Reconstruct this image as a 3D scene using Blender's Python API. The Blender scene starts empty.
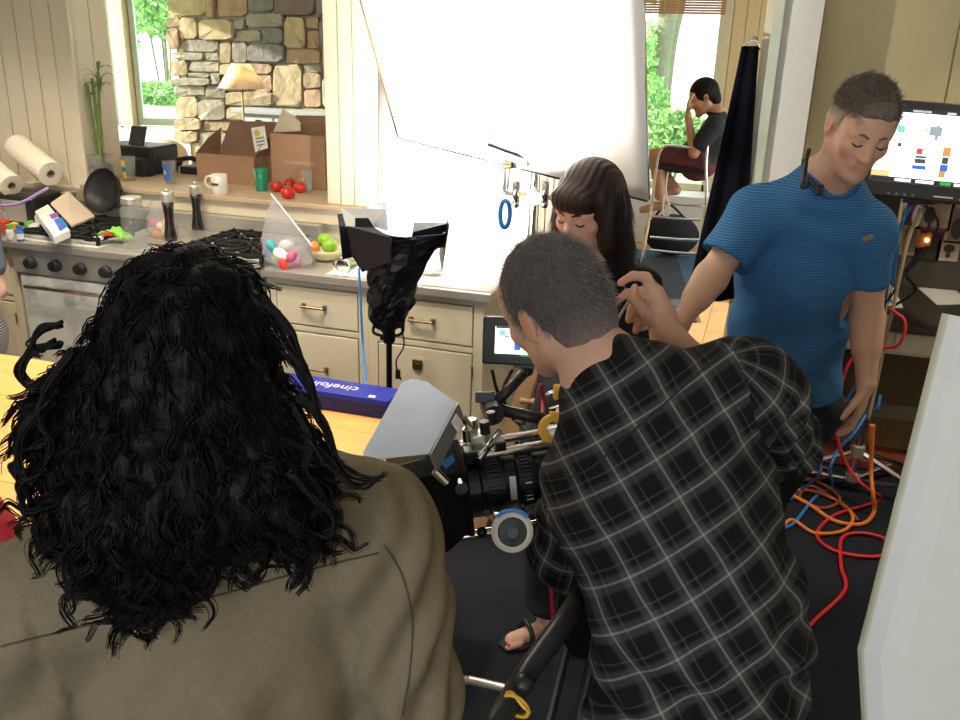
import bpy, math, random
import numpy as np
from mathutils import Vector, Matrix
random.seed(7); RNG = np.random.default_rng(7)
sc = bpy.context.scene
COL = sc.collection

# ------------------------------------------------------------------ camera
# world: X to the right along the kitchen counter, Y away from the viewer, Z up;
# origin on the floor below the right front corner of the counter
FPX, PITCH, ROLL, YAW = 880.0, math.radians(19.5), math.radians(1.73), math.radians(17.3)
CAM = np.array([1.006, -3.313, 1.85])
_f = np.array([0, math.cos(PITCH), -math.sin(PITCH)]); _x = np.array([1., 0, 0]); _u = np.cross(_x, _f)
_xr = math.cos(ROLL)*_x + math.sin(ROLL)*_u; _ur = -math.sin(ROLL)*_x + math.cos(ROLL)*_u
_cy, _sy = math.cos(YAW), math.sin(YAW)
_R = np.array([[_cy, -_sy, 0], [_sy, _cy, 0], [0, 0, 1]])
CF, CX, CU = _R@_f, _R@_xr, _R@_ur
FH = np.array([-_sy, _cy, 0.])          # horizontal forward
RH = np.array([_cy, _sy, 0.])           # horizontal right
UP = np.array([0, 0, 1.])
cam_d = bpy.data.cameras.new('camera'); cam = bpy.data.objects.new('camera', cam_d); COL.objects.link(cam)
cam_d.sensor_width = 36; cam_d.lens = 36*FPX/960; cam_d.clip_start = 0.05; cam_d.clip_end = 300
cam.matrix_world = Matrix(((CX[0], CU[0], -CF[0], CAM[0]), (CX[1], CU[1], -CF[1], CAM[1]), (CX[2], CU[2], -CF[2], CAM[2]), (0, 0, 0, 1)))
sc.camera = cam

def ray(px, py): return CF + CX*(px-480)/FPX - CU*(py-360)/FPX
def _on(px, py, ax, v):
    d = ray(px, py); return CAM + d*(v-CAM[ax])/d[ax]
def atX(px, py, v): return _on(px, py, 0, v)
def atY(px, py, v): return _on(px, py, 1, v)
def atZ(px, py, v): return _on(px, py, 2, v)
def D(px, py, d):                       # at horizontal distance d in front of the viewer
    r = ray(px, py); return CAM + r*(d/(r@FH))

# ------------------------------------------------------------------ world, sun, exposure
vs = sc.view_settings
vs.view_transform = 'Standard'; vs.look = 'None'; vs.gamma = 1.0; vs.use_curve_mapping = False
vs.exposure = 0.55
world = bpy.data.worlds.new('world'); sc.world = world; world.use_nodes = True
wn = world.node_tree; wn.nodes.clear()
bg = wn.nodes.new('ShaderNodeBackground'); wo = wn.nodes.new('ShaderNodeOutputWorld')
bg.inputs[0].default_value = (0.86, 0.94, 1.0, 1); bg.inputs[1].default_value = 3.3
wn.links.new(bg.outputs[0], wo.inputs[0])
sun_d = bpy.data.lights.new('sun', 'SUN'); sun = bpy.data.objects.new('sun', sun_d); COL.objects.link(sun)
sun_d.energy = 11.0; sun_d.angle = 0.02; sun_d.color = (1.0, 0.93, 0.8)
sun.rotation_euler = Vector((0.93, 0.22, -0.30)).to_track_quat('-Z', 'Y').to_euler()
def portal(name, loc, size, direction):
    l = bpy.data.lights.new(name, 'AREA'); l.shape = 'RECTANGLE'; l.size, l.size_y = size
    o = bpy.data.objects.new(name, l); COL.objects.link(o); o.location = loc
    o.rotation_euler = Vector(direction).to_track_quat('-Z', 'Y').to_euler(); l.cycles.is_portal = True
portal('rear_window_portal', (0.4, -5.28, 1.8), (3.8, 1.3), (0, 1, 0))
portal('side_window_portal', (-5.18, 2.2, 1.6), (2.2, 1.8), (1, 0, 0))
portal('sunroom_portal', (3.38, 4.0, 1.5), (3.6, 1.9), (-1, 0, 0))

# ------------------------------------------------------------------ materials
MATS = {}
def nd(t, typ, **kw):
    n = t.nodes.new(typ)
    for k, v in kw.items(): setattr(n, k, v)
    return n
def mat(name, col, rough=0.6, metal=0.0, var=0.12, scale=14.0, bump=0.0, bscale=60.0, spec=0.5, attr=False, alpha=None,
        trans=0.0, ior=1.45, emit=None, estr=0.0, coat=0.0, sheen=0.0, stretch=(1, 1, 1)):
    if name in MATS: return MATS[name]
    m = bpy.data.materials.new(name); m.use_nodes = True; t = m.node_tree
    b = t.nodes['Principled BSDF']
    b.inputs['Roughness'].default_value = rough; b.inputs['Metallic'].default_value = metal
    b.inputs['Specular IOR Level'].default_value = spec; b.inputs['IOR'].default_value = ior
    if trans: b.inputs['Transmission Weight'].default_value = trans
    if coat: b.inputs['Coat Weight'].default_value = coat
    if sheen: b.inputs['Sheen Weight'].default_value = sheen
    if alpha is not None: b.inputs['Alpha'].default_value = alpha
    if emit:
        b.inputs['Emission Color'].default_value = (*emit, 1); b.inputs['Emission Strength'].default_value = estr
    tc = nd(t, 'ShaderNodeTexCoord'); mp = nd(t, 'ShaderNodeMapping'); mp.inputs['Scale'].default_value = stretch
    t.links.new(tc.outputs['Object'], mp.inputs[0])
    nz = nd(t, 'ShaderNodeTexNoise'); nz.inputs['Scale'].default_value = scale; nz.inputs['Detail'].default_value = 5
    t.links.new(mp.outputs[0], nz.inputs['Vector'])
    mx = nd(t, 'ShaderNodeMix', data_type='RGBA', blend_type='MIX')
    t.links.new(nz.outputs['Fac'], mx.inputs[0])
    mx.inputs[6].default_value = (*[max(0, c*(1-var)) for c in col], 1); mx.inputs[7].default_value = (*[min(1, c*(1+var)) for c in col], 1)
    out = mx.outputs[2]
    if attr:
        at = nd(t, 'ShaderNodeAttribute', attribute_name='Col')
        m2 = nd(t, 'ShaderNodeMix', data_type='RGBA', blend_type='MULTIPLY'); m2.inputs[0].default_value = 1
        t.links.new(out, m2.inputs[6]); t.links.new(at.outputs['Color'], m2.inputs[7]); out = m2.outputs[2]
    t.links.new(out, b.inputs['Base Color'])
    if bump:
        n2 = nd(t, 'ShaderNodeTexNoise'); n2.inputs['Scale'].default_value = bscale; n2.inputs['Detail'].default_value = 4
        t.links.new(mp.outputs[0], n2.inputs['Vector'])
        bp = nd(t, 'ShaderNodeBump'); bp.inputs['Strength'].default_value = bump; bp.inputs['Distance'].default_value = 0.01
        t.links.new(n2.outputs['Fac'], bp.inputs['Height']); t.links.new(bp.outputs[0], b.inputs['Normal'])
    MATS[name] = m; return m
def glass_mat(name, col=(1, 1, 1), mixf=0.85, rough=0.05):
    # thin clear sheet: mostly see-through with a glossy skin
    if name in MATS: return MATS[name]
    m = bpy.data.materials.new(name); m.use_nodes = True; t = m.node_tree; t.nodes.clear()
    o = nd(t, 'ShaderNodeOutputMaterial'); tr = nd(t, 'ShaderNodeBsdfTransparent'); g = nd(t, 'ShaderNodeBsdfPrincipled')
    tr.inputs[0].default_value = (*col, 1); g.inputs['Base Color'].default_value = (*[c*.6 for c in col], 1); g.inputs['Roughness'].default_value = rough
    x = nd(t, 'ShaderNodeMixShader'); x.inputs[0].default_value = 1-mixf
    t.links.new(tr.outputs[0], x.inputs[1]); t.links.new(g.outputs[0], x.inputs[2]); t.links.new(x.outputs[0], o.inputs[0])
    MATS[name] = m; return m

# ------------------------------------------------------------------ mesh builder and object helpers
BASE = {}
def tag(o, label=None, cat=None, group=None, kind=None):
    if label: o['label'] = label
    if cat: o['category'] = cat
    if group: o['group'] = group
    if kind: o['kind'] = kind
    return o
def thing(name, label, cat, base=(0, 0, 0), group=None):
    o = bpy.data.objects.new(name, None); COL.objects.link(o); o.location = base; o.empty_display_size = 0.1
    BASE[o] = np.array(base, float)
    return tag(o, label, cat, group)
def unit(v):
    v = np.array(v, float); return v/(np.linalg.norm(v)+1e-12)
def frame(d, hint=(0, 0, 1)):
    d = unit(d); h = np.array(hint, float)
    if abs(d@unit(h)) > 0.97: h = np.array([1., 0, 0])
    a = unit(np.cross(h, d)); return a, np.cross(d, a), d
class MB:
    def __init__(s): s.v = []; s.f = []; s.n = 0
    def add(s, v, f):
        v = np.asarray(v, float).reshape(-1, 3); s.v.append(v); s.f += [tuple(int(i)+s.n for i in q) for q in f]; s.n += len(v); return s
    def box(s, lo, hi):
        x0, y0, z0 = lo; x1, y1, z1 = hi
        return s.add([(x0, y0, z0), (x1, y0, z0), (x1, y1, z0), (x0, y1, z0), (x0, y0, z1), (x1, y0, z1), (x1, y1, z1), (x0, y1, z1)],
                     [(0, 3, 2, 1), (4, 5, 6, 7), (0, 1, 5, 4), (1, 2, 6, 5), (2, 3, 7, 6), (3, 0, 4, 7)])
    def obox(s, c, size, ax):            # oriented box: ax three axis vectors
        c = np.array(c, float); A = np.array(ax, float)
        p = [c + A[0]*i*size[0]/2 + A[1]*j*size[1]/2 + A[2]*k*size[2]/2 for k in (-1, 1) for j in (-1, 1) for i in (-1, 1)]
        return s.add([p[0], p[1], p[3], p[2], p[4], p[5], p[7], p[6]], [(0, 3, 2, 1), (4, 5, 6, 7), (0, 1, 5, 4), (1, 2, 6, 5), (2, 3, 7, 6), (3, 0, 4, 7)])
    def cyl(s, a, b, r0, r1=None, n=16, cap=True):
        r1 = r0 if r1 is None else r1; a = np.array(a, float); b = np.array(b, float)
        e1, e2, d = frame(b-a); t = np.arange(n)*2*np.pi/n
        ring = np.cos(t)[:, None]*e1 + np.sin(t)[:, None]*e2
        f = [(i, (i+1) % n, n+(i+1) % n, n+i) for i in range(n)]
        if cap: f += [tuple(range(n-1, -1, -1)), tuple(range(n, 2*n))]
        return s.add(np.vstack([a+ring*r0, b+ring*r1]), f)
    def tube(s, pts, r, n=8, cap=True):
        p = np.array(pts, float); m = len(p); r = np.broadcast_to(np.array(r, float), (m,))
        tg = np.gradient(p, axis=0); e1, e2, d = frame(tg[0]); V = []
        t = np.arange(n)*2*np.pi/n
        for i in range(m):
            d = unit(tg[i]); e1 = unit(e1 - d*(e1@d)); e2 = np.cross(d, e1)
            V.append(p[i] + r[i]*(np.cos(t)[:, None]*e1 + np.sin(t)[:, None]*e2))
        f = [(k*n+i, k*n+(i+1) % n, (k+1)*n+(i+1) % n, (k+1)*n+i) for k in range(m-1) for i in range(n)]
        if cap: f += [tuple(range(n-1, -1, -1)), tuple(range((m-1)*n, m*n))]
        return s.add(np.vstack(V), f)
    def lathe(s, prof, c=(0, 0, 0), axis=(0, 0, 1), n=24, capends=True):   # prof: list (r, h)
        e1, e2, d = frame(axis); t = np.arange(n)*2*np.pi/n; c = np.array(c, float)
        ring = np.cos(t)[:, None]*e1 + np.sin(t)[:, None]*e2
        V = np.vstack([c + d*h + ring*r for r, h in prof]); m = len(prof)
        f = [(k*n+i, k*n+(i+1) % n, (k+1)*n+(i+1) % n, (k+1)*n+i) for k in range(m-1) for i in range(n)]
        if capends: f += [tuple(range(n-1, -1, -1)), tuple(range((m-1)*n, m*n))]
        return s.add(V, f)
    def sphere(s, c, r, n=16, m=10, ax=None):
        r = np.broadcast_to(np.array(r, float), (3,)); A = np.eye(3) if ax is None else np.array(ax, float)
        V = []
        for j in range(m+1):
            ph = np.pi*j/m
            for i in range(n):
                th = 2*np.pi*i/n; q = np.array([np.sin(ph)*np.cos(th)*r[0], np.sin(ph)*np.sin(th)*r[1], np.cos(ph)*r[2]])
                V.append(np.array(c)+q@A)
        f = [(j*n+i, (j+1)*n+i, (j+1)*n+(i+1) % n, j*n+(i+1) % n) for j in range(m) for i in range(n)]
        return s.add(V, f)
    def prism(s, poly, off):             # extrude a 3d polygon by vector off
        p = np.array(poly, float); n = len(p); off = np.array(off, float)
        nrm = sum(np.cross(p[i]-p[0], p[i+1]-p[0]) for i in range(1, n-1))
        if nrm@off > 0: p = p[::-1]
        return s.add(np.vstack([p, p+off]), [tuple(range(n))] + [tuple(range(2*n-1, n-1, -1))] + [(i, n+i, n+(i+1) % n, (i+1) % n) for i in range(n)])
    def grid(s, P):                      # P (a,b,3)
        P = np.asarray(P, float); a, b = P.shape[:2]
        return s.add(P.reshape(-1, 3), [(i*b+j, i*b+j+1, (i+1)*b+j+1, (i+1)*b+j) for i in range(a-1) for j in range(b-1)])
    def build(s, name, m, parent=None, smooth=False, bevel=0, label=None, cat=None, group=None, kind=None, base=None, solid=0, sub=0):
        V = np.vstack(s.v)
        if parent is not None: bs = BASE[parent]
        elif base is not None: bs = np.array(base, float)
        else: bs = np.array([(V[:, 0].min()+V[:, 0].max())/2, (V[:, 1].min()+V[:, 1].max())/2, V[:, 2].min()])
        return link(name, V-bs, s.f, m, parent, bs, smooth, bevel, label, cat, group, kind, solid, sub)
def link(name, V, f, m, parent=None, bs=np.zeros(3), smooth=False, bevel=0, label=None, cat=None, group=None, kind=None, solid=0, sub=0):
    me = bpy.data.meshes.new(name); me.from_pydata(np.asarray(V).tolist(), [], f if isinstance(f, list) else f.tolist()); me.update()
    for mm in (m if isinstance(m, (list, tuple)) else [m]): me.materials.append(mm)
    if smooth: me.polygons.foreach_set('use_smooth', [True]*len(me.polygons))
    o = bpy.data.objects.new(name, me); COL.objects.link(o)
    if parent is not None: o.parent = parent
    else: o.location = bs
    BASE[o] = np.array(bs, float)
    if sub: md = o.modifiers.new('sub', 'SUBSURF'); md.levels = md.render_levels = sub
    if solid: md = o.modifiers.new('solid', 'SOLIDIFY'); md.thickness = solid; md.offset = 0
    if bevel: md = o.modifiers.new('bevel', 'BEVEL'); md.width = bevel; md.segments = 2; md.limit_method = 'ANGLE'; md.harden_normals = False
    return tag(o, label, cat, group, kind)
def bez(pts, n=40):                      # Catmull-Rom through points
    p = np.array(pts, float); p = np.vstack([2*p[0]-p[1], p, 2*p[-1]-p[-2]]); out = []
    seg = len(p)-3
    for k in range(seg):
        a, b, c, d = p[k:k+4]
        for t in np.linspace(0, 1, max(2, n//seg), endpoint=(k == seg-1)):
            out.append(0.5*((2*b)+(c-a)*t+(2*a-5*b+4*c-d)*t*t+(3*b-a-3*c+d)*t**3))
    return np.array(out)
def simple(name, m, label, cat, fn, parent=None, **kw):
    b = MB(); fn(b); return b.build(name, m, parent, label=label, cat=cat, **kw)

M_cream = mat('cream_paint', (0.70, 0.62, 0.46), 0.5, var=0.04)
M_board = mat('panel_paint', (0.74, 0.67, 0.52), 0.55, var=0.05, bump=0.08, bscale=25)
M_white = mat('white_paint', (0.74, 0.72, 0.67), 0.55, var=0.04)
M_yellow = mat('yellow_cabinet_paint', (0.66, 0.55, 0.30), 0.5, var=0.05)
M_steel = mat('stainless_steel', (0.58, 0.57, 0.53), 0.36, 0.7, var=0.15, scale=6, stretch=(0.3, 8, 8), bump=0.05)
M_chrome = mat('chrome', (0.8, 0.8, 0.8), 0.15, 1.0, var=0.05)
M_black = mat('black_plastic', (0.018, 0.018, 0.02), 0.4, var=0.3)
M_blackmetal = mat('black_metal', (0.02, 0.02, 0.022), 0.3, 0.6, var=0.3)
M_iron = mat('cast_iron', (0.012, 0.012, 0.014), 0.5, 0.3, var=0.3, bump=0.3)
M_brass = mat('aged_brass', (0.33, 0.25, 0.14), 0.38, 1.0, var=0.25, scale=40)
M_wood = mat('maple_wood', (0.72, 0.42, 0.13), 0.35, var=0.22, scale=5, stretch=(0.6, 8, 8), coat=0.2)
M_floorwood = mat('oak_floor', (0.50, 0.30, 0.13), 0.4, var=0.25, scale=5, stretch=(6, 0.6, 1))
M_carpet = mat('charcoal_carpet', (0.020, 0.022, 0.030), 0.95, var=0.5, scale=180, bump=0.6, bscale=300, spec=0.1)
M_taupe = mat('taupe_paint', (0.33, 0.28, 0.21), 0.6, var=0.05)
M_card = mat('cardboard', (0.42, 0.25, 0.15), 0.85, var=0.12, scale=9, bump=0.05)
M_cardin = mat('cardboard_inside', (0.34, 0.20, 0.13), 0.9, var=0.12, scale=9)
M_paper = mat('white_paper', (0.80, 0.79, 0.76), 0.8, var=0.03)
M_mortar = mat('mortar', (0.30, 0.28, 0.24), 0.95, var=0.25, scale=30, bump=0.4)
M_foliage = mat('leaf_green', (0.24, 0.46, 0.13), 0.5, var=0.5, scale=3)
M_bark = mat('bark', (0.16, 0.15, 0.10), 0.9, var=0.5, scale=18, bump=0.6, bscale=30)
M_glass = glass_mat('window_glass', (0.92, 0.97, 0.95), 0.92, 0.02)
M_clear = glass_mat('clear_glass', (0.93, 0.95, 0.94), 0.80, 0.06)
M_plastic = glass_mat('clear_plastic_film', (0.95, 0.94, 0.96), 0.68, 0.12)
M_water = glass_mat('tinted_glass', (0.80, 0.85, 0.82), 0.7, 0.05)
M_red = mat('red_fabric', (0.42, 0.012, 0.02), 0.7, var=0.15, scale=40, bump=0.1)
# ================================================================== THE SETTING
WY = 0.65                       # face of the kitchen wall
def structure(name, m, fn, **kw):
    b = MB(); fn(b); return b.build(name, m, kind='structure', **kw)
floor = structure('floor', M_carpet, lambda b: b.box((-4.2, -5.3, -0.06), (3.4, 1.2, 0.0)))
floor2 = structure('floor_sunroom', M_floorwood, lambda b: (b.box((-5.2, 1.2, -0.06), (3.4, 3.6, 0.0)), b.box((-0.85, 3.6, -0.06), (3.4, 6.4, 0.0))))
# floor planks of the sunroom, seen through the doorway
mb_pl = MB(); mb_pl.box((-0.06, -0.6, 0), (0.06, 0.6, 0.004))
for i in range(12):
    for j in range(5):
        x = -0.55+i*0.124; y = 1.85+j*1.21+(0.4 if i % 2 else 0)
        if y > 5.7: continue
        if i == 0 and j == 0:
            pl0 = mb_pl.build('floor_plank', M_floorwood, floor2, base=None); pl0.location = Vector((x, y, 0))-Vector(BASE[floor2])
            pl0.data.transform(Matrix.Translation(Vector(BASE[floor2])))
        else:
            c = pl0.copy(); COL.objects.link(c); c.parent = floor2; c.location = Vector((x, y, 0))-Vector(BASE[floor2])
structure('ceiling', M_white, lambda b: b.box((-4.2, -5.3, 2.6), (3.4, 1.2, 2.7)))
structure('ceiling_sunroom', M_white, lambda b: (b.box((-5.2, 1.2, 2.6), (3.4, 3.6, 2.7)), b.box((-0.85, 3.6, 2.6), (3.4, 6.4, 2.7))))
structure('wall_side_left', M_cream, lambda b: b.box((-4.3, -5.3, 0), (-4.2, WY, 2.6)))
structure('wall_side_right', M_cream, lambda b: (b.box((3.4, -5.3, 0), (3.5, 2.1, 2.6)), b.box((3.4, 2.1, 0), (3.5, 6.4, .5)), b.box((3.4, 2.1, 2.45), (3.5, 6.4, 2.6)), b.box((3.4, 5.9, .5), (3.5, 6.4, 2.45))))
def rear(b):
    b.box((-4.2, -5.4, 0), (-1.5, -5.3, 2.6)); b.box((2.3, -5.4, 0), (3.4, -5.3, 2.6)); b.box((-1.5, -5.4, 2.45), (2.3, -5.3, 2.6)); b.box((-1.5, -5.4, 0), (2.3, -5.3, 1.15))
structure('wall_rear', M_cream, rear)
# kitchen wall: left of the pass-through, below it, right of it
def kw(b):
    b.box((-4.2, WY+0.012, 0.9), (-2.5, 0.93, 2.6)); b.box((-4.2, WY+0.012, 0), (0.20, 0.93, 1.0)); b.box((-1.05, WY+0.012, 1.0), (-0.74, 0.80, 2.6))
    b.box((-2.5, WY+0.012, 2.35), (-1.05, 0.97, 2.6))
wall_k = structure('wall_kitchen', M_cream, kw)
def boards(parent, x0, x1, n, z0, z1, y, th=0.012, gap=0.006):
    w = (x1-x0)/n
    for i in range(n):
        b = MB(); b.box((x0+i*w+gap/2, y, z0), (x0+(i+1)*w-gap/2, y+th, z1)); b.build('board', M_board, parent, bevel=0.003)
boards(wall_k, -4.12, -2.5, 14, 0.93, 2.6, WY)
boards(wall_k, -1.05, -0.90, 2, 1.10, 2.6, WY-0.004, 0.016); boards(wall_k, -0.90, -0.745, 1, 1.10, 2.6, WY-0.004, 0.016)
# inner face of the pass-through jamb, boarded as well
for i in range(2):
    b = MB(); b.box((-2.5, 0.66+i*0.137, 1.1), (-2.488, 0.66+i*0.137+0.131, 2.35)); b.build('board', M_board, wall_k, bevel=0.003)
b = MB(); b.box((-2.515, WY-0.012, 1.09), (-2.488, WY+0.02, 2.6)); b.build('corner_trim', M_board, wall_k, bevel=0.004)
# wall behind the bounce card and to the door
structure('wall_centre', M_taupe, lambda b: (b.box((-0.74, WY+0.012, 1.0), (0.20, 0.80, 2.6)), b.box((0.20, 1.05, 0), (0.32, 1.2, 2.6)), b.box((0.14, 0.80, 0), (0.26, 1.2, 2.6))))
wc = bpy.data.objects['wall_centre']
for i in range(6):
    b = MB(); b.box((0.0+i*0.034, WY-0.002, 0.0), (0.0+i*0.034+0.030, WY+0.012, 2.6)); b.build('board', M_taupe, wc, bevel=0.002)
# post beside the doorway, desk wall, wall over the doorway
post = structure('wall_post', M_white, lambda b: b.box((0.965, 0.90, 0), (1.155, 1.72, 2.6)))
structure('wall_desk', mat('desk_wall', (0.30, 0.25, 0.17), 0.7), lambda b: b.box((1.155, 1.62, 0), (3.4, 1.72, 2.6)))
structure('trim_1', mat('door_trim', (0.62, 0.56, 0.40), 0.45), lambda b: b.box((0.925, 0.885, 0), (0.972, 1.05, 2.6)), bevel=0.004)
structure('trim_2', mat('door_edge_green', (0.55, 0.58, 0.48), 0.45), lambda b: b.box((0.955, 0.87, 0), (1.0, 0.905, 2.6)), bevel=0.003)
# ---- stone chimney wall of the room behind
SY = 3.3
wall_s = structure('wall_fireplace', M_mortar, lambda b: b.box((-3.80, SY+0.03, 0), (-0.75, SY+0.4, 2.6)))
stones = [(45,-40,200,65),(205,-40,232,70),(237,-40,358,68),(362,-40,465,48),(470,-40,630,65),(634,-40,700,62),
(42,72,92,110),(48,115,95,198),(97,72,160,155),(172,78,308,160),(312,80,356,117),(362,56,510,108),(600,70,648,115),(652,70,720,190),
(100,162,246,206),(318,122,416,165),(424,112,506,172),(513,70,596,192),(602,120,648,196),
(60,209,190,238),(194,210,248,242),(252,166,298,252),(302,168,361,250),(366,175,510,248),(515,200,650,256),
(55,242,128,304),(132,246,248,288),(132,291,218,308),(222,292,258,335),(252,256,366,300),(370,254,460,294),(465,258,580,425),(585,262,656,286),(585,290,657,353),
(60,310,220,338),(70,342,193,382),(197,345,274,394),(262,304,376,360),(380,298,462,364),(590,358,660,428),(660,200,730,300),(662,305,730,430),
(76,386,165,468),(169,398,276,478),(280,366,470,424),(280,428,400,480),(404,428,560,480),(564,432,730,480),
(74,472,180,518),(184,484,300,522),(304,484,440,530),(74,522,165,566),(169,526,280,575),(285,534,420,580),(96,570,200,640),(204,580,330,640),(334,586,470,640),(444,484,580,560),(584,484,730,560)]
stone_cols = [(0.34,0.27,0.17),(0.42,0.34,0.21),(0.26,0.24,0.20),(0.20,0.19,0.18),(0.36,0.25,0.16),(0.30,0.28,0.22),(0.17,0.13,0.12)]
smats = [mat('stone_%s' % n, c, 0.85, var=0.5, scale=11, bump=0.9, bscale=16) for n, c in zip(('tan','gold','grey','slate','rust','buff','dark'), stone_cols)]
spick = [1,4,4,3,6,3, 4,4,1,1,2,2,4,3, 2,5,3,1,4, 5,5,0,2,3,4, 0,5,5,2,1,4,1,5,0, 5,5,2,4,4,4,0,5, 1,5,0,0,5,0, 1,0,5,1,5,0,1,0,5,0,0]
for i, (x0, y0, x1, y1) in enumerate(stones):
    q = [(x0, y0), (x1, y0), (x1, y1), (x0, y1)]; dep = 0.02+0.035*random.random(); poly = []
    for k, (a, c) in enumerate(q):       # eight-sided irregular outline
        a2, c2 = q[(k+1) % 4]; j = lambda s: random.uniform(-s, s)
        for t in (0.14, 0.86):
            poly.append(atY(160+(a+(a2-a)*t)/4+j(.5), (c+(c2-c)*t)/4+j(.5), SY+0.05))
    poly = np.array(poly); ctr = poly.mean(0)
    fr = ctr + (poly-ctr)*0.945 + np.array([0, -dep, 0])-np.array([0, .02, 0]); mid = poly + np.array([0, -dep*0.6-.02, 0])
    fr += RNG.normal(0, 0.004, fr.shape); n = 8
    V = np.vstack([poly, mid, fr, [ctr+np.array([0, -dep*1.06-.02, 0])]])
    f = [(r*n+(k+1) % n, r*n+k, (r+1)*n+k, (r+1)*n+(k+1) % n) for r in range(2) for k in range(n)] + [(2*n+(k+1) % n, 2*n+k, 3*n) for k in range(n)]
    bs = BASE[wall_s]; link('stone', V-bs, f, smats[spick[i % len(spick)]], wall_s, bs, smooth=False)
# ---- window of the back room: fixed frame, an open casement sash, panes
M_frame = mat('window_frame_paint', (0.62, 0.55, 0.36), 0.5)
M_alu = mat('grey_window_metal', (0.42, 0.47, 0.44), 0.4, 0.3)
wxl, wxr = -4.55, -3.72
def gw(b):
    b.box((-5.2, SY, 0), (wxr, SY+0.25, 1.10)); b.box((-5.2, SY, 2.45), (wxr, SY+0.25, 2.6)); b.box((-5.2, SY, 1.10), (wxl, SY+0.25, 2.45))
structure('wall_window_back', M_white, gw)
def wallbl(b):
    b.box((-5.3, 0.97, 0), (-5.2, 3.6, 0.7)); b.box((-5.3, 0.97, 2.55), (-5.2, 3.6, 2.6)); b.box((-5.3, 0.97, .7), (-5.2, 1.1, 2.55)); b.box((-5.3, 3.3, .7), (-5.2, 3.55, 2.55)); b.box((-5.3, .97, 0), (-4.2, 1.07, 2.6))
structure('wall_side_back_left', M_cream, wallbl)
w1 = structure('window_1', M_frame, lambda b: (b.box((wxl, SY+0.02, 1.10), (wxl+.06, SY+0.12, 2.45)), b.box((wxr-.05, SY+0.02, 1.10), (wxr, SY+0.12, 2.45)), b.box((wxl, SY+0.02, 1.06), (wxr, SY+0.14, 1.12)), b.box((wxl, SY+.02, 2.40), (wxr, SY+.12, 2.46))), bevel=0.004)
pA = atY(126, 60, SY+.06); b = MB(); b.box((pA[0]-.045, SY+0.0, 1.10), (pA[0]+.055, SY+0.1, 2.45)); b.build('mullion', M_frame, w1, bevel=0.004)
b = MB(); b.box((pA[0]-.10, SY+0.02, 1.10), (pA[0]-.045, SY+0.06, 2.45)); b.build('mullion_strip', M_alu, w1, bevel=0.003)
# casement sash swung outward from its right edge
xh = pA[0]+.06; sw = wxr-.05-xh; ang = math.radians(18); hx = np.array([math.cos(ang), math.sin(ang), 0]); hn = np.array([-hx[1], hx[0], 0])
o0 = np.array([xh, SY+.08, 0]); sash = MB()
for lo, hi, z0, z1 in ((0, .045, 1.13, 2.4), (sw-.045, sw, 1.13, 2.4), (.045, sw-.045, 1.13, 1.19), (.045, sw-.045, 2.34, 2.4)):
    sash.obox(o0+hx*(lo+hi)/2+UP*(z0+z1)/2, (hi-lo, .04, z1-z0), (hx, hn, UP))
so = sash.build('sash', M_alu, w1, bevel=0.003)
g = MB(); g.obox(o0+hx*sw/2+UP*1.765, (sw-.08, .005, 1.15), (hx, hn, UP)); g.build('pane', M_glass, so)
b = MB(); b.box((wxl+.05, SY+.06, 1.12), (pA[0]-.04, SY+.065, 2.4)); b.build('pane', M_glass, w1)
# ---- sunroom: garden window seen through the doorway
GY = 6.3
gx1 = atY(714, 100, GY)[0]; gx0 = -0.7
def gwall(b):
    b.box((-.85, GY, 0), (3.4, GY+.15, .55)); b.box((-.85, GY, 2.45), (3.4, GY+.15, 2.6)); b.box((-.85, SY+.4, 0), (-.75, GY, 2.6)); b.box((gx1, GY, .55), (3.4, GY+.15, 2.45)); b.box((-.85, GY, .55), (gx0, GY+.15, 2.45))
wg = structure('wall_garden', mat('sunroom_wall', (0.62, 0.47, 0.26), 0.6, var=.06), gwall)
for i in range(5):
    b = MB(); b.box((gx1+.10+i*.125, GY-.014, 0.1), (gx1+.10+i*.125+.119, GY, 2.6)); b.build('board', mat('sunroom_wall', ()), wg, bevel=0.003)
w2 = structure('window_2', M_frame, lambda b: (b.box((gx1-.03, GY-.03, .5), (gx1+.09, GY+.1, 2.5)), b.box((gx0, GY-.03, .50), (gx1, GY+.1, .57)), b.box((gx0, GY-.02, 2.42), (gx1, GY+.1, 2.5))), bevel=0.004)
b = MB(); b.box((gx0, GY+.05, .57), (gx1-.03, GY+.056, 2.42)); b.build('pane', M_glass, w2)
# far-right side of the doorway opening is closed by the post; sill board of the pass-through
M_sill = mat('sill_wood', (0.52, 0.40, 0.27), 0.45, var=.15, stretch=(1, 8, 8), scale=5)
structure('trim_3', M_sill, lambda b: b.box((-2.5, 0.585, 1.075), (-0.80, 1.30, 1.10)), bevel=0.005)
structure('trim_4', M_cream, lambda b: b.box((-2.9, 0.615, 1.0), (-0.76, 0.66, 1.075)), bevel=0.004)
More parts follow.
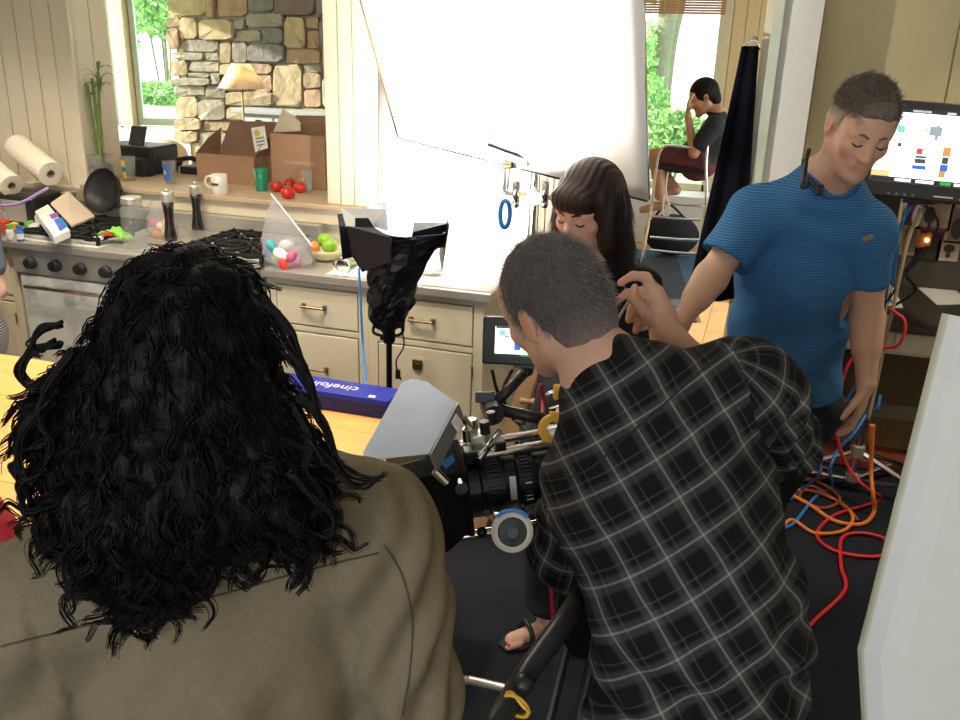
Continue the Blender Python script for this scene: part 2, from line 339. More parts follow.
# ---- outdoors
def ground(b): b.box((-30, 6.5, -.35), (30, 60, -.3)); b.box((-30, -10, -.35), (-5.4, 6.5, -.3))
structure('lawn', mat('lawn_grass', (0.42, 0.58, 0.26), 0.9, var=.4, scale=2, bump=.3), ground)
def shrub(name, label, c, r, n, leaf, group=None, stem=True):
    c = np.array(c, float); r = np.array(r, float)
    t = thing(name, label, 'shrub', (c[0], c[1], -.3), group)
    d = RNG.normal(size=(n, 3)); d /= np.linalg.norm(d, axis=1)[:, None]; p = c + d*r*(RNG.random((n, 1))**.35)
    p[:, 2] = np.maximum(p[:, 2], -.28)
    a = RNG.normal(size=(n, 3)); a /= np.linalg.norm(a, axis=1)[:, None]; q = np.cross(a, RNG.normal(size=(n, 3))); q /= np.linalg.norm(q, axis=1)[:, None]
    V = np.stack([p-a*leaf, p+q*leaf*.45, p+a*leaf, p-q*leaf*.45], 1).reshape(-1, 3)
    bs = BASE[t]; link('foliage', V-bs, (np.arange(n*4).reshape(-1, 4)), M_foliage, t, bs, kind='stuff')
    if stem:
        b = MB()
        for k in range(5): b.tube(bez([(c[0]+.03*k-.06, c[1], -.3), (c[0]+random.uniform(-.4, .4)*r[0], c[1], c[2]-.2*r[2]), (c[0]+random.uniform(-.6, .6)*r[0], c[1]+random.uniform(-.3, .3), c[2]+.4*r[2])], 8), [.03]*4+[.02]*4 if False else .02, 6)
        b.build('stem', M_bark, t)
def tree(name, label, pts, rad, crown, n, leaf):
    t = thing(name, label, 'tree', pts[0]); P = bez(pts, 24); b = MB(); b.tube(P, np.linspace(rad, rad*.7, len(P)), 14); b.build('trunk', M_bark, t, smooth=True)
    V = []
    for c, r in crown:
        d = RNG.normal(size=(n, 3)); d /= np.linalg.norm(d, axis=1)[:, None]; p = np.array(c) + d*np.array(r)*(RNG.random((n, 1))**.4)
        a = RNG.normal(size=(n, 3)); a /= np.linalg.norm(a, axis=1)[:, None]; q = np.cross(a, RNG.normal(size=(n, 3))); q /= np.linalg.norm(q, axis=1)[:, None]
        V.append(np.stack([p-a*leaf, p+q*leaf*.45, p+a*leaf, p-q*leaf*.45], 1).reshape(-1, 3))
    V = np.vstack(V); bs = BASE[t]; link('foliage', V-bs, np.arange(len(V)).reshape(-1, 4), M_foliage, t, bs, kind='stuff')
gp = lambda px, py, y: atY(px, py, y)
shrub('shrub', 'leafy green bush under the garden window behind the seated man', gp(666, 140, 8.0), (.60, .4, .38), 2400, .05)
shrub('shrub', 'low light green bush at the left of the garden window', gp(648, 118, 8.6), (.30, .4, .55), 1500, .05)
tree('tree', 'thick mossy leaning tree trunk seen through the garden window', [gp(652, 150, 10.5)*np.array([1, 1, 0])-UP*.3, gp(660, 60, 10.5), gp(670, 0, 10.5), gp(676, -80, 10.5)], .17, [(gp(640, -30, 10.3), (.6, .5, .5)), (gp(646, 70, 10.2), (.14, .4, .7))], 800, .06)
tree('tree', 'slimmer dark tree trunk right of the mossy one outside', [gp(658, 150, 11.5)*np.array([1, 1, 0])-UP*.3, gp(668, 60, 11.5), gp(680, 0, 11.5), gp(690, -60, 11.5)], .12, [(gp(690, -40, 11.2), (.5, .5, .4)),], 700, .06)
shrub('hedge', 'clipped green hedge low outside the open casement window', gp(172, 94, 8.4), (1.0, .4, .16), 2600, .07)
shrub('hedge', 'pale green far shrub high in the casement window', gp(160, 6, 11), (.75, .5, .55), 1300, .09)
shrub('shrub', 'green shrub seen between mullion and jamb of the casement', gp(114, 36, 8.5), (.35, .4, .6), 1200, .07)
b = MB(); q0, q1 = gp(118, 104, 7.0), gp(182, 104, 7.0); b.box((q0[0]-2, 7.0, -.3), (q1[0]+1.2, 7.3, q0[2]-.02)); b.build('garden_wall', mat('garden_stone', (0.34, 0.36, 0.30), .9, var=.3, scale=6, bump=.4), label='low grey stone garden wall below the hedge', cat='garden wall')
# ================================================================== KITCHEN
def mpp(p): return ((np.array(p)-CAM)@CF)/FPX
def text_mesh(name, s, org, xd, yd, size, m, parent, ext=0.0004):
    cu = bpy.data.curves.new('t', 'FONT'); cu.body = s; cu.size = size; cu.extrude = ext; cu.align_x = 'CENTER'; cu.align_y = 'CENTER'
    to = bpy.data.objects.new('t', cu); COL.objects.link(to); bpy.context.view_layer.update()
    me = bpy.data.meshes.new_from_object(to.evaluated_get(bpy.context.evaluated_depsgraph_get()))
    V = np.array([v.co[:] for v in me.vertices]); f = [tuple(p.vertices) for p in me.polygons]
    bpy.data.objects.remove(to); bpy.data.curves.remove(cu); bpy.data.meshes.remove(me)
    xd = unit(xd); yd = unit(yd); zd = np.cross(xd, yd)
    W = np.array(org)+V[:, :1]*xd+V[:, 1:2]*yd+V[:, 2:3]*zd
    return link(name, W-BASE[parent], f, m, parent, BASE[parent])
def pull(parent, c, length):           # bin-style drawer pull
    b = MB(); c = np.array(c, float); h = length/2
    for s in (-1, 1): b.box(c+np.array([s*h-.009, -.012, -.011]), c+np.array([s*h+.009, 0, .011])); b.box(c+np.array([s*h-.006, -.03, -.006]), c+np.array([s*h+.006, -.01, .006]))
    b.cyl(c+np.array([-h-.004, -.03, 0]), c+np.array([h+.004, -.03, 0]), .006, n=10)
    return b.build('handle', M_brass, parent, bevel=.0015)
# ---- base cabinets (face frames at Y=0.02, doors and drawers inset)
def cabinet(name, label, x0, x1, fronts, y0=0.02, y1=0.62, z1=0.875, m=M_cream):
    t = thing(name, label, 'cabinet', ((x0+x1)/2, (y0+y1)/2, 0))
    b = MB(); b.box((x0, y0+.02, 0.09), (x1, y1, z1)); b.box((x0+.02, y0+.07, 0), (x1-.02, y1, .09)); b.build('body', m, t)
    b = MB(); st = .045
    b.box((x0, y0, .09), (x0+st, y0+.02, z1)); b.box((x1-st, y0, .09), (x1, y0+.02, z1)); b.box((x0+st, y0, .09), (x1-st, y0+.02, .14))
    zs = sorted([f[1] for f in fronts]+[f[0] for f in fronts])
    edges = [.14]+zs+[z1]
    for i in range(0, len(edges)-1, 2):
        if edges[i+1]-edges[i] > .006: b.box((x0+st, y0, edges[i]+.003), (x1-st, y0+.02, edges[i+1]-.003))
    b.build('face_frame', m, t, bevel=.002)
    for za, zb, kind in fronts:
        b = MB(); b.box((x0+st+.004, y0-.002, za+.004), (x1-st-.004, y0+.018, zb-.004))
        d = b.build('drawer' if kind == 'drawer' else 'door', m, t, bevel=.003)
        if kind == 'drawer': pull(d, ((x0+x1)/2-.01, y0-.002, (za+zb)/2+.005), .10)
        else:
            b = MB(); cx = (x0+x1)/2-.03; b.box((cx-.022, y0-.012, zb-.10), (cx+.022, y0-.002, zb-.055)); lt = b.build('latch', M_brass, d, bevel=.002)
            b = MB(); b.cyl((cx, y0-.022, zb-.078), (cx, y0-.01, zb-.078), .01, n=12); b.build('latch_knob', M_blackmetal, d) if False else b.build('latch_knob', M_brass, d)
            for z in (za+.08, zb-.08): b = MB(); b.cyl((x1-st+.0, y0-.004, z-.025), (x1-st+.0, y0-.004, z+.025), .004, n=8); b.build('hinge', M_brass, d)
    return t
cabinet('drawer_cabinet', 'cream drawer cabinet with two brass pulls right beside the range', -1.035, -.545, [(.665, .845, 'drawer'), (.30, .635, 'drawer')])
cabinet('base_cabinet', 'cream base cabinet with a drawer over a latched door at the counter end', -.545, -.02, [(.665, .845, 'drawer'), (.14, .635, 'door')])
cabinet('drawer_cabinet', 'cream cabinet at the left edge beside the range', -3.1, -2.43, [(.62, .845, 'drawer'), (.14, .59, 'door')])
b = MB(); b.box((-1.045, -.012, .875), (.012, WY-.005, .91)); b.build('countertop', M_steel, label='stainless steel countertop over the drawer cabinets', cat='countertop', bevel=.003)
b = MB(); b.box((-3.1, -.012, .875), (-2.435, WY-.005, .91)); b.build('countertop', M_steel, label='steel worktop at the left edge under the grocery bags', cat='countertop', bevel=.003)
# ---- range
rg = thing('kitchen_range', 'wide stainless range with black grates, knobs and white oven doors', 'stove', (-1.74, .3, 0))
X0, X1 = -2.425, -1.055
M_enamel = mat('white_enamel', (0.66, 0.65, 0.60), .3, var=.05)
b = MB(); b.box((X0, .03, .08), (X1, .63, .90)); b.build('body', M_steel, rg)
b = MB(); b.box((X0, -.02, .875), (X1, .62, .912)); b.build('top_rim', M_steel, rg, bevel=.005)
b = MB(); b.box((X0+.005, -.005, .755), (X1-.005, .04, .872)); b.build('control_panel', M_steel, rg, bevel=.004)
b = MB(); b.box((X0, .565, .91), (X1, .615, 1.0)); b.build('back_guard', M_steel, rg, bevel=.004)
for i in range(8):
    x = -2.30+i*.145; b = MB(); b.lathe([(.027, 0), (.030, .006), (.030, .022), (.024, .026), (.024, .04)], (x, -.005, .815), (0, -1, 0), 20); k = b.build('knob', M_black, rg, smooth=False, bevel=.002)
for a0, a1 in ((X0+.03, -1.72), (-1.69, X1-.03)):
    b = MB(); b.box((a0, .0, .16), (a1, .03, .745)); dr = b.build('oven_door', M_enamel, rg, bevel=.006)
    b = MB(); b.tube([(a0+.06, -.005, .70), (a0+.06, -.04, .70), (a1-.06, -.04, .70), (a1-.06, -.005, .70)], .010, 8); b.build('handle', M_chrome, dr)
for bx in ((-2.40, -1.93), (-1.52, -1.07)):
    b = MB(); b.box((bx[0], .02, .912), (bx[1], .54, .918)); b.build('drip_tray', M_enamel, rg, bevel=.002)
b = MB(); b.box((-1.90, .02, .912), (-1.55, .54, .925)); b.build('griddle_cover', M_steel, rg, bevel=.004)
def burner(cx, cy):
    b = MB(); b.lathe([(.055, 0), (.055, .012), (.04, .016), (.04, .024), (.03, .028)], (cx, cy, .918), n=20); br = b.build('burner', M_iron, rg)
    b = MB(); h = .108
    for s in (-1, 1):
        b.box((cx+s*h-.007, cy-h, .940), (cx+s*h+.007, cy+h, .956)); b.box((cx-h, cy+s*h-.007, .940), (cx+h, cy+s*h+.007, .956))
        for s2 in (-1, 1): b.box((cx+s*h-.008, cy+s2*h-.008, .918), (cx+s*h+.008, cy+s2*h+.008, .95))
    for k in range(8):
        a = k*math.pi/4; d = np.array([math.cos(a), math.sin(a), 0]); L = h*(1.0 if k % 2 == 0 else 1.3)
        b.obox(np.array([cx, cy, .955])+d*(L+.03)/2, (L-.03, .012, .018), (d, np.cross(UP, d), UP))
    b.build('grate', M_iron, rg, bevel=.002)
for cx in (-2.285, -2.055, -1.40, -1.18):
    for cy in (.155, .40): burner(cx, cy)

# ---- table with the blue box
tb = thing('table', 'maple topped work table behind the curly haired person', 'table', (-.9, -1.42, 0))
for i in range(6):
    b = MB(); y = -1.88+i*.155; b.box((-2.05, y, .715), (.12, y+.153, .75)); b.build('top_plank', M_wood, tb, bevel=.002)
b = MB(); b.box((-1.98, -1.83, .62), (.05, -1.81, .715)); b.box((-1.98, -1.03, .62), (.05, -1.01, .715)); b.box((-1.98, -1.83, .62), (-1.96, -1.01, .715)); b.box((.03, -1.83, .62), (.05, -1.01, .715)); b.build('apron', M_cream, tb)
for x in (-1.93, .0):
    for y in (-1.8, -1.04):
        b = MB(); b.cyl((x, y, 0), (x, y, .715), .028, .042, 12); b.build('leg', M_cream, tb)
M_bluebox = mat('blue_carton', (0.008, 0.02, 0.30), .45, var=.12, scale=8)
bx = thing('foil_box', 'long blue carton with upside-down white lettering on the table edge', 'box', (-.33, -1.0, .75))
P0 = atZ(388, 420, .75); x1 = P0[0]; yb = P0[1]
b = MB(); b.box((x1-.64, yb, .75), (x1, yb+.115, .808)); b.build('carton', M_bluebox, bx, bevel=.006)
b = MB(); b.box((x1-.64, yb+.002, .808), (x1-.002, yb+.115, .8105)); b.build('lid', M_bluebox, bx, bevel=.001)
b = MB(); q = atZ(372, 397, .811); b.box((q[0]-.012, q[1]-.006, .8105), (q[0]+.010, q[1]+.010, .813)); b.build('label_tab', M_paper, bx)
q = atZ(322, 396, .811); text_mesh('lettering', 'cinefoil', (q[0], yb+.06, .8110), (-1, 0, 0), (0, -1, 0), .056, M_paper, bx)
b = MB(); b.box((x1-.64, yb-.0008, .752), (x1-.003, yb+.0, .795)); b.build('front_face', mat('navy_front', (0.004, 0.008, 0.12), .5), bx)  # thin sheet giving the carton front a darker blue

# ---- black wrapped film light on its stand
ls = thing('film_light', 'film lamp wrapped in crumpled black foil on a stand before the counter', 'lamp', (-.30, -.45, 0))
LY = -.45
M_foil = mat('black_foil', (0.010, 0.011, 0.018), .38, .25, var=.4, scale=12, bump=.5, bscale=14)
M_foilsilver = mat('dull_silver_foil', (0.45, 0.46, 0.48), .4, .8, var=.2)
def L(px, py, dy=0): return atY(px, py, LY+dy)
sx, sz = L(389, 335)[0], L(389, 335)[2]
b = MB(); b.cyl((sx, LY, .28), (sx, LY, sz), .011, n=12); b.cyl((sx, LY, .28), (sx, LY, .62), .016, n=12); b.cyl((sx, LY, .05), (sx, LY, .30), .02, n=12); b.build('stand_pole', M_blackmetal, ls)
for k in range(3):
    a = math.radians(20+120*k); d = np.array([math.cos(a), math.sin(a), 0]); b = MB()
    b.tube([np.array([sx, LY, .34])+d*.02, np.array([sx, LY, .012])+d*.40], .009, 8); b.tube([np.array([sx, LY, .10])+d*.02, np.array([sx, LY, .14])+d*.24], .006, 8); b.build('leg', M_blackmetal, ls)
b = MB(); b.lathe([(.02, -.03), (.024, -.02), (.024, .02), (.014, .03)], (sx, LY, sz), n=12); b.cyl((sx-.03, LY-.005, sz-.01), (sx-.012, LY-.005, sz-.01), .012, n=10); b.build('clamp', M_blackmetal, ls)
b = MB(); b.tube(bez([L(375, 322), L(374, 333), L(389, 336), L(402, 333), L(403, 318)], 20), .006, 8); b.build('yoke', M_blackmetal, ls)
# foil wrap: rings going up from the lamp body to the flared open top
rings = [((389, 327), .050, .055), ((388, 312), .072, .075), ((391, 300), .085, .085), ((394, 280), .085, .09), ((397, 258), .105, .10), ((398, 240), .145, .11), ((398, 228), .185, .115)]
R2_ = []
for (A_, rxa, rya), (B2, rxb, ryb) in zip(rings[:-1], rings[1:]):
    for q_ in (0, .25, .5, .75): R2_.append(((A_[0]+(B2[0]-A_[0])*q_, A_[1]+(B2[1]-A_[1])*q_), rxa+(rxb-rxa)*q_, rya+(ryb-rya)*q_))
rings = R2_+[rings[-1]]
PR = []
for (cx, cy), rx, ry in rings:
    c = L(cx, cy, .02); row = []
    for i in range(33):
        a = 2*math.pi*i/32; k = 1+.06*math.sin(5*a+cy*.12)+.05*math.sin(8*a-cy*.17)+random.uniform(-.045, .045)
        row.append(c+np.array([math.cos(a)*rx*k, math.sin(a)*ry*k, .006*math.sin(3*a+cy*.2)-.10*min(1, max(0, (250-cy)/22))*max(0, math.sin(a))]))
    row[-1] = row[0]; PR.append(row)
PR = np.array(PR); fo = MB(); fo.grid(PR); fo.build('foil_wrap', M_foil, ls, solid=.003)
def flap(name, poly, m, dys, th=.003):
    b = MB(); P = np.array([L(x, y, d) for (x, y), d in zip(poly, dys)]); n = unit(np.cross(P[1]-P[0], P[2]-P[0]))*th
    b.prism(P, n); return b.build(name, m, ls)
flap('foil_flap', [(413, 232), (414, 222), (450, 223), (441, 240), (424, 268), (405, 272)], M_foil, (-.07, -.02, .06, .05, -.02, -.09))
flap('foil_flap', [(346, 226), (375, 228), (392, 238), (390, 262), (362, 272), (352, 256)], M_foil, (-.12, -.11, -.12, -.12, -.12, -.11))
flap('barn_door', [(341, 208), (386, 209), (388, 231), (372, 226), (346, 227)], M_foilsilver, (-.02, -.03, -.05, -.05, -.05))
flap('barn_door', [(355, 218), (368, 218), (376, 230), (355, 231)], M_foil, (-.09, -.09, -.09, -.09))
for xx, s_ in ((L(347, 240)[0], -1), (L(446, 240)[0], 1)):
    zt = lz = L(397, 246)[2]; b = MB(); b.prism([(xx, LY-.04, zt-.06), (xx-s_*.085, LY+.16, zt-.05), (xx-s_*.075, LY+.18, zt+.12), (xx+s_*.02, LY-.03, zt+.10)], (.003, 0, 0)); b.build('foil_flap', M_foil, ls)  # extra side flaps, added to keep the lamp's light off wall and post
b = MB(); b.lathe([(.045, 0), (.07, .05), (.075, .12)], L(391, 312, .02), UP+.0, 16); b.build('lamp_housing', M_blackmetal, ls)
b = MB(); b.tube(bez([L(400, 322), L(404, 345), L(396, 362), L(401, 380)], 20), .003, 6)
b.obox(L(398, 374), (.018, .015, .035), (RH, FH, UP)); b.build('power_cord', M_black, ls)
M_bluecable = mat('blue_cable', (0.03, 0.20, 0.62), .45, var=.1)
b = MB(); cpts = [L(359, 268, -.14), L(361, 310, -.16), L(363, 350, -.2), L(366, 394, -.40)]; cpts += [np.array([cpts[-1][0]+.01, -.84, .4]), np.array([cpts[-1][0]+.05, -.8, .012]), np.array([sx+.1, -.7, .010])]
b.tube(bez(cpts, 48), .0045, 8); b.build('blue_cable', M_bluecable, label='thin blue cable hanging from the foil wrapped lamp', cat='cable', smooth=True)
lt = bpy.data.lights.new('film_lamp', 'SPOT'); lt.energy = 150; lt.spot_size = math.radians(165); lt.spot_blend = .5; lt.shadow_soft_size = .05; lt.color = (1, .95, .86)
lo = bpy.data.objects.new('film_lamp', lt); COL.objects.link(lo); lp = L(397, 246, .04); lo.location = lp
lo.rotation_euler = Vector((.18, .62, .70)).to_track_quat('-Z', 'Y').to_euler(); lo.parent = ls; lo.location = Vector(lp)-Vector(BASE[ls])

# ---- white seamless sweep on the counter and the big bounce frame above it
M_silk = mat('white_bounce_cloth', (0.90, 0.90, 0.88), .9, var=.02, bump=.03, bscale=8)
xs0, xs1 = -.74, .0; prof = [(.02, .913), (.40, .913), (.50, .93), (.56, .98), (.585, 1.08), (.59, 1.75)]
b = MB(); b.grid(np.array([[(x, y, z) for y, z in prof] for x in np.linspace(xs0, xs1+.005, 8)]))
b.build('paper_sweep', M_silk, label='white seamless paper sweep curving up from the counter end', cat='backdrop', solid=.002, smooth=True)
bf = thing('bounce_frame', 'large white bounce cloth on a metal frame hung over the counter', 'reflector', (.1, -.2, 1.3))
BL, BR = atY(399, 137, .06), atY(648, 200, -.42); TL0, TR0 = atY(361, 0, -.10), atY(643, 0, -.52)
TL, TR = BL+(TL0-BL)*1.9, BR+(TR0-BR)*1.45
n = 20; G = np.array([[(BL*(1-s)+BR*s)*(1-t)+(TL*(1-s)+TR*s)*t + FH*(.02*math.sin(3.1*s)*math.sin(3.1*t)) for s in np.linspace(0, 1, n)] for t in np.linspace(0, 1, n)])
b = MB(); b.grid(G); b.build('cloth', M_silk, bf, solid=.003, smooth=True)
for a, c in ((BL, BR), (BR, TR), (TR, TL), (TL, BL)):
    b = MB(); b.cyl(np.array(a)+FH*.012, np.array(c)+FH*.012, .010 if a is not BR else .009, n=8); b.build('frame_bar', M_chrome, bf)
# grey card clamped under the frame
gc = thing('reflector_card', 'small grey card hanging off the lower edge of the bounce frame', 'card', atY(505, 160, -.2))
b = MB(); P = [atY(x, y, v) for (x, y), v in zip(((484, 114), (521, 136), (527, 167), (488, 153)), (-.17, -.22, -.22, -.17))]; b.prism(P, FH*.004); b.build('sheet', mat('grey_card', (.045, .05, .06), .6), gc)
P2 = [atY(x, y, v) for (x, y), v in zip(((487, 146), (526, 160), (527, 167), (488, 153)), (-.18, -.23, -.23, -.18))]; b = MB(); b.prism(P2, FH*.012); b.build('edge_strip', M_steel, gc)
# grip stand with knuckle and arm
gs = thing('grip_stand', 'chrome grip stand with clamp knuckles behind the woman in black', 'stand', (.10, .12, 0))
sp = atY(533, 215, .12)
b = MB(); b.cyl((sp[0], .12, .05), (sp[0], .12, 1.42), .0125, n=14); b.build('pole', M_chrome, gs)
for k in range(3):
    a = math.radians(100+120*k); d = np.array([math.cos(a), math.sin(a), 0]); b = MB(); b.tube(bez([np.array([sp[0], .12, .30]), np.array([sp[0], .12, .26])+d*.08, np.array([sp[0], .12, .03])+d*.13, np.array([sp[0], .12, .014])+d*.36], 20), .011, 8); b.build('leg', M_chrome, gs)
kp = atY(533, 197, .12)
b = MB(); b.cyl(kp-FH*.03, kp+FH*.03, .032, n=18); b.build('knuckle', M_steel, gs, bevel=.003)
for px, l in ((516, 1), (545, 0)):
    q = atY(px, 190, .10); b = MB(); b.cyl(q-UP*.05, q+UP*.035, .016, n=14); b.sphere(q-UP*.055, .018); b.build('clamp_handle', M_chrome, gs, smooth=True)
b = MB(); b.cyl(atY(505, 193, .10), atY(560, 199, .12), .009, n=12); b.build('grip_arm', M_chrome, gs)
b = MB(); q = atY(523, 196, .09); b.sphere(q, .011); b.build('yellow_button', mat('yellow_plastic', (.75, .50, .04), .4), gs)
sp_c = thing('spring_clamp', 'metal spring clamp hanging below the grey card', 'clamp', atY(507, 180, -.19))
b = MB(); b.obox(atY(505, 172, -.19), (.012, .03, .14), (RH, FH, UP)); b.obox(atY(509, 172, -.19), (.008, .03, .13), (RH, FH, unit((.05, 0, 1)))); b.build('jaws', M_steel, sp_c, bevel=.002)
b = MB(); b.cyl(atY(503, 165, -.2), atY(512, 165, -.2), .014, n=12); b.build('spring', M_brass, sp_c)
b = MB(); c = atY(505, 214, -.19); t_ = np.linspace(0, 2*np.pi, 25)
b.tube([c+np.cos(a)*RH*.018*1.0+np.sin(a)*UP*.05 for a in t_], .009, 8, cap=False); b.build('tape_roll', M_bluecable, label='roll of blue tape hung on the spring clamp', cat='tape', smooth=True)
b = MB(); c = atZ(432, 276, .915); 
GR = np.array([[c+np.array([u_*.11-.02+RNG.normal(0, .006), v_*.07+RNG.normal(0, .006), .014+abs(RNG.normal(0, .022))]) for u_ in np.linspace(-.5, .5, 9)] for v_ in np.linspace(-.5, .5, 8)])
GR[:, :, 2] = np.maximum(GR[:, :, 2], .917); b.grid(GR); b.build('crumpled_tissue', M_paper, label='crumpled white tissue on the counter behind the foil lamp', cat='tissue', solid=.002)
# ================================================================== THINGS ON THE COUNTER AND SILL
def cyl_thing(name, label, cat, px, pyb, z, prof, m, n=24, group=None, smooth=True, axis=UP, off=(0, 0, 0)):
    c = atZ(px, pyb, z)+np.array(off); b = MB(); b.lathe(prof, c, axis, n); return b.build(name, m, label=label, cat=cat, smooth=smooth, base=c, group=group), c
RT = .913
# paper towel rolls on a dark toaster
to = thing('toaster', 'dark toaster in the clutter below the paper towel rolls', 'toaster', (-2.78, .42, .91))
b = MB(); b.box((-2.98, .30, .915), (-2.56, .55, 1.065)); b.build('shell', M_black, to, bevel=.015)
b = MB(); b.box((-2.96, .295, .93), (-2.6, .302, 1.04)); b.build('front_panel', M_steel, to, bevel=.003)
b = MB(); b.box((-2.95, .36, 1.065), (-2.62, .39, 1.067)); b.box((-2.95, .45, 1.065), (-2.62, .48, 1.067)); b.build('slot', M_blackmetal, to)
M_towel = mat('paper_towel', (.80, .74, .62), .95, var=.03, bump=.25, bscale=90)
def towel(label, A, Bp, r):
    t = thing('paper_towel_roll', label, 'paper towels', Bp, 'paper towel rolls on the toaster'); d = unit(np.array(Bp)-np.array(A))
    Lg = np.linalg.norm(np.array(Bp)-np.array(A)); b = MB(); b.lathe([(.021, 0), (r, 0), (r, Lg), (.021, Lg), (.021, 0)], A, d, 32, capends=False); b.build('sheets', M_towel, t, smooth=False, bevel=.004)
    b = MB(); b.lathe([(.018, .0), (.021, .0), (.021, Lg+.001), (.018, Lg+.001), (.018, 0)], A, d, 20, capends=False); b.build('core', M_card, t)
towel('fat paper towel roll lying with its open end toward the stove', atY(17, 146, .52), atY(51, 174, .40), .066)
towel('half hidden paper towel roll at the left frame edge', atY(-25, 155, .44), atY(12, 186, .33), .06)
# groceries, bags, papers at the left
zb = thing('zip_bag', 'clear zip bag of groceries with a purple zip left of the stove', 'plastic bag', (-2.75, .12, .915))
def bag(parent, c, rx, ry, h, m, seed, taper=.25):
    rs = np.random.default_rng(seed); R_ = []
    for j, t in enumerate(np.linspace(0, 1, 12)):
        s = (1-(1-taper)*t**1.6)*(.75+.25*min(1, t*6)); row = []
        for i in range(29):
            a = 2*np.pi*i/28; k = 1+.10*math.sin(4*a+5*t+seed)+.06*math.sin(9*a-7*t)+rs.normal(0, .02)
            row.append(np.array(c)+np.array([math.cos(a)*rx*s*k, math.sin(a)*ry*(s*(1-.8*t)+.02)*k, h*t]))
        row[-1] = row[0]; R_.append(row)
    b = MB(); b.grid(np.array(R_)); return b.build('film', m, parent, smooth=True)
bag(zb, (-2.72, .08, .915), .20, .11, .20, M_plastic, 3, .8)
b = MB(); b.tube(bez([atY(-5, 206, .10), atY(20, 203, .10), atY(48, 188, .14)], 14), .008, 6); b.build('zip', mat('purple_zip', (.42, .28, .62), .5), zb, smooth=True)
colr = {'red': (.6, .04, .03), 'yel': (.75, .52, .05), 'grn': (.12, .45, .08), 'blu': (.04, .16, .55), 'wht': (.8, .79, .75), 'orn': (.75, .25, .04), 'pnk': (.65, .12, .25), 'teal': (.05, .38, .42)}
PK = {k: mat('print_'+k, v, .5, var=.15, scale=30) for k, v in colr.items()}
for px, py, k, w, h in ((3, 232, 'red', .05, .06), (24, 222, 'wht', .07, .05), (35, 232, 'wht', .06, .04), (22, 214, 'yel', .06, .04), (12, 219, 'wht', .07, .06), (31, 213, 'wht', .06, .07), (42, 224, 'wht', .05, .05), (6, 212, 'orn', .05, .05), (30, 229, 'grn', .03, .04), (14, 229, 'yel', .05, .03)):
    c = atZ(px, py, .925); b = MB(); b.obox(c+UP*h/2, (w, .04, h), (unit((1, random.uniform(-.4, .4), 0)), unit((.2, 1, .2)), UP)); b.build('snack_packet', PK[k], zb, bevel=.008)
def small_bottle(label, px, py, body, cap, h=.075, r=.017):
    c = atZ(px, py, RT); t = thing('small_bottle', label, 'bottle', c, 'small bottles at the stove corner')
    b = MB(); b.lathe([(r*.9, 0), (r, .004), (r, h*.62), (r*.6, h*.75)], c, n=18); b.build('body', body, t, smooth=True)
    b = MB(); b.lathe([(r*.75, h*.72), (r*.75, h)], c, n=16); b.build('cap', cap, t)
    b = MB(); b.lathe([(r+.0006, h*.15), (r+.0006, h*.5)], c, n=18, capends=False); b.build('label_band', PK['wht'], t)
small_bottle('small white bottle with a green cap at the counter edge', 11, 240, PK['wht'], PK['grn'])
small_bottle('small blue bottle with red print at the counter edge', 21, 241, PK['blu'], PK['blu'])
def sheet(name, label, cat, corners, m, z, parent=None, th=.003):
    b = MB(); b.prism([np.array(c) for c in corners], UP*th); return b.build(name, m, parent, label=label, cat=cat)
S = lambda x, y, z: atZ(x, y, z)
ct = thing('milk_carton', 'white carton with blue and purple print lying by the left burner', 'carton', S(52, 235, .95))
b = MB(); q = [S(35, 211, 1.02), S(48, 204, 1.03), S(70, 230, 1.0), S(54, 237, .995)]; b.prism(q, -UP*.035); b.build('carton', M_paper, ct, bevel=.003)
b = MB(); b.prism([S(54, 220, 1.0135), S(61, 217, 1.0155), S(68, 226, 1.0055), S(60, 231, 1.0025)], UP*.001); b.build('blue_print', PK['blu'], ct)
b = MB(); b.prism([S(49, 215, 1.019), S(57, 212, 1.0215), S(59, 216, 1.0175), S(52, 219, 1.0155)], UP*.001); b.build('purple_print', mat('print_purple', (.25, .10, .42), .5), ct)
b = MB(); b.prism([S(51, 205, 1.04), S(68, 193, 1.07), S(95, 218, .965), S(72, 228, .962)], UP*.012); b.build('cutting_board', mat('pale_board', (.62, .52, .40), .6, var=.08), label='pale flat board leaning over the back of the left burners', cat='cutting board', bevel=.002)
jr = thing('glass_jar', 'small lidded glass jar behind the board below the towels', 'jar', (-2.52, .52, .92)); c = np.array([-2.50, .50, .913])
b = MB(); b.lathe([(.04, 0), (.045, .01), (.045, .10), (.034, .125), (.034, .14)], c, n=24); b.build('glass', M_clear, jr, smooth=True)
b = MB(); b.lathe([(.037, .135), (.037, .155)], c, n=24); b.build('lid', M_steel, jr)
b = MB(); b.lathe([(.03, 0), (.105, .008), (.115, .045), (.119, .047), (.111, .041), (.101, .013), (.03, .007)], (-2.29, .55, 1.075), unit((-.1, -1, .35)), 32); b.build('frying_pan', mat('dark_pan', (.03, .03, .032), .45, .5, var=.3), label='dark pan leaning on the wall behind the left burners', cat='pan', smooth=True)
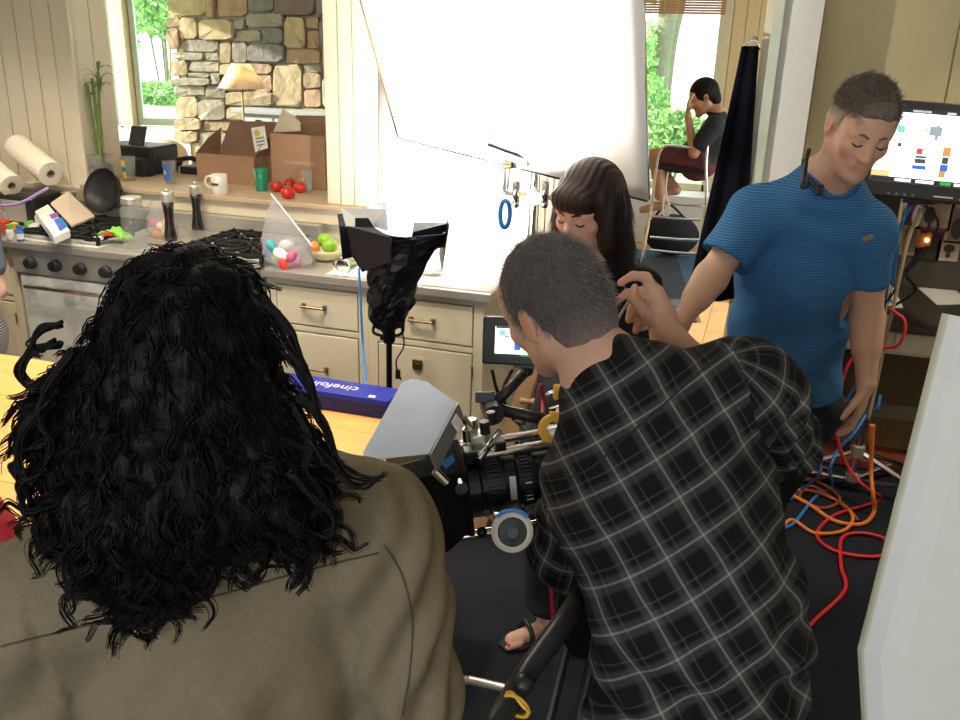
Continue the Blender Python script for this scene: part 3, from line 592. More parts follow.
# green packet
gp_ = thing('snack_packet', 'bright green wrapped packet with red print on the griddle cover', 'packet', S(112, 243, .93))
c = S(112, 242, .93); GRD = np.array([[c+np.array([u_*.15+RNG.normal(0, .004), v_*.09+.03, .012+.035*math.exp(-6*u_*u_)*(1+.5*math.sin(9*v_))+RNG.normal(0, .006)]) for u_ in np.linspace(-.5, .5, 10)] for v_ in np.linspace(-.5, .5, 7)])
GRD[:, :, 2] = np.maximum(GRD[:, :, 2], .928); b = MB(); b.grid(GRD); b.build('wrapper', mat('lime_wrapper', (.22, .62, .05), .35, var=.2, scale=20), gp_, solid=.004)
b = MB(); b.obox(c+np.array([.0, -.02, .042]), (.05, .012, .012), (RH, FH, UP)); b.build('red_print', PK['red'], gp_)
b = MB(); b.obox(c+np.array([-.05, -.02, .02]), (.04, .05, .012), (RH, FH, UP)); b.build('white_print', PK['wht'], gp_)
def mason(label, px, py, h, r):
    c = S(px, py, .926); t = thing('mason_jar', label, 'jar', c)
    b = MB(); b.lathe([(r*.92, 0), (r, .008), (r, h*.74), (r*.80, h*.86), (r*.80, h*.9)], c, n=28); b.build('glass', M_clear, t, smooth=True)
    b = MB(); b.lathe([(r*.86, h*.87), (r*.86, h*.98), (r*.8, h)], c, n=28); b.build('lid', M_clear if False else M_steel, t)
mason('large clear mason jar standing on the middle of the stove', 136, 247, .235, .055)
pb = thing('plastic_bag', 'clear bag of orange and yellow snacks behind the mason jar', 'plastic bag', S(163, 237, .926))
c = S(163, 238, .926); bag(pb, c, .085, .05, .18, M_plastic, 5, .6)
for k, (dx, dz, kk) in enumerate(((-.03, .02, 'orn'), (.03, .03, 'yel'), (.0, .06, 'wht'), (.035, .075, 'yel'), (-.035, .07, 'pnk'))):
    b = MB(); b.sphere(c+np.array([dx, 0, dz]), (.032, .025, .022), 12, 8); b.build('snack', PK[kk], pb, smooth=True)
M_dkwood = mat('ebony_wood', (.015, .011, .012), .25, var=.3, coat=.4)
def mill(label, px, py, top):
    c = S(px, py, .926); t = thing('pepper_mill', label, 'pepper mill', c); h = (py-top)*mpp(c)*1.03
    b = MB(); b.lathe([(.030, 0), (.031, h*.06), (.024, h*.25), (.020, h*.42), (.025, h*.62), (.028, h*.74)], c, n=24); b.build('body', M_dkwood, t, smooth=True)
    b = MB(); b.lathe([(.027, h*.74), (.031, h*.76), (.031, h*.90), (.026, h*.93)], c, n=24); b.build('head', M_steel, t, smooth=False, bevel=.002)
    b = MB(); b.lathe([(.008, h*.93), (.010, h*.96), (.006, h)], c, n=14); b.build('finial', M_steel, t, smooth=True)
mill('dark pepper mill with steel head, the nearer one beside the jar', 171, 240, 190)
mill('dark pepper mill with steel head standing below the white mug', 198, 229, 183)
cyl_thing('spice_tin', 'small white and yellow tin between the two pepper mills', 'tin', 185, 222, .926, [(.03, 0), (.03, .05), (.028, .055)], PK['wht'])
# big zip bag with sweets, bowl with limes, bottle
zb2 = thing('zip_bag', 'large clear zip bag of colourful sweets at the counter corner', 'plastic bag', S(285, 270, .912))
c = S(284, 266, .912)+np.array([0, .03, 0]); bag(zb2, c, .125, .085, .135, M_plastic, 8, .9)
ap = [S(262, 262, .915), atY(262, 232, c[1]), atY(272, 194, c[1]+.02), atY(312, 245, c[1]-.02), S(311, 264, .915)]
b = MB(); b.prism(ap, (0, .004, 0)); b.build('upper_film', M_plastic, zb2)
b = MB(); b.tube([atY(271, 194, c[1]+.015), atY(312, 246, c[1]-.025)], .004, 6); b.build('zip', mat('pale_zip', (.75, .72, .80), .4), zb2)
for dx, dy, dz, kk, s in ((-.07, -.02, .05, 'blu', .035), (-.03, -.05, .03, 'grn', .025), (.0, -.05, .055, 'wht', .042), (.05, -.05, .05, 'pnk', .034), (.02, -.07, .018, 'red', .032), (.06, -.02, .02, 'pnk', .03), (-.055, -.04, .09, 'teal', .03), (.0, .0, .09, 'wht', .04), (-.09, 0, .03, 'teal', .03)):
    b = MB(); b.sphere(c+np.array([dx, dy, dz]), (s, s*.7, s*.62), 10, 7, ax=Matrix.Rotation(random.uniform(0, 3), 3, 'Y')); b.build('sweet', PK[kk], zb2, smooth=True)
bw, c = cyl_thing('fruit_bowl', 'shallow cream bowl beside the big zip bag', 'bowl', 320, 262, .912, [(.04, 0), (.05, .004), (.085, .035), (.095, .052), (.091, .053), (.08, .036), (.04, .01)], mat('cream_ceramic', (.68, .62, .38), .3), off=(0, .06, 0))
cb = c
M_lime = mat('lime_skin', (.22, .46, .03), .4, var=.2, scale=20, bump=.1)
for lab, dx, dy, dz, r, m in (('lime', .03, -.02, .07, .036, M_lime), ('lime', -.02, .03, .08, .034, M_lime), ('orange', -.05, -.03, .055, .033, PK['orn'])):
    b = MB(); b.sphere(cb+np.array([dx, dy, dz]), (r, r, r*.95), 18, 12)
    lb = {0: 'green lime nearest the rim of the cream bowl', 1: 'green lime at the back of the cream bowl'}
    b.build(lab, m, label=('orange half hidden behind the zip bag in the bowl' if lab == 'orange' else lb[0 if dx > 0 else 1]), cat='fruit', smooth=True)
pk = thing('snack_bag', 'pink and purple snack bag behind the limes', 'packet', S(338, 240, .92)); c = S(338, 236, .915)
b = MB(); G2 = np.array([[c+np.array([u_*.19, .03*math.cos(3*u_)+v_*.05, .055+v_*.09+.012*math.sin(8*u_)]) for u_ in np.linspace(-.5, .5, 9)] for v_ in np.linspace(-.5, .5, 6)]); b.grid(G2); b.build('wrapper', mat('pink_wrapper', (.45, .08, .22), .35, var=.35, scale=18), pk, solid=.02, smooth=True)
bt = thing('plastic_bottle', 'clear plastic cup lying on its side by the foil lamp', 'bottle', S(343, 272, .913)); c = S(345, 262, .948); ax = unit((.12, -1, -.08))
b = MB(); b.lathe([(.036, .05), (.036, 0), (.034, -.10), (.022, -.14), (.016, -.17)], c, ax, 24, capends=False); b.build('body', M_clear, bt, smooth=True)
b = MB(); b.lathe([(.030, .046), (.037, .048), (.037, .056), (.026, .058), (.024, .05)], c, ax, 24); b.build('rim', M_chrome, bt)
b = MB(); b.lathe([(.03, -.08), (.033, -.0)], c, ax, 20); b.build('contents', mat('green_contents', (.35, .45, .15), .6, var=.5, scale=40), bt)

# ---- things on the pass-through sill (top z=1.10)
SZ = 1.10
vs_ = thing('bamboo_vase', 'square glass vase of pebbles with tall lucky bamboo on the sill', 'plant', (atY(99, 178, .70)[0]+.02, .70, SZ)); c = np.array([atY(99, 178, .70)[0]+.02, .70, SZ])
r = .048
for lo, hi in (((-r, -r), (r, -r+.004)), ((-r, r-.004), (r, r)), ((-r, -r), (-r+.004, r)), ((r-.004, -r), (r, r))):
    b = MB(); b.box((c[0]+lo[0], c[1]+lo[1], SZ), (c[0]+hi[0], c[1]+hi[1], SZ+.15)); b.build('glass_side', M_clear, vs_)
M_peb = mat('pebble', (.20, .15, .13), .7, var=.5, scale=20)
for i in range(44):
    q = c+np.array([random.uniform(-.038, .038), random.uniform(-.038, .038), .014+.095*i/44]); b = MB(); b.sphere(q, (.014, .012, .010), 8, 5); b.build('pebble', M_peb, vs_, smooth=True)
M_bamb = mat('bamboo_green', (.16, .24, .06), .45, var=.25, scale=30)
for i, (px, py, dy) in enumerate(((87, 84, .0), (92, 78, .02), (98, 72, -.02))):
    top = atY(px, py, c[1]+dy); b0 = c+np.array([.012*i-.012, dy, .03]); pts = np.array([b0*(1-t)+top*t for t in np.linspace(0, 1, 15)]); b = MB(); b.tube(pts, [.0085 if k % 3 else .0105 for k in range(15)], 8); st_ = b.build('cane', M_bamb, vs_)
    for k in range(13):
        o = top-UP*random.uniform(-.01, .10); az_ = random.uniform(0, 6.3); d = np.array([math.cos(az_)+.25, math.sin(az_)*.6-.15, random.uniform(.5, 1.8)]); d = unit(d); Lf = random.uniform(.10, .19); w = .011
        side = unit(np.cross(d, UP)); cen = [o+d*Lf*t-UP*.10*t*t*Lf/.15 for t in np.linspace(0, 1, 6)]
        if min(p[0] for p in cen) < -2.46: continue
        b = MB()
        b.grid(np.array([[p-side*w*math.sin(math.pi*min(.97, .08+t*.92)), p+UP*.002, p+side*w*math.sin(math.pi*min(.97, .08+t*.92))] for p, t in zip(cen, np.linspace(0, 1, 6))])); b.build('leaf', M_bamb, st_, smooth=True)
pr_ = thing('printer', 'black desktop printer with a raised feeder at the back of the sill', 'printer', atZ(130, 168, SZ)); c0, c1 = atY(101, 166, 1.05), atY(155, 166, 1.05)
b = MB(); b.box((c0[0], 1.03, SZ), (c1[0], 1.28, SZ+.16)); b.build('body', M_black, pr_, bevel=.012)
b = MB(); q0, q1 = atY(126, 130, 1.1), atY(139, 130, 1.1); b.prism([(q0[0], 1.10, SZ+.15), (q1[0]+.01, 1.10, SZ+.15), (q1[0]+.0, 1.16, SZ+.26), (q0[0]-.01, 1.16, SZ+.26)], (0, .02, 0)); b.build('paper_feeder', M_black, pr_, bevel=.004)
b = MB(); b.box((c1[0]-.14, .95, SZ), (c1[0]-.01, 1.04, SZ+.10)); b.build('control_unit', M_black, pr_, bevel=.01)
b = MB(); b.box((c0[0]+.03, 1.025, SZ+.04), (c1[0]-.12, 1.031, SZ+.09)); b.build('tray_slot', M_blackmetal, pr_)
def tumbler(name, label, px, py, h, m, r=.038, deco=None, liquid=None):
    c = atZ(px, py, SZ); t = thing(name, label, 'cup', c); b = MB(); b.lathe([(r*.78, 0), (r, h), (r-.003, h), (r*.78-.003, .008), (0.001, .008)], c, n=28, capends=False); b.build('glass', m, t, smooth=True)
    if deco is not None:
        for dk, (a, z, w, hh) in enumerate(deco[1]):
            aa = np.linspace(a-w, a+w, 8); rr = lambda z_: r*(.78+.22*z_/h)+.0008; q0 = YAW+math.pi
            b = MB(); b.grid(np.array([[c+np.array([math.sin(x+YAW*0-.3)*rr(zz), -math.cos(x-.3)*rr(zz), zz]) for x in aa] for zz in (z, z+hh)])); b.build('print', deco[0][dk % len(deco[0])], t, smooth=True)
    if liquid: b = MB(); b.lathe([(r*.76, .01), (r*.93, h*.72)], c, n=24); b.build('drink', liquid, t, smooth=True)
    return t
tumbler('tumbler', 'tall glass tumbler with yellow and blue print on the sill', 130, 181, .135, M_clear, .040, ([PK['yel'], PK['blu'], PK['yel']], [(.0, .02, .5, .035), (.0, .055, .55, .022), (.0, .08, .5, .038)]))
tumbler('tumbler', 'glass tumbler with a blue print and yellow mark', 171, 184, .125, M_clear, .038, ([PK['blu'], PK['yel']], [(.0, .02, .9, .085), (.05, .055, .25, .02)]))
tumbler('tumbler', 'green tinted tumbler beside the big open carton', 262, 191, .12, mat('green_glass', (.03, .33, .18), .15, trans=.3), .037)
tumbler('tumbler', 'clear tumbler with orange leaf print behind the tomatoes', 307, 192, .115, M_clear, .036, ([PK['orn'], PK['orn'], PK['orn']], [(-.3, .03, .2, .03), (.15, .055, .2, .025), (-.1, .085, .25, .02)]))
mg = thing('mug', 'white mug with dark red lettering on the sill edge', 'mug', atZ(220, 194, SZ)); c = atZ(220, 193.5, SZ); r = .042
b = MB(); b.lathe([(r*.92, 0), (r, .006), (r, .098), (r-.004, .1), (r-.005, .01), (.001, .01)], c, n=32, capends=False); b.build('body', mat('white_ceramic', (.78, .76, .72), .25), mg, smooth=True)
b = MB(); b.tube(bez([c+np.array([-r*.95, 0, .085]), c+np.array([-r-.03, -.005, .08]), c+np.array([-r-.034, -.005, .04]), c+np.array([-r*.93, 0, .022])], 16), .006, 8); b.build('handle', MATS['white_ceramic'], mg, smooth=True)
sq = []
for k in range(60):                     # unreadable dark red script across the mug
    a = -.55+k*.017; zz = .052+.006*math.sin(k*1.1)+.004*math.sin(k*.53); sq.append(c+np.array([math.sin(a)*(r+.0006), -math.cos(a)*(r+.0006), zz]))
b = MB(); b.tube(sq, .0016, 5); b.build('lettering', mat('dark_red_ink', (.10, .01, .015), .5), mg, smooth=True)
# tomatoes on the vine
M_tom = mat('tomato_red', (.60, .02, .015), .22, var=.1, coat=.3)
TT = [(277, 192, .034, 'red tomato at the left of the bunch on the sill'), (288, 199, .037, 'large red tomato at the front of the bunch'), (300, 193, .034, 'red tomato at the right of the bunch by the tumbler'), (290, 189, .032, 'red tomato half hidden at the back of the bunch')]
for px, py, r, lb in TT:
    c = atZ(px, py, SZ); t = thing('tomato', lb, 'tomato', c, 'tomatoes on the sill'); b = MB(); b.sphere(c+UP*r*.85, (r, r, r*.86), 20, 12); b.build('fruit', M_tom, t, smooth=True)
    b = MB()
    for k in range(5):
        a = k*1.257; b.tube(bez([c+UP*r*1.68, c+np.array([math.cos(a)*.012, math.sin(a)*.012, r*1.73]), c+np.array([math.cos(a)*.02, math.sin(a)*.02, r*1.62])], 6), .002, 5)
    b.cyl(c+UP*r*1.65, c+UP*(r*1.65+.016), .003, n=6); b.build('stem', M_bamb, t)
# desk telephone
ph = thing('telephone', 'black telephone handset and coiled cord behind the blue tumbler', 'telephone', atZ(190, 174, SZ)); c = atZ(190, 174, SZ)
b = MB(); b.box((c[0]-.06, c[1]-.02, SZ), (c[0]+.07, c[1]+.12, SZ+.045)); b.build('base', M_black, ph, bevel=.012)
b = MB(); b.tube(bez([c+np.array([-.09, .02, .075]), c+np.array([0, .02, .09]), c+np.array([.09, .02, .075])], 12), [.018]+[.013]*10+[.018] if False else .015, 10); b.sphere(c+np.array([-.085, .015, .062]), .026, 12, 8); b.sphere(c+np.array([.085, .015, .062]), .026, 12, 8); b.build('handset', M_black, ph, smooth=True)
b = MB(); b.tube(bez([c+np.array([-.1, .03, .02]), atZ(165, 170, SZ+.006), atZ(150, 176, SZ+.006), atZ(140, 172, SZ+.006), atZ(118, 171, SZ+.006)], 30), .004, 6); b.build('cord', M_black, ph, smooth=True)
# cardboard boxes
M_tape = mat('packing_tape', (.46, .33, .22), .3)
def P_(px, py, y): return atY(px, py, y)
cx = thing('cardboard_box', 'open cardboard carton with raised flaps left on the sill', 'box', atZ(235, 182, SZ)); a0, a1 = atZ(203, 180, SZ), atZ(250, 187, SZ)
bx0, bx1 = a0[0], a1[0]; yf = (a0[1]+a1[1])/2; dp = .24; hh = .155; th = .005
def carton(t, bx0, bx1, yf, dp, z0, hh, m=M_card):
    for lo, hi in (((bx0, yf, z0), (bx1, yf+th, z0+hh)), ((bx0, yf+dp-th, z0), (bx1, yf+dp, z0+hh)), ((bx0, yf+th, z0), (bx0+th, yf+dp-th, z0+hh)), ((bx1-th, yf+th, z0), (bx1, yf+dp-th, z0+hh))):
        b = MB(); b.box(lo, hi); b.build('side', m, t)
    b = MB(); b.box((bx0+th, yf+th, z0), (bx1-th, yf+dp-th, z0+th)); b.build('bottom', M_cardin, t)
carton(cx, bx0, bx1, yf, dp, SZ, hh)
b = MB(); b.prism([(bx0, yf+dp, SZ+hh), (bx1, yf+dp, SZ+hh), (bx1+.05, yf+dp+.03, SZ+hh+.17), (bx0+.06, yf+dp+.03, SZ+hh+.16)], (0, .005, 0)); b.build('flap', M_cardin, cx)
b = MB(); b.prism([(bx0, yf, SZ+hh), (bx0, yf+dp, SZ+hh), (bx0-.0, yf+dp+.02, SZ+hh+.12), (bx0+.005, yf+.12, SZ+hh+.075)], (.005, 0, 0)); b.build('flap', M_cardin, cx)
fl = MB(); FP = [(bx1, yf+.01, SZ+hh), (bx1, yf+dp, SZ+hh), (bx1+.07, yf+dp-.04, SZ+hh+.12), (bx1+.055, yf+.03, SZ+hh+.09)]; fl.prism(FP, (0, 0, -.005)); fob = fl.build('flap', M_cardin, cx)
A, B_, Cc, Dd = [np.array(p) for p in FP]
b = MB(); lab = [A*.75+Dd*.25+UP*.004+.0, A*.35+Dd*.65, 0, 0]; p0 = P_(252, 150, yf-.005); 
b.prism([P_(251, 128, yf+.03), P_(264, 126, yf+.03), P_(268, 148, yf+.025), P_(255, 152, yf+.025)], (0, .004, 0)); lb_ = b.build('shipping_label', M_paper, cx)
b = MB(); b.sphere(P_(257, 133, yf+.028), (.018, .003, .018), 14, 8); b.build('yellow_sticker', PK['yel'], lb_)
b = MB()
for k in range(4): b.prism([P_(255.5+k*.6, 138+k*3.4, yf+.026), P_(264+k*.6, 136.5+k*3.4, yf+.026), P_(264.3+k*.6, 138+k*3.4, yf+.026), P_(255.8+k*.6, 139.6+k*3.4, yf+.026)], (0, .003, 0))
b.build('printed_line', mat('grey_print', (.25, .25, .26), .6), lb_)
cx2 = thing('cardboard_box', 'tall cardboard carton with a white insert behind the tomatoes', 'box', atZ(300, 192, SZ)); a0, a1 = atZ(271, 187, SZ), atZ(317, 193, SZ); yf2 = (a0[1]+a1[1])/2+.05
hb = atY(271, 133, yf2)[2]-SZ
carton(cx2, a0[0], a1[0]+.01, yf2, .2, SZ, hb); 
b = MB(); x2 = a1[0]+.01; b.prism([(x2, yf2+.01, SZ+hb), (x2, yf2+.2, SZ+hb), (x2+.055, yf2+.2, SZ+hb*.2), (x2+.05, yf2+.02, SZ+hb*.15)], (.004, 0, .0)); b.build('flap', M_card, cx2)
b = MB(); b.prism([(a0[0], yf2+.2, SZ+hb), (x2, yf2+.2, SZ+hb), (x2+.06, yf2+.24, SZ+hb+.09), (a0[0]+.03, yf2+.24, SZ+hb+.08)], (0, .004, 0)); b.build('flap', M_cardin, cx2)
b = MB(); b.prism([P_(273, 133, yf2+.08), P_(283, 108, yf2+.12), P_(300, 122, yf2+.12), P_(300, 131, yf2+.08)], (0, .004, 0)); b.build('insert', mat('kraft_insert', (.62, .52, .38), .8), cx2)
b = MB(); b.box((a0[0]+.08, yf2-.001, SZ+hb*.45), (a1[0]-.05, yf2, SZ+hb*.51)); b.build('tape_strip', M_tape, cx2)
# ---- back room furniture: armchair, cushion, mantel shelf, lamp
ac = thing('armchair', 'cream rounded armchair back beyond the sill', 'chair', atY(160, 165, 2.4)*np.array([1, 1, 0]))
cA = atY(160, 150, 2.4); prof = []
for t in np.linspace(0, math.pi, 15): prof.append((cA[0]+math.cos(t)*.16, 2.4, cA[2]-.05+math.sin(t)*.12))
b = MB(); b.prism([(cA[0]+.16, 2.4, .4)]+prof+[(cA[0]-.16, 2.4, .4)], (0, .14, 0)); b.build('backrest', mat('cream_upholstery', (.62, .50, .30), .85, bump=.1), ac, bevel=.03)
b = MB(); b.box((cA[0]-.3, 1.75, .16), (cA[0]+.3, 2.45, .42)); b.build('seat', MATS['cream_upholstery'], ac, bevel=.04)
for sx_ in (-.27, .27):
    for sy_ in (1.8, 2.4): b = MB(); b.cyl((cA[0]+sx_, sy_, 0), (cA[0]+sx_, sy_, .17), .02, .026, 10); b.build('leg', M_wood, ac)
cu = thing('cushion', 'patterned cushion on the cream armchair', 'cushion', cA+np.array([.06, -.05, -.15])); b = MB(); b.sphere(cA+np.array([.05, -.12, -.06]), (.12, .06, .10), 20, 12); b.build('cover', mat('floral_fabric', (.40, .36, .25), .9, var=.7, scale=25), cu, smooth=True)
b = MB(); b.tube([cA+np.array([.05+.12*math.cos(a), -.12, -.06+.10*math.sin(a)]) for a in np.linspace(0, 2*np.pi, 25)], .006, 6, cap=False); b.build('piping', MATS['cream_upholstery'], cu, smooth=True)
mt = thing('mantel_shelf', 'grey painted mantel shelf with small cabinet doors under the stones', 'shelf', (-2.5, SY-.1, 1.0)); m0 = atY(232, 108, SY-.22); xr_ = -.9
M_grey = mat('grey_blue_paint', (.36, .40, .42), .5)
b = MB(); b.box((m0[0], SY-.24, m0[2]-.035), (xr_, SY+.05, m0[2])); b.build('shelf_board', M_grey, mt, bevel=.004)
b = MB(); b.box((m0[0]+.09, SY-.20, m0[2]-.4), (xr_, SY+.02, m0[2]-.035)); b.build('carcass', M_grey, mt)
for k in range(5):
    x = m0[0]+.11+k*.27; b = MB(); b.box((x, SY-.215, m0[2]-.36), (x+.25, SY-.20, m0[2]-.06)); d = b.build('door', mat('pale_grey_paint', (.50, .53, .54), .5), mt, bevel=.004)
    b = MB(); b.box((x+.10, SY-.225, m0[2]-.105), (x+.145, SY-.214, m0[2]-.08)); b.build('latch', M_black, d)
tl = thing('table_lamp', 'table lamp with a bright white cone shade before the stones', 'lamp', atY(246, 150, 2.6)*np.array([1, 1, 0]))
lc = atY(242, 88, 2.6); s_ = mpp(lc); r1, r0 = 23*s_, 9*s_
M_shade = bpy.data.materials.new('lamp_shade_cloth'); M_shade.use_nodes = True; _t = M_shade.node_tree; _t.nodes.clear()
_o = nd(_t, 'ShaderNodeOutputMaterial'); _d = nd(_t, 'ShaderNodeBsdfDiffuse'); _tr = nd(_t, 'ShaderNodeBsdfTranslucent'); _m = nd(_t, 'ShaderNodeMixShader'); _m.inputs[0].default_value = .5
_d.inputs[0].default_value = (.85, .80, .68, 1); _tr.inputs[0].default_value = (.9, .78, .55, 1); _t.links.new(_d.outputs[0], _m.inputs[1]); _t.links.new(_tr.outputs[0], _m.inputs[2]); _t.links.new(_m.outputs[0], _o.inputs[0])
b = MB(); b.lathe([(r1, 0), (r0, 23*s_)], lc, n=32, capends=False); b.build('shade', M_shade, tl, smooth=True, solid=.002)
b = MB(); b.cyl(lc*np.array([1, 1, 0])+UP*.78, lc+UP*20*s_, .008, n=10); b.lathe([(.02, 0), (.03, .02), (.015, .06)], lc-UP*.03, n=14); b.build('stem', M_brass, tl)
b = MB(); b.lathe([(.09, .0), (.09, .015), (.03, .03), (.02, .1)], lc*np.array([1, 1, 0])+UP*.72, n=24); b.build('base', M_brass, tl)
b = MB(); b.sphere(lc+UP*.05, .03, 12, 8); b.build('bulb', mat('warm_bulb', (1, .8, .5), .4, emit=(1, .75, .4), estr=30), tl, smooth=True)
st2 = thing('side_table', 'side table carrying the cone shaded lamp in the back room', 'table', lc*np.array([1, 1, 0]))
b = MB(); b.box((lc[0]-.25, 2.35, .69), (lc[0]+.25, 2.85, .72)); b.build('top', M_sill, st2)
for sx_ in (-.22, .22):
    for sy_ in (2.38, 2.82): b = MB(); b.cyl((lc[0]+sx_, sy_, 0), (lc[0]+sx_, sy_, .69), .02, n=8); b.build('leg', M_sill, st2)
# ================================================================== FILM CAMERA
fw = unit(-RH*.97-FH*.16-UP*.12); near = unit(np.cross(UP, fw)); cup = np.cross(fw, near)
if near[1] > 0: near = -near; cup = np.cross(fw, near)
if cup[2] < 0: cup = -cup
L0 = D(518, 478, 1.54)
fc = thing('film_camera', 'black film camera with matte box, lens and follow focus before the operator', 'camera', L0*np.array([1, 1, 0])+UP*(L0[2]-.12))
def cpt(a, n_, u_): return L0+fw*a+near*n_+cup*u_
AX = (fw, near, cup)
def cbox(name, c, size, m, bevel=.004, parent=None): b = MB(); b.obox(cpt(*c), size, AX); return b.build(name, m, parent or fc, bevel=bevel)
def ccyl(name, a, c, r0, m, r1=None, n=24, parent=None, bevel=0): b = MB(); b.cyl(cpt(*a), cpt(*c), r0, r1, n); return b.build(name, m, parent or fc, bevel=bevel)
cbox('camera_body', (-.15, -.02, .0), (.17, .12, .14), M_black, .01)
cbox('battery', (-.265, -.03, .0), (.06, .10, .12), M_black, .01)
ln = MB(); ln.lathe([(.040, -.07), (.048, -.06), (.048, -.03), (.052, -.028), (.052, .005), (.047, .008), (.047, .03), (.054, .032), (.054, .075), (.058, .08), (.058, .105)], cpt(0, 0, 0), fw, 32); lens = ln.build('lens', M_blackmetal, fc)
for k, (a0, a1, r) in enumerate(((-.02, -.002, .0535), (.04, .066, .0555))):
    b = MB(); n = 44
    for i in range(n):
        th = 2*math.pi*i/n; d = near*math.cos(th)+cup*math.sin(th); b.obox(cpt((a0+a1)/2, 0, 0)+d*r, (a1-a0, .004, .004), (fw, np.cross(fw, d), d))
    b.build('gear_ring', M_black, lens)
b = MB(); b.obox(cpt(.018, .0475, .006), (.012, .002, .05), AX); b.build('lens_label', M_paper, lens)
for k in range(5): b = MB(); b.obox(cpt(-.012, .053, -.02+k*.009), (.012, .002, .0025), AX); b.build('scale_mark', M_paper, lens)
# matte box: hollow tapered hood
mbx = MB(); o_, i_ = .092, .060
R0 = [cpt(.11, s*.062, t*.058) for s, t in ((-1, -1), (1, -1), (1, 1), (-1, 1))]; R1 = [cpt(.155, s*.088, t*.078) for s, t in ((-1, -1), (1, -1), (1, 1), (-1, 1))]; R2 = [cpt(.235, s*.105, t*.09) for s, t in ((-1, -1), (1, -1), (1, 1), (-1, 1))]
for ra, rb in ((R0, R1), (R1, R2)):
    mbx.add(ra+rb, [(k, (k+1) % 4, 4+(k+1) % 4, 4+k) for k in range(4)])
M_flock = mat('black_flock', (.012, .012, .013), .95, var=.3, spec=.05)
matte = mbx.build('matte_box', M_flock, fc, solid=.006)
b = MB(); b.obox(cpt(.108, 0, 0), (.012, .15, .135), AX); b.build('filter_stage', M_flock, matte, bevel=.003)
b = MB(); q = [D(x, y, 1.385) for x, y in ((394, 479), (399, 476), (419, 486), (416, 490))]; b.prism(q, FH*.002); b.build('white_label', M_paper, matte)
b = MB(); q = [D(x, y, 1.40) for x, y in ((441, 463), (452, 455), (455, 461), (446, 469))]; b.prism(q, FH*.003); b.build('blue_tape', M_bluecable, matte)
for s in (-1, 1): ccyl('side_knob', (.12, s*.08, .05), (.12, s*.10, .05), .012, M_chrome, parent=matte)
# top flag: sheet with folded edge, hinged along the top of the matte box
FZ = 1.225
M_flag = mat('flag_aluminium', (.27, .34, .45), .6, .1, var=.12, scale=10, bump=.05)
fp = [(457, 403), (440, 392), (428, 383), (412, 379), (402, 383), (363, 453), (364, 459), (372, 461), (429, 455)]
b = MB(); b.prism([atZ(x, y, FZ+ (0 if i in (0, 8) else .004)) for i, (x, y) in enumerate(fp)], UP*.002); flg = b.build('top_flag', M_flag, fc, bevel=.0008)
h0, h1 = atZ(457, 403, FZ), atZ(429, 455, FZ); b = MB(); b.prism([h0, h1, h1-UP*.032+.6*(fw*-.02), h0-UP*.032+.6*(fw*-.02)], -fw*.003); b.build('folded_edge', mat('flag_edge', (.20, .22, .25), .45, .3), flg)
b = MB(); q = [h0*.82+h1*.18, h0*.64+h1*.36]; b.prism([q[0]-UP*.006-fw*.006, q[1]-UP*.006-fw*.006, q[1]-UP*.026-fw*.018, q[0]-UP*.026-fw*.018], -fw*.002); b.build('tag', M_paper, flg)
b = MB(); b.prism([atZ(386, 461, FZ-.02), atZ(424, 453, FZ-.02), atZ(425, 459, FZ-.025), atZ(386, 469, FZ-.025)], UP*.003); b.build('taped_strip', mat('masking_tape', (.58, .48, .32), .7, var=.3, scale=60), flg)
for a in (h0, h1): b = MB(); b.cyl(a-UP*.03-fw*.01, a-UP*.055-fw*.03, .007, n=10); b.build('flag_arm', M_chrome, flg)
# rods, bracket and hardware above the lens
for n_, u_ in ((.0, .062), (-.055, .062)): ccyl('top_rod', (-.12, n_, u_), (.10, n_, u_), .0095, M_chrome)
for n_ in (-.04, .04): ccyl('support_rod', (-.25, n_, -.085), (.14, n_, -.085), .0095, M_chrome)
for k, (a, n_, u_, s) in enumerate(((.07, -.02, .085, .030), (.09, .02, .075, .026), (.05, -.05, .08, .022), (.03, .01, .082, .02))):
    cbox('bracket', (a, n_, u_), (s, s*1.2, s), M_blackmetal if k % 2 else M_steel, .003)
for k, (a, n_, u_) in enumerate(((.075, -.03, .10), (.055, .0, .105), (.09, .01, .10), (.035, -.05, .10))):
    ccyl('thumb_screw', (a, n_, u_), (a, n_, u_+.026), .010, M_chrome if k % 2 == 0 else M_black, n=14, bevel=.001)
ccyl('bridge_arm', (.02, -.06, .075), (.08, .05, .075), .007, M_chrome)
# follow focus wheel facing the viewer
ffc = D(512, 531, 1.36); b = MB(); fd = unit(CAM-ffc); fd = unit(fd*.75+near*.4)
b = MB(); b.lathe([(.020, 0), (.036, 0), (.037, .004), (.037, .016), (.031, .020), (.024, .020), (.024, .012)], ffc-fd*.01, fd, 36); ff = b.build('focus_wheel', mat('focus_disc', (.68, .64, .56), .5), fc, smooth=False)
b = MB(); b.lathe([(.025, .0), (.026, .02), (.024, .028), (.012, .030), (.011, .026)], ffc-fd*.008, fd, 28); b.build('hand_knob', M_black, ff, smooth=False)
b = MB(); e1, e2, _ = frame(fd); aa = np.linspace(math.pi*.25, math.pi*.75, 12)
wr = [ffc+fd*.008+(CX*math.cos(a)+CU*math.sin(a))*.0375 for a in aa]; b.tube(wr, .0035, 6); b.build('blue_mark', M_bluecable, ff)
b = MB(); b.cyl(ffc-fd*.01, ffc-fd*.10, .014, n=14); b.obox(ffc-fd*.085, (.05, .05, .05), AX); b.build('gear_housing', M_black, ff)
q0, q1 = D(494, 516, 1.42), D(524, 517, 1.42); b = MB(); b.cyl(q0, q1, .008, n=12); b.build('side_rod', M_chrome, fc)
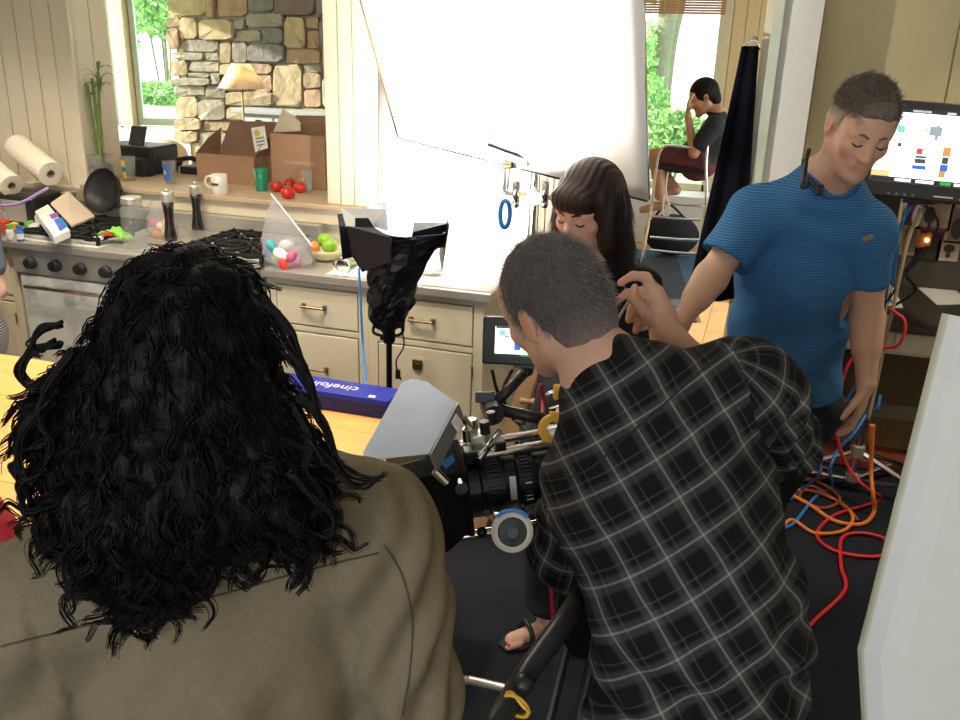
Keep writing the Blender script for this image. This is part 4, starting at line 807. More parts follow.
q0 = D(482, 532, 1.44); b = MB(); b.sphere(q0, .010); b.build('rod_end', M_blackmetal, fc, smooth=True)
# articulated arm and small monitor
A0, A1, A2 = D(566, 424, 1.66), D(491, 408, 1.66), D(527, 370, 1.70)
b = MB(); b.cyl(A0, A1, .0125, n=14); b.sphere(A0, .018); am = b.build('monitor_arm', M_black, fc, smooth=True)
b = MB(); b.cyl(A1, A2, .011, n=14); b.sphere(A2, .014); b.build('upper_arm_link', M_black, am, smooth=True)
b = MB(); b.cyl(A1-near*.02, A1+near*.04, .021, n=16); b.obox(A1+CX*-.012+CU*.022, (.04, .03, .022), (CX, CF, CU)); b.build('arm_joint', M_black, am, bevel=.002)
mnr = thing('field_monitor', 'small on-camera monitor showing bottles on white at the operators face', 'monitor', D(514, 372, 1.67))
mc = D(516, 341, 1.68); mxx = unit(RH*.97-FH*.18+UP*-.10); mzz = unit(UP*.95+FH*.2); myy = np.cross(mzz, mxx); mzz = np.cross(mxx, myy)
mxx = unit(mxx*math.cos(.14)+mzz*math.sin(.14)); mzz = np.cross(mxx, myy)
s_ = mpp(mc); mw, mh = 66*s_, 48*s_
b = MB(); b.obox(mc, (mw, .028, mh), (mxx, myy, mzz)); b.build('casing', M_black, mnr, bevel=.004)
M_scr = mat('screen_white', (.8, .8, .8), .3, emit=(.93, .97, .95), estr=1.1); SCR = {k: mat('screen_'+k, (.02, .02, .02), .4, emit=v, estr=.9) for k, v in dict(blue=(.02, .14, .65), orange=(.8, .28, .05), red=(.55, .08, .08), dark=(.05, .06, .07), grey=(.30, .35, .38), skin=(.75, .38, .2), green=(.02, .75, .1), teal=(.2, .65, .55), black=(.01, .01, .012), white=(.95, .95, .95), yellow=(.75, .6, .25)).items()}
def screen(parent, c, w, h, ax, items, nm='display'):
    X_, Y_, Z_ = ax; b = MB(); b.obox(c, (w, .001, h), ax); s = b.build(nm, M_scr, parent)
    for k, (u0, v0, u1, v1, col) in enumerate(items):     # fractions from the left top
        cc = c+X_*((u0+u1)/2-.5)*w+Z_*(.5-(v0+v1)/2)*h-Y_*.0012; b = MB(); b.obox(cc, ((u1-u0)*w, .0006, (v1-v0)*h), ax); b.build('picture_patch', SCR[col], s)
    return s
screen(mnr, mc-myy*.0148+mxx*.006, mw*.70, mh*.62, (mxx, myy, mzz), [(.02, .0, 1, .06, 'black'), (0, .92, 1, 1, 'black'), (.1, .12, .22, .30, 'teal'), (.2, .3, .32, .36, 'grey'), (.42, .42, .56, .52, 'dark'), (.42, .53, .56, .78, 'blue'), (.62, .40, .72, .56, 'orange'), (.62, .57, .72, .70, 'blue'), (.62, .70, .72, .80, 'orange'), (.45, .10, .62, .28, 'grey'), (.85, .2, 1, .5, 'dark'), (.85, .5, 1, .62, 'skin'), (.55, .93, .75, .98, 'green')])
b = MB(); b.obox(D(527, 364, 1.67), (.05, .03, .012), (mxx, myy, mzz)); b.cyl(D(527, 362, 1.67), D(527, 372, 1.67), .009, n=12); b.build('mount', M_black, mnr)
b = MB(); b.tube(bez([D(492, 370, 1.68), D(497, 390, 1.72), D(506, 405, 1.74), D(514, 420, 1.72)], 20), .004, 6); b.tube(bez([D(512, 370, 1.7), D(503, 390, 1.75), D(508, 412, 1.76), D(520, 425, 1.72)], 20), .004, 6); b.build('cable', M_black, mnr, smooth=True)
M_yel = mat('yellow_rubber', (.85, .50, .05), .45, var=.08)
yc = D(553, 429, 1.56); b = MB(); yd = unit((CAM-yc)*.9+RH*.25); e1, e2, _ = frame(yd)
b.lathe([(.013, -.010), (.027, -.010), (.030, 0), (.027, .010), (.013, .010), (.013, -.010)], yc, yd, 32, capends=False); b.obox(yc+CU*.028+CX*.004, (.022, .012, .012), (CX, CF, CU)); b.build('tape_hook_ring', M_yel, fc, smooth=False, bevel=.002)
yc2 = D(558, 392, 1.60); b = MB(); b.cyl(yc2-CX*.009, yc2+CX*.02, .016, n=10); b.build('yellow_knob', M_yel, fc, bevel=.003)
b = MB(); b.tube(bez([D(546, 396, 1.6), D(552, 392, 1.6), D(562, 392, 1.6)], 8), .004, 6); b.tube(bez([D(562, 398, 1.6), D(560, 405, 1.6), D(549, 409, 1.6)], 10), .003, 6); b.build('latch_wire', M_chrome, fc, smooth=True)
b = MB(); b.tube(bez([D(541, 384, 1.75), D(543, 405, 1.74), D(543, 440, 1.6), D(546, 540, 1.52), D(551, 590, 1.48), D(555, 640, 1.46)], 40), .0045, 6); b.build('red_cable', mat('red_cable_dark', (.36, .01, .05), .5), label='thin dark red cable running down from the film camera', cat='cable', smooth=True)
# tripod
tp = thing('tripod', 'black tripod with a strapped leg under the film camera', 'tripod', (L0[0]+.16, L0[1]+.03, 0)); ta = cpt(-.15, .0, -.12); ta2 = ta-UP*.30
b = MB(); b.obox(ta-UP*.03, (.12, .10, .06), (unit((fw[0], fw[1], 0)), unit((near[0], near[1], 0)), UP)); b.cyl(ta-UP*.05, ta-UP*.16, .055, .04, 20); b.build('fluid_head', M_black, tp, bevel=.004)
b = MB(); b.lathe([(.05, -.14), (.07, -.16), (.07, -.24), (.05, -.30)], ta, n=20); b.build('bowl', M_blackmetal, tp)
leg_ends = [D(488, 760, 1.10)*np.array([1, 1, 0]), np.array([ta[0]+.10, ta[1]+.55, 0]), np.array([ta[0]+.42, ta[1]+.42, 0])]
k0 = D(560, 625, 1.32)
for i, e in enumerate(leg_ends):
    top = ta-UP*.24; e = np.array(e)+UP*.02; d = unit(e-top); sd = unit(np.cross(d, UP)); b = MB(); Lg = np.linalg.norm(e-top)
    for s in (-1, 1): b.cyl(top+sd*s*.03, top+d*Lg*.62+sd*s*.03, .013, n=12)
    b.cyl(top+d*Lg*.5, e, .016, n=12); lg = b.build('leg', M_black, tp)
    b = MB(); b.obox(top+d*Lg*.60, (.10, .05, .05), (sd, np.cross(d, sd), d)); b.sphere(top+d*Lg*.60+np.cross(d, sd)*.04, .022); b.build('leg_lock', M_blackmetal, lg, bevel=.003)
    b = MB(); b.cyl(e-UP*.018, e+UP*.015, .026, n=14); b.build('foot', M_black, lg)
# strapped black tube in the foreground (leg brace with yellow tie)
br0, br1 = D(572, 610, 1.26), D(486, 740, 1.02)
bc = thing('padded_handle', 'black padded handle bar with a yellow tie below the camera', 'handle', np.array([br1[0], br1[1], br1[2]]))
b = MB(); b.tube(bez([ta-UP*.12, br0, (br0+br1)/2+UP*.01, br1], 20), .0185, 14); b.build('tube', M_black, bc, smooth=True)
kk = D(523, 692, 1.09); b = MB(); b.sphere(kk+CU*.012, .017); b.build('knob', M_black, bc, smooth=True)
e1, e2, d_ = frame(br1-br0); kc = D(516, 706, 1.065); b = MB(); b.tube([kc+.021*(e1*math.cos(a)+e2*math.sin(a)) for a in np.linspace(0, 2*np.pi, 25)], .003, 6, cap=False); b.tube([kc+.022*(e1*math.cos(a)+e2*math.sin(a))+d_*.006*math.sin(2*a) for a in np.linspace(0, 2*np.pi, 25)], .0025, 6, cap=False)
b.build('yellow_tie', M_yel, bc, smooth=True)
b = MB(); b.cyl(atZ(470, 680, .16), atZ(520, 692, .18), .012, n=12); q = atZ(470, 680, .16); b.cyl(q, q+np.array([-.35, .02, -.145]), .012, n=12); b.build('floor_spreader', M_steel, tp)
# wooden folding chair part behind the camera
wd = thing('wooden_easel', 'slanted pine boards of an easel standing beside the counter end', 'easel', (.16, -.35, 0))
for (xa, ya, xb, yb_), dy, wdt in (((546, 330, 505, 450), -.35, .055), ((560, 330, 552, 450), -.30, .05)):
    a, c = atY(xa, ya, dy), atY(xb, yb_, dy); d = unit(c-a); c = a+d*(a[2]/-d[2]); b = MB(); b.obox((a+c)/2, (wdt, .025, np.linalg.norm(c-a)), (unit(np.cross(d, (0, 1, 0))), (0, 1, 0), d)); b.build('board', mat('pine_board', (.60, .36, .18), .55, var=.2, stretch=(8, 8, .6), scale=4), wd, bevel=.003)
b = MB(); a, c = atY(520, 400, -.36), atY(556, 404, -.34); b.cyl(a, c, .012, n=10); b.build('cross_bar', MATS['pine_board'], wd)
b = MB(); 
# ================================================================== RIGHT SIDE: DESK, MONITOR, STAND, CABLES
dk = thing('desk', 'built-in desk with dark top and cream drawers behind the monitor stand', 'desk', (2.2, 1.2, 0)); DX0 = 1.16
M_dtop = mat('dark_stone_top', (.05, .042, .034), .35, var=.4, scale=60)
b = MB(); b.box((DX0, .80, .715), (3.35, 1.60, .75)); b.build('top', M_dtop, dk, bevel=.004)
b = MB(); b.box((DX0, .85, .60), (3.35, .88, .715)); b.build('apron', M_cream, dk)
for i in range(4):
    x = DX0+.04+i*.46; b = MB(); b.box((x, .835, .615), (x+.44, .85, .705)); d = b.build('drawer', M_cream, dk, bevel=.003)
    b = MB(); b.cyl((x+.22, .835, .66), (x+.22, .81, .66), .008, .014, 12); b.build('knob', M_brass, d)
b = MB(); b.box((2.75, .87, 0), (3.35, 1.58, .60)); b.build('pedestal', M_cream, dk)
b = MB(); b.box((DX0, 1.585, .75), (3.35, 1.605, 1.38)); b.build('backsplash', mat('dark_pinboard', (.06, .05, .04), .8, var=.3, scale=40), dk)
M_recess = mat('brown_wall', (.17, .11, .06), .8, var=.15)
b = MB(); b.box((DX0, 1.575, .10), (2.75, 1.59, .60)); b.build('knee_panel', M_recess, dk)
uc = thing('upper_cabinet', 'yellow painted wall cabinet with flat doors over the monitor', 'cabinet', (2.2, 1.4, 1.38))
b = MB(); b.box((1.16, 1.20, 1.40), (3.35, 1.60, 2.6)); b.build('body', M_yellow, uc)
xs = [1.165, 1.725, 1.80, 2.36, 2.92, 3.34]
for i in range(5):
    b = MB(); b.box((xs[i]+.003, 1.18, 1.405), (xs[i+1]-.003, 1.20, 2.59)); d = b.build('door' if i != 1 else 'stile', M_yellow, uc, bevel=.003)
    if i != 1: b = MB(); b.cyl((xs[i+1]-.05, 1.18, 1.46), (xs[i+1]-.05, 1.155, 1.46), .008, .014, 12); b.build('knob', M_brass, d)
# papers and pictures
def paper(label, q, z, m=M_paper): b = MB(); b.prism([atZ(x, y, z) for x, y in q], UP*.002); return b.build('paper_sheet', m, label=label, cat='paper')
paper('white paper with a blue picture lying on the desk by the stand', ((868, 289), (894, 288), (903, 308), (876, 308)), .751)
b = MB(); b.prism([atZ(x, y, .7535) for x, y in ((872, 291), (889, 290), (893, 303), (879, 303))], UP*.0006); b.build('blue_picture', mat('blue_print_dull', (.10, .16, .30), .6, var=.5, scale=20), bpy.data.objects['paper_sheet'])
paper('plain white sheets lying on the desk at the right edge', ((918, 288), (952, 288), (972, 304), (937, 305)), .751)
def picture(label, x0, y0, x1, y1, border, inner, cols):
    a, c = atY(x0, y0, 1.575), atY(x1, y1, 1.575); t = thing('pinned_picture', label, 'picture', ((a[0]+c[0])/2, 1.58, c[2]))
    b = MB(); b.box((a[0], 1.577, c[2]), (c[0], 1.584, a[2])); b.build('mount', border, t)
    m_ = .016; b = MB(); b.box((a[0]+m_, 1.574, c[2]+m_), (c[0]-m_, 1.578, a[2]-m_)); b.build('print', inner, t)
    for (u0, v0, u1, v1, mm) in cols:
        b = MB(); w, h = c[0]-a[0], a[2]-c[2]; b.sphere((a[0]+w*(u0+u1)/2, 1.575, a[2]-h*(v0+v1)/2), (w*(u1-u0)/2, .003, h*(v1-v0)/2), 16, 8); b.build('figure', mm, t, smooth=True)
M_tan = mat('sepia_print', (.36, .26, .17), .7, var=.4, scale=30); M_dkp = mat('dark_print', (.045, .03, .022), .7)
picture('red bordered picture pinned behind the hanging cables', 914, 199, 950, 232, mat('dull_red_card', (.30, .05, .045), .7), M_tan, [(.3, .2, .6, .8, M_dkp)])
picture('small framed print of a dark round tree shape under the monitor', 939, 240, 957, 262, mat('ivory_mat', (.42, .36, .26), .7), M_tan, [(.25, .15, .8, .6, M_dkp), (.4, .55, .65, .85, M_dkp)])
picture('sepia photo pinned at the right edge below the monitor', 951, 204, 985, 246, M_tan, mat('brown_print', (.17, .11, .07), .7, var=.6, scale=40), [(.1, .3, .5, .9, M_dkp)])
picture('dark photograph pinned left of the small tree print', 918, 234, 938, 262, mat('black_card', (.02, .016, .014), .7), M_dkp, [])
picture('dull photo pinned behind the stand pole', 903, 225, 916, 256, M_tan, mat('brown_print', ()), [])
# ---- monitor stand with the big monitor
ms = thing('monitor_stand', 'silver rolling light stand carrying the large monitor', 'stand', (1.56, .633, 0)); mx0, my0 = 1.562, .633
b = MB(); b.cyl((mx0, my0, .06), (mx0, my0, .80), .019, n=18); b.build('lower_pole', M_chrome, ms)
b = MB(); b.cyl((mx0, my0, .80), (mx0, my0, 1.40), .0145, n=18); b.build('upper_pole', M_chrome, ms)
b = MB(); b.cyl((mx0, my0, .76), (mx0, my0, .83), .027, n=18); b.cyl((mx0, my0-.02, .80), (mx0-.05, my0-.04, .80), .009, n=10); b.build('collar', M_steel, ms, bevel=.003)
for e in ((800, 481), (928, 506), (905, 470)):
    q = atZ(e[0], e[1], .02); a = np.array([mx0, my0, .20]); qq = np.array([mx0, my0, 0])+unit((q-np.array([mx0, my0, q[2]])))*.42+UP*.02; b = MB()
    d = unit(qq-a); b.tube([a+d*.02, qq], .012, 10); b.tube([np.array([mx0, my0, .055]), a*.35+qq*.65], .010, 8); b.build('leg', M_chrome, ms)
b = MB(); b.cyl((mx0, my0, .05), (mx0, my0, .09), .032, n=18); b.build('leg_collar', M_steel, ms, bevel=.003)
b = MB(); b.cyl((mx0, my0, .17), (mx0, my0, .225), .032, n=18); b.build('leg_collar', M_steel, ms, bevel=.003)
mo = thing('monitor', 'large black monitor showing product bottles and a dark shirt on white', 'monitor', (1.70, .60, 1.28))
mX = unit((1, .03, -.035)); mZ = unit((.035, .18, 1)); mY = np.cross(mZ, mX); mZ = np.cross(mX, mY); pc = atY(938, 153, .60)+mX*.045
b = MB(); b.obox(pc, (.60, .045, .375), (mX, mY, mZ)); b.build('casing', M_black, mo, bevel=.006)
pcs = pc-mY*.0235+mZ*.015
screen(mo, pcs, .555, .285, (mX, mY, mZ), [(0, 0, 1, .06, 'black'), (0, .93, 1, 1, 'black'), (.04, .02, .12, .05, 'white'), (.2, .02, .32, .05, 'white'), (.42, .02, .48, .05, 'white'), (.55, .02, .62, .05, 'white'),
    (.16, .945, .27, .985, 'white'), (.30, .945, .42, .985, 'white'), (.46, .945, .53, .985, 'green'), (.55, .945, .6, .985, 'white'), (.66, .945, .9, .985, 'white'),
    (.12, .24, .17, .33, 'teal'), (.14, .47, .165, .52, 'dark'), (.33, .22, .41, .34, 'grey'), (.37, .20, .39, .40, 'grey'), (.30, .25, .32, .30, 'yellow'), (.27, .52, .31, .60, 'red'), (.27, .62, .34, .65, 'dark'), (.27, .66, .34, .72, 'dark'), (.26, .75, .35, .80, 'blue'),
    (.44, .48, .49, .60, 'orange'), (.445, .61, .485, .70, 'dark'), (.44, .71, .49, .80, 'blue'), (.44, .80, .48, .88, 'orange'), (.62, .28, .76, .48, 'dark'), (.655, .25, .70, .34, 'skin'), (.61, .48, .75, .54, 'skin'), (.0, .85, .12, .93, 'yellow')])
b = MB(); b.obox(pc-mZ*.168-mY*.0235, (.07, .002, .006), (mX, mY, mZ)); b.build('maker_badge', M_steel, mo)
for k in range(7): b = MB(); b.cyl(pc-mZ*.172+mX*(-.2+.03*k+(.14 if k > 3 else 0))-mY*.02, pc-mZ*.172+mX*(-.2+.03*k+(.14 if k > 3 else 0))-mY*.025, .005, n=8); b.build('button', mat('grey_button', (.16, .16, .17), .5), mo)
b = MB(); b.obox((mx0+.05, my0+.0, 1.36), (.12, .05, .10), np.eye(3)); b.build('mount', M_blackmetal, mo, bevel=.004)
# cables
M_rc = mat('red_cable', (.62, .02, .03), .45); M_oc = mat('orange_cable', (.70, .20, .03), .5)
def cable(name, label, pts, r, m, n=60, group=None): b = MB(); b.tube(bez(pts, n), r, 8); return b.build(name, m, label=label, cat='cable', smooth=True, group=group)
F_ = lambda x, y, z=.012: atZ(x, y, z)
Vp = lambda x, y, Y_=.62: atY(x, y, Y_)
cable('red_cable', 'red cable arcing from the stand pole down to floor and across carpet', [Vp(889, 308, .60), Vp(905, 322, .56), Vp(898, 345, .55), Vp(872, 349, .58), Vp(850, 362, .55), Vp(838, 400, .52), Vp(838, 440, .5), Vp(850, 470, .48), Vp(865, 487, .40), F_(880, 500), F_(835, 515), F_(817, 535), F_(838, 552), F_(880, 556), F_(886, 540), F_(862, 533), F_(842, 538), F_(841, 565), F_(845, 590), F_(815, 620), F_(800, 636), F_(770, 660)], .007, M_rc, 140)
cable('orange_cable', 'thick orange extension cable hanging and looping at the stand foot', [Vp(872, 440, .5), Vp(871, 470, .5), Vp(873, 495, .42), F_(874, 512), F_(862, 524), F_(835, 521), F_(810, 505), F_(790, 494), F_(780, 488), F_(760, 478)], .009, M_oc, 80)
b = MB(); b.cyl(Vp(872, 425, .5), Vp(871, 452, .5), .014, .011, 14); b.build('orange_plug', M_oc, label='orange cable plug hanging beside the stand pole', cat='plug')
cable('orange_cable', 'orange cable coil lying on carpet beside the operators back', [F_(770, 500), F_(800, 490), F_(830, 497), F_(852, 514), F_(845, 530), F_(815, 533), F_(790, 520), F_(775, 545)], .008, M_oc, 80)
cable('orange_cable', 'dull orange cable pile behind the mans dark trousers', [F_(770, 462), F_(800, 463), F_(830, 470), F_(815, 480), F_(780, 474), F_(800, 455), F_(840, 462)], .007, mat('rust_cable', (.30, .07, .02), .5), 80)
cable('orange_cable', 'tangled rust orange cable nearest the left stand leg', [F_(778, 492), F_(800, 478), F_(826, 486), F_(840, 500), F_(822, 508), F_(800, 498), F_(812, 486), F_(846, 508), F_(858, 520)], .007, mat('rust_cable', (.30, .07, .02), .5), 80)
cable('blue_cable', 'bright blue cable looping past the mans hanging hand', [Vp(880, 395, .60), Vp(877, 408, .58), Vp(868, 412, .60), Vp(855, 432, .52), Vp(838, 450, .5), Vp(830, 470, .45), F_(832, 486), F_(815, 497), F_(795, 522), F_(780, 530)], .007, M_bluecable, 80)
cable('blue_cable', 'blue cable curving down behind the mans wrist', [Vp(868, 365, .62), Vp(848, 398, .6), Vp(830, 420, .55), Vp(821, 450, .5), Vp(819, 475, .45), F_(800, 490), F_(790, 500)], .006, mat('navy_cable', (.03, .10, .38), .5), 60)
cable('black_cable', 'black cable bundle looping from the monitor down to the desk', [Vp(925, 205, .64), Vp(938, 222, .66), Vp(930, 245, .66), Vp(905, 275, .64), Vp(888, 300, .62), Vp(878, 310, .62), Vp(895, 305, .7), Vp(915, 290, .75), Vp(905, 275, .7)], .006, M_black, 60)
cable('blue_cable', 'short blue cable taped along the top of the stand pole', [Vp(912, 205, .60), Vp(903, 222, .60), Vp(898, 240, .60), Vp(896, 262, .61), Vp(892, 285, .61)], .006, M_bluecable, 30)
cable('tan_cable', 'tan cable running down along the silver stand pole', [Vp(921, 208, .60), Vp(908, 240, .59), Vp(900, 275, .59), Vp(893, 308, .6), Vp(885, 340, .6), Vp(876, 385, .6), Vp(868, 420, .58)], .008, mat('tan_rubber', (.42, .33, .20), .5), 40)
pg = thing('power_block', 'orange lit power block hanging among the cables under the monitor', 'plug', Vp(924, 240, .63)); c = Vp(924, 240, .63); b = MB(); b.obox(c, (.05, .035, .055), (unit((1, .2, .3)), FH, UP)); b.build('block', M_oc, pg, bevel=.008)
b = MB(); b.sphere(c+np.array([.008, -.02, .004]), .009); b.build('pilot_light', mat('pilot_glow', (1, .6, .3), .4, emit=(1, .55, .2), estr=4), pg)
b = MB(); b.tube(bez([c+UP*.02, Vp(930, 222, .64), Vp(932, 207, .64)], 10), .006, 6); b.tube(bez([c-UP*.02, Vp(915, 258, .64), Vp(905, 272, .64)], 10), .008, 6); b.build('cord', M_black, pg, smooth=True)
b = MB(); q = Vp(917, 216, .61); b.sphere(q, (.018, .012, .045), 14, 10); b.build('adapter', M_paper, label='white adapter hanging at the top of the stand pole', cat='adapter', smooth=True)
# power strip on carpet
b = MB(); q = F_(820, 472, 0); b.box((q[0]-.02, q[1]+.10, .004), (q[0]+.40, q[1]+.30, .05)); b.build('cable_crate', mat('rust_case', (.22, .05, .025), .6, var=.3), label='low rust red case on the floor behind the stand legs', cat='case', bevel=.008)
# ---- white board at the right foreground
wb = thing('foam_board', 'white foam board standing at the right edge of the foreground', 'reflector', D(900, 720, 1.25)*np.array([1, 1, 0]))
le = [D(947, 314, 1.42), D(904, 485, 1.36), D(862, 650, 1.30), D(866, 720, 1.27)]; e4 = D(872, 790, 1.25); le.append(np.array([e4[0], e4[1], 0.004])); le = np.array(le)
cols_ = []
for s, (dx, dd) in enumerate(((0, 0), (14, -.02), (34, -.03), (160, -.05), (330, .0))):
    row = []
    for k, p in enumerate(le):
        v = p-CAM; w = v@CF; px = 480+FPX*(v@CX)/w; py = 360-FPX*(v@CU)/w
        q = p+RH*dx*w/FPX+FH*dd; q = np.array([q[0], q[1], p[2]]); row.append(q)
    cols_.append(row)
G3 = np.array(cols_).transpose(1, 0, 2); b = MB(); b.grid(G3); b.build('sheet', mat('foam_white', (.78, .77, .74), .7, var=.03), wb, solid=.012)
b = MB(); b.tube(G3[:, 0], .008, 8); b.build('edge_tape', mat('edge_tape', (.55, .52, .40), .6), wb)
# ---- red chair at the lower left
rc = thing('red_chair', 'red padded chair back at the lower left frame edge', 'chair', D(-20, 600, 1.35)*np.array([1, 1, 0])); q = D(0, 428, 1.35)
G4 = []
for v_ in np.linspace(0, 1, 8):
    G4.append([q+RH*(-.30+.36*u_)+FH*(-.10*u_*u_+.06*v_)+UP*(-.02-.42*v_-.04*(u_-.2)**2*4-.20*max(0, u_-.7)) for u_ in np.linspace(0, 1, 10)])
b = MB(); b.grid(np.array(G4)); b.build('backrest', M_red, rc, solid=.05, smooth=True)
b = MB(); q2 = q-UP*.52; b.obox(np.array([q2[0]-.10, q2[1]+.2, .46]), (.42, .42, .07), (RH, FH, UP)); b.build('seat', M_red, rc, bevel=.02)
for s in (-1, 1):
    for t in (-1, 1):
        b = MB(); p = np.array([q2[0]-.10, q2[1]+.2, 0])+RH*s*.18+FH*t*.18; b.cyl(p, p+UP*.43, .015, n=10); b.build('leg', M_blackmetal, rc)
# ================================================================== SUNROOM
b = MB(); 
P1, P2 = (-.70, 3.75, .004), (.62, 5.4, .012); b.box(P1, P2); b.build('rug', mat('blue_grey_rug', (.06, .13, .19), .95, var=.3, scale=60, bump=.3), label='blue grey rug under the tall chair in the sunroom', cat='rug')
dm = MB(); dm.prism([atZ(x, y, .006) for x, y in ((600, 262), (676, 256), (697, 322), (610, 330))], UP*.008); dm.build('floor_mat', mat('charcoal_mat', (.045, .05, .065), .95, var=.2, bump=.3), label='charcoal mat on the wood floor in the doorway', cat='mat')
bl = thing('roman_blind', 'bamboo slat blind rolled high over the garden window', 'blind', (-1.0, GY-.1, 2.13)); zb0 = atY(680, 14, GY-.08)[2]
M_bl = mat('bamboo_slats', (.42, .20, .08), .6, var=.3, scale=4, stretch=(.5, 30, 30))
for k in range(12): b = MB(); z = zb0+k*.024; b.box((-2.6, GY-.09, z), (gx1+.02, GY-.078, z+.021)); b.build('slat', M_bl, bl)
b = MB()
for k in range(12): b.cyl((gx1-.05-k*.13, GY-.093, zb0), (gx1-.05-k*.13, GY-.093, zb0+.29), .003, n=6)
b.build('cord', mat('blind_cord', (.55, .4, .25), .7), bl)
# tall folding chair, chrome tube
SD = 4.55
ch = thing('tall_chair', 'tall chrome folding chair with black canvas seat in the sunroom', 'chair', atZ(680, 252, 0))
Q = lambda x, y, dy=0: atY(x, y, SD+dy)
zf = lambda x, dy: np.array([Q(x, 200, dy)[0], SD+dy, .015])
for dy in (-.22, .22):
    ox = 0 if dy < 0 else 4
    b = MB(); b.tube(bez([zf(646, dy), Q(650, 215, dy), Q(656, 172, dy), Q(660, 152, dy), Q(668, 146, dy), Q(690, 148, dy), Q(700, 149, dy)], 30), .013, 8); b.tube(bez([zf(706, dy), Q(706, 200, dy), Q(706, 165, dy), Q(709, 130, dy)], 20), .013, 8)
    b.build('side_frame', M_chrome, ch, smooth=True)
    for ya, yb_ in ((201, 206), (216, 220), (237, 240), (250, 254)):
        b = MB(); a, c = Q(654 if ya < 210 else 650, ya, dy), Q(706, yb_, dy); b.tube(bez([a, (a+c)/2-UP*.008, c], 10), .011, 8); b.build('rung', M_chrome, ch, smooth=True)
b = MB(); G5 = [[Q(655, 166, dy)*(1-t)+Q(708, 172, dy)*t-UP*.03*math.sin(math.pi*(dy+.22)/.44) for t in np.linspace(0, 1, 6)] for dy in np.linspace(-.22, .22, 7)]; b.grid(np.array(G5)); b.build('seat', mat('black_canvas', (.014, .014, .02), .85, bump=.1), ch, solid=.02, smooth=True)
b = MB(); G6 = [[Q(707, 128, dy)*(1-t)+Q(707, 150, dy)*t+np.array([.03*math.cos(dy*5), 0, 0]) for t in np.linspace(0, 1, 4)] for dy in np.linspace(-.22, .22, 7)]; b.grid(np.array(G6)); b.build('backrest', MATS['black_canvas'], ch, solid=.015, smooth=True)
bgk = thing('backpack', 'black shoulder bag lying on the floor behind the tall chair', 'bag', (Q(680, 240)[0], SD+.65, .01)); qb = np.array([Q(672, 230, .65)[0], SD+.65, .02])
b = MB(); b.sphere(qb+np.array([0, 0, .20]), (.26, .16, .20), 20, 12); b.build('bag_body', MATS['black_canvas'], bgk, smooth=True)
b = MB(); b.tube(bez([qb+np.array([-.2, -.05, .32]), qb+np.array([-.05, -.1, .50]), qb+np.array([.15, -.05, .34])], 16), .012, 6); b.build('strap', MATS['black_canvas'], bgk, smooth=True)
bg2 = thing('backpack', 'second black bag under the back of the tall chair', 'bag', (Q(705, 240)[0], SD+.5, .01)); qb = np.array([Q(702, 230, .7)[0]+.22, SD+.74, .02])
b = MB(); b.sphere(qb+np.array([0, 0, .24]), (.18, .14, .24), 20, 12); b.build('bag_body', MATS['black_canvas'], bg2, smooth=True)
b = MB(); b.tube(bez([qb+np.array([-.12, -.1, .4]), qb+np.array([-.02, -.16, .52]), qb+np.array([.1, -.1, .42])], 12), .012, 6); b.build('strap', MATS['black_canvas'], bg2, smooth=True)
b = MB(); b.tube(bez([Q(668, 172, -.25), Q(666, 190, -.26), Q(670, 212, -.26), Q(663, 214, -.26), Q(664, 195, -.27)], 24), .007, 6); b.build('white_cord', M_paper, label='white cord dangling from the tall chair seat', cat='cord', smooth=True)
b = MB(); b.box((-.9, GY-.5, 0), (gx1+.15, GY-.03, .50)); b.build('window_seat', M_white, label='low white window bench below the garden window', cat='bench', bevel=.006)
# black drape on a hanger hooked at the doorway
dr = thing('black_drape', 'long black cloth hanging from a hook in the doorway', 'drape', atY(715, 280, .86)); DY = .84
G7 = []
for t in np.linspace(0, 1, 22):
    xl = 742+(686-742)*t**1.05; xr2 = 759+(741-759)*t if t < .9 else 759+(741-759)*t; y = 46+(300-46)*t; row = []
    for s in np.linspace(0, 1, 17): row.append(atY(xl+(xr2-xl)*s, y, DY)+np.array([0, -.018*math.sin(s*11+t*1.5)*(.3+t), 0]))
    G7.append(row)
b = MB(); b.grid(np.array(G7)); b.build('cloth', mat('black_velvet', (.005, .005, .010), .95, var=.4, spec=.1), dr, solid=.006, smooth=True)
b = MB(); b.tube(bez([atY(741, 48, DY), atY(750, 41, DY), atY(758, 42, DY), atY(760, 50, DY)], 14), .004, 6); b.tube(bez([atY(752, 44, DY), atY(754, 36, DY+.01), atY(758, 40, .87)], 10), .004, 6); b.build('hanger', M_chrome, dr, smooth=True)
# unseen ceiling lamps, added to brighten the desk, table and kitchen fronts
def fill_downlight(label, x, y, watt, col=(1, .87, .68)):
    t = thing('added_ceiling_light', label, 'added ceiling light', (x, y, 2.58)); b = MB(); b.lathe([(.075, 0), (.085, -.006), (.085, -.012), (.062, -.012), (.058, .0)], (x, y, 2.6), n=28, capends=False); b.build('trim_ring', M_white, t)
    b = MB(); b.lathe([(.001, -.004), (.058, -.004)], (x, y, 2.6), n=24, capends=False); b.build('lens', mat('fill_lamp_lens', (1, .9, .7), .4, emit=(1, .85, .6), estr=8), t)
    l = bpy.data.lights.new('fill_downlight', 'SPOT'); l.energy = watt; l.spot_size = math.radians(120); l.spot_blend = .6; l.shadow_soft_size = .06; l.color = col
    o = bpy.data.objects.new('fill_downlight', l); COL.objects.link(o); o.parent = t; o.location = (0, 0, -.02+.02)
fill_downlight('added unseen ceiling light over the desk corner', 2.3, .2, 75)
fill_downlight('added unseen ceiling light over the work table', -.9, -1.3, 45)
fill_downlight('added unseen ceiling light over the left cabinets', -2.9, -.5, 60)
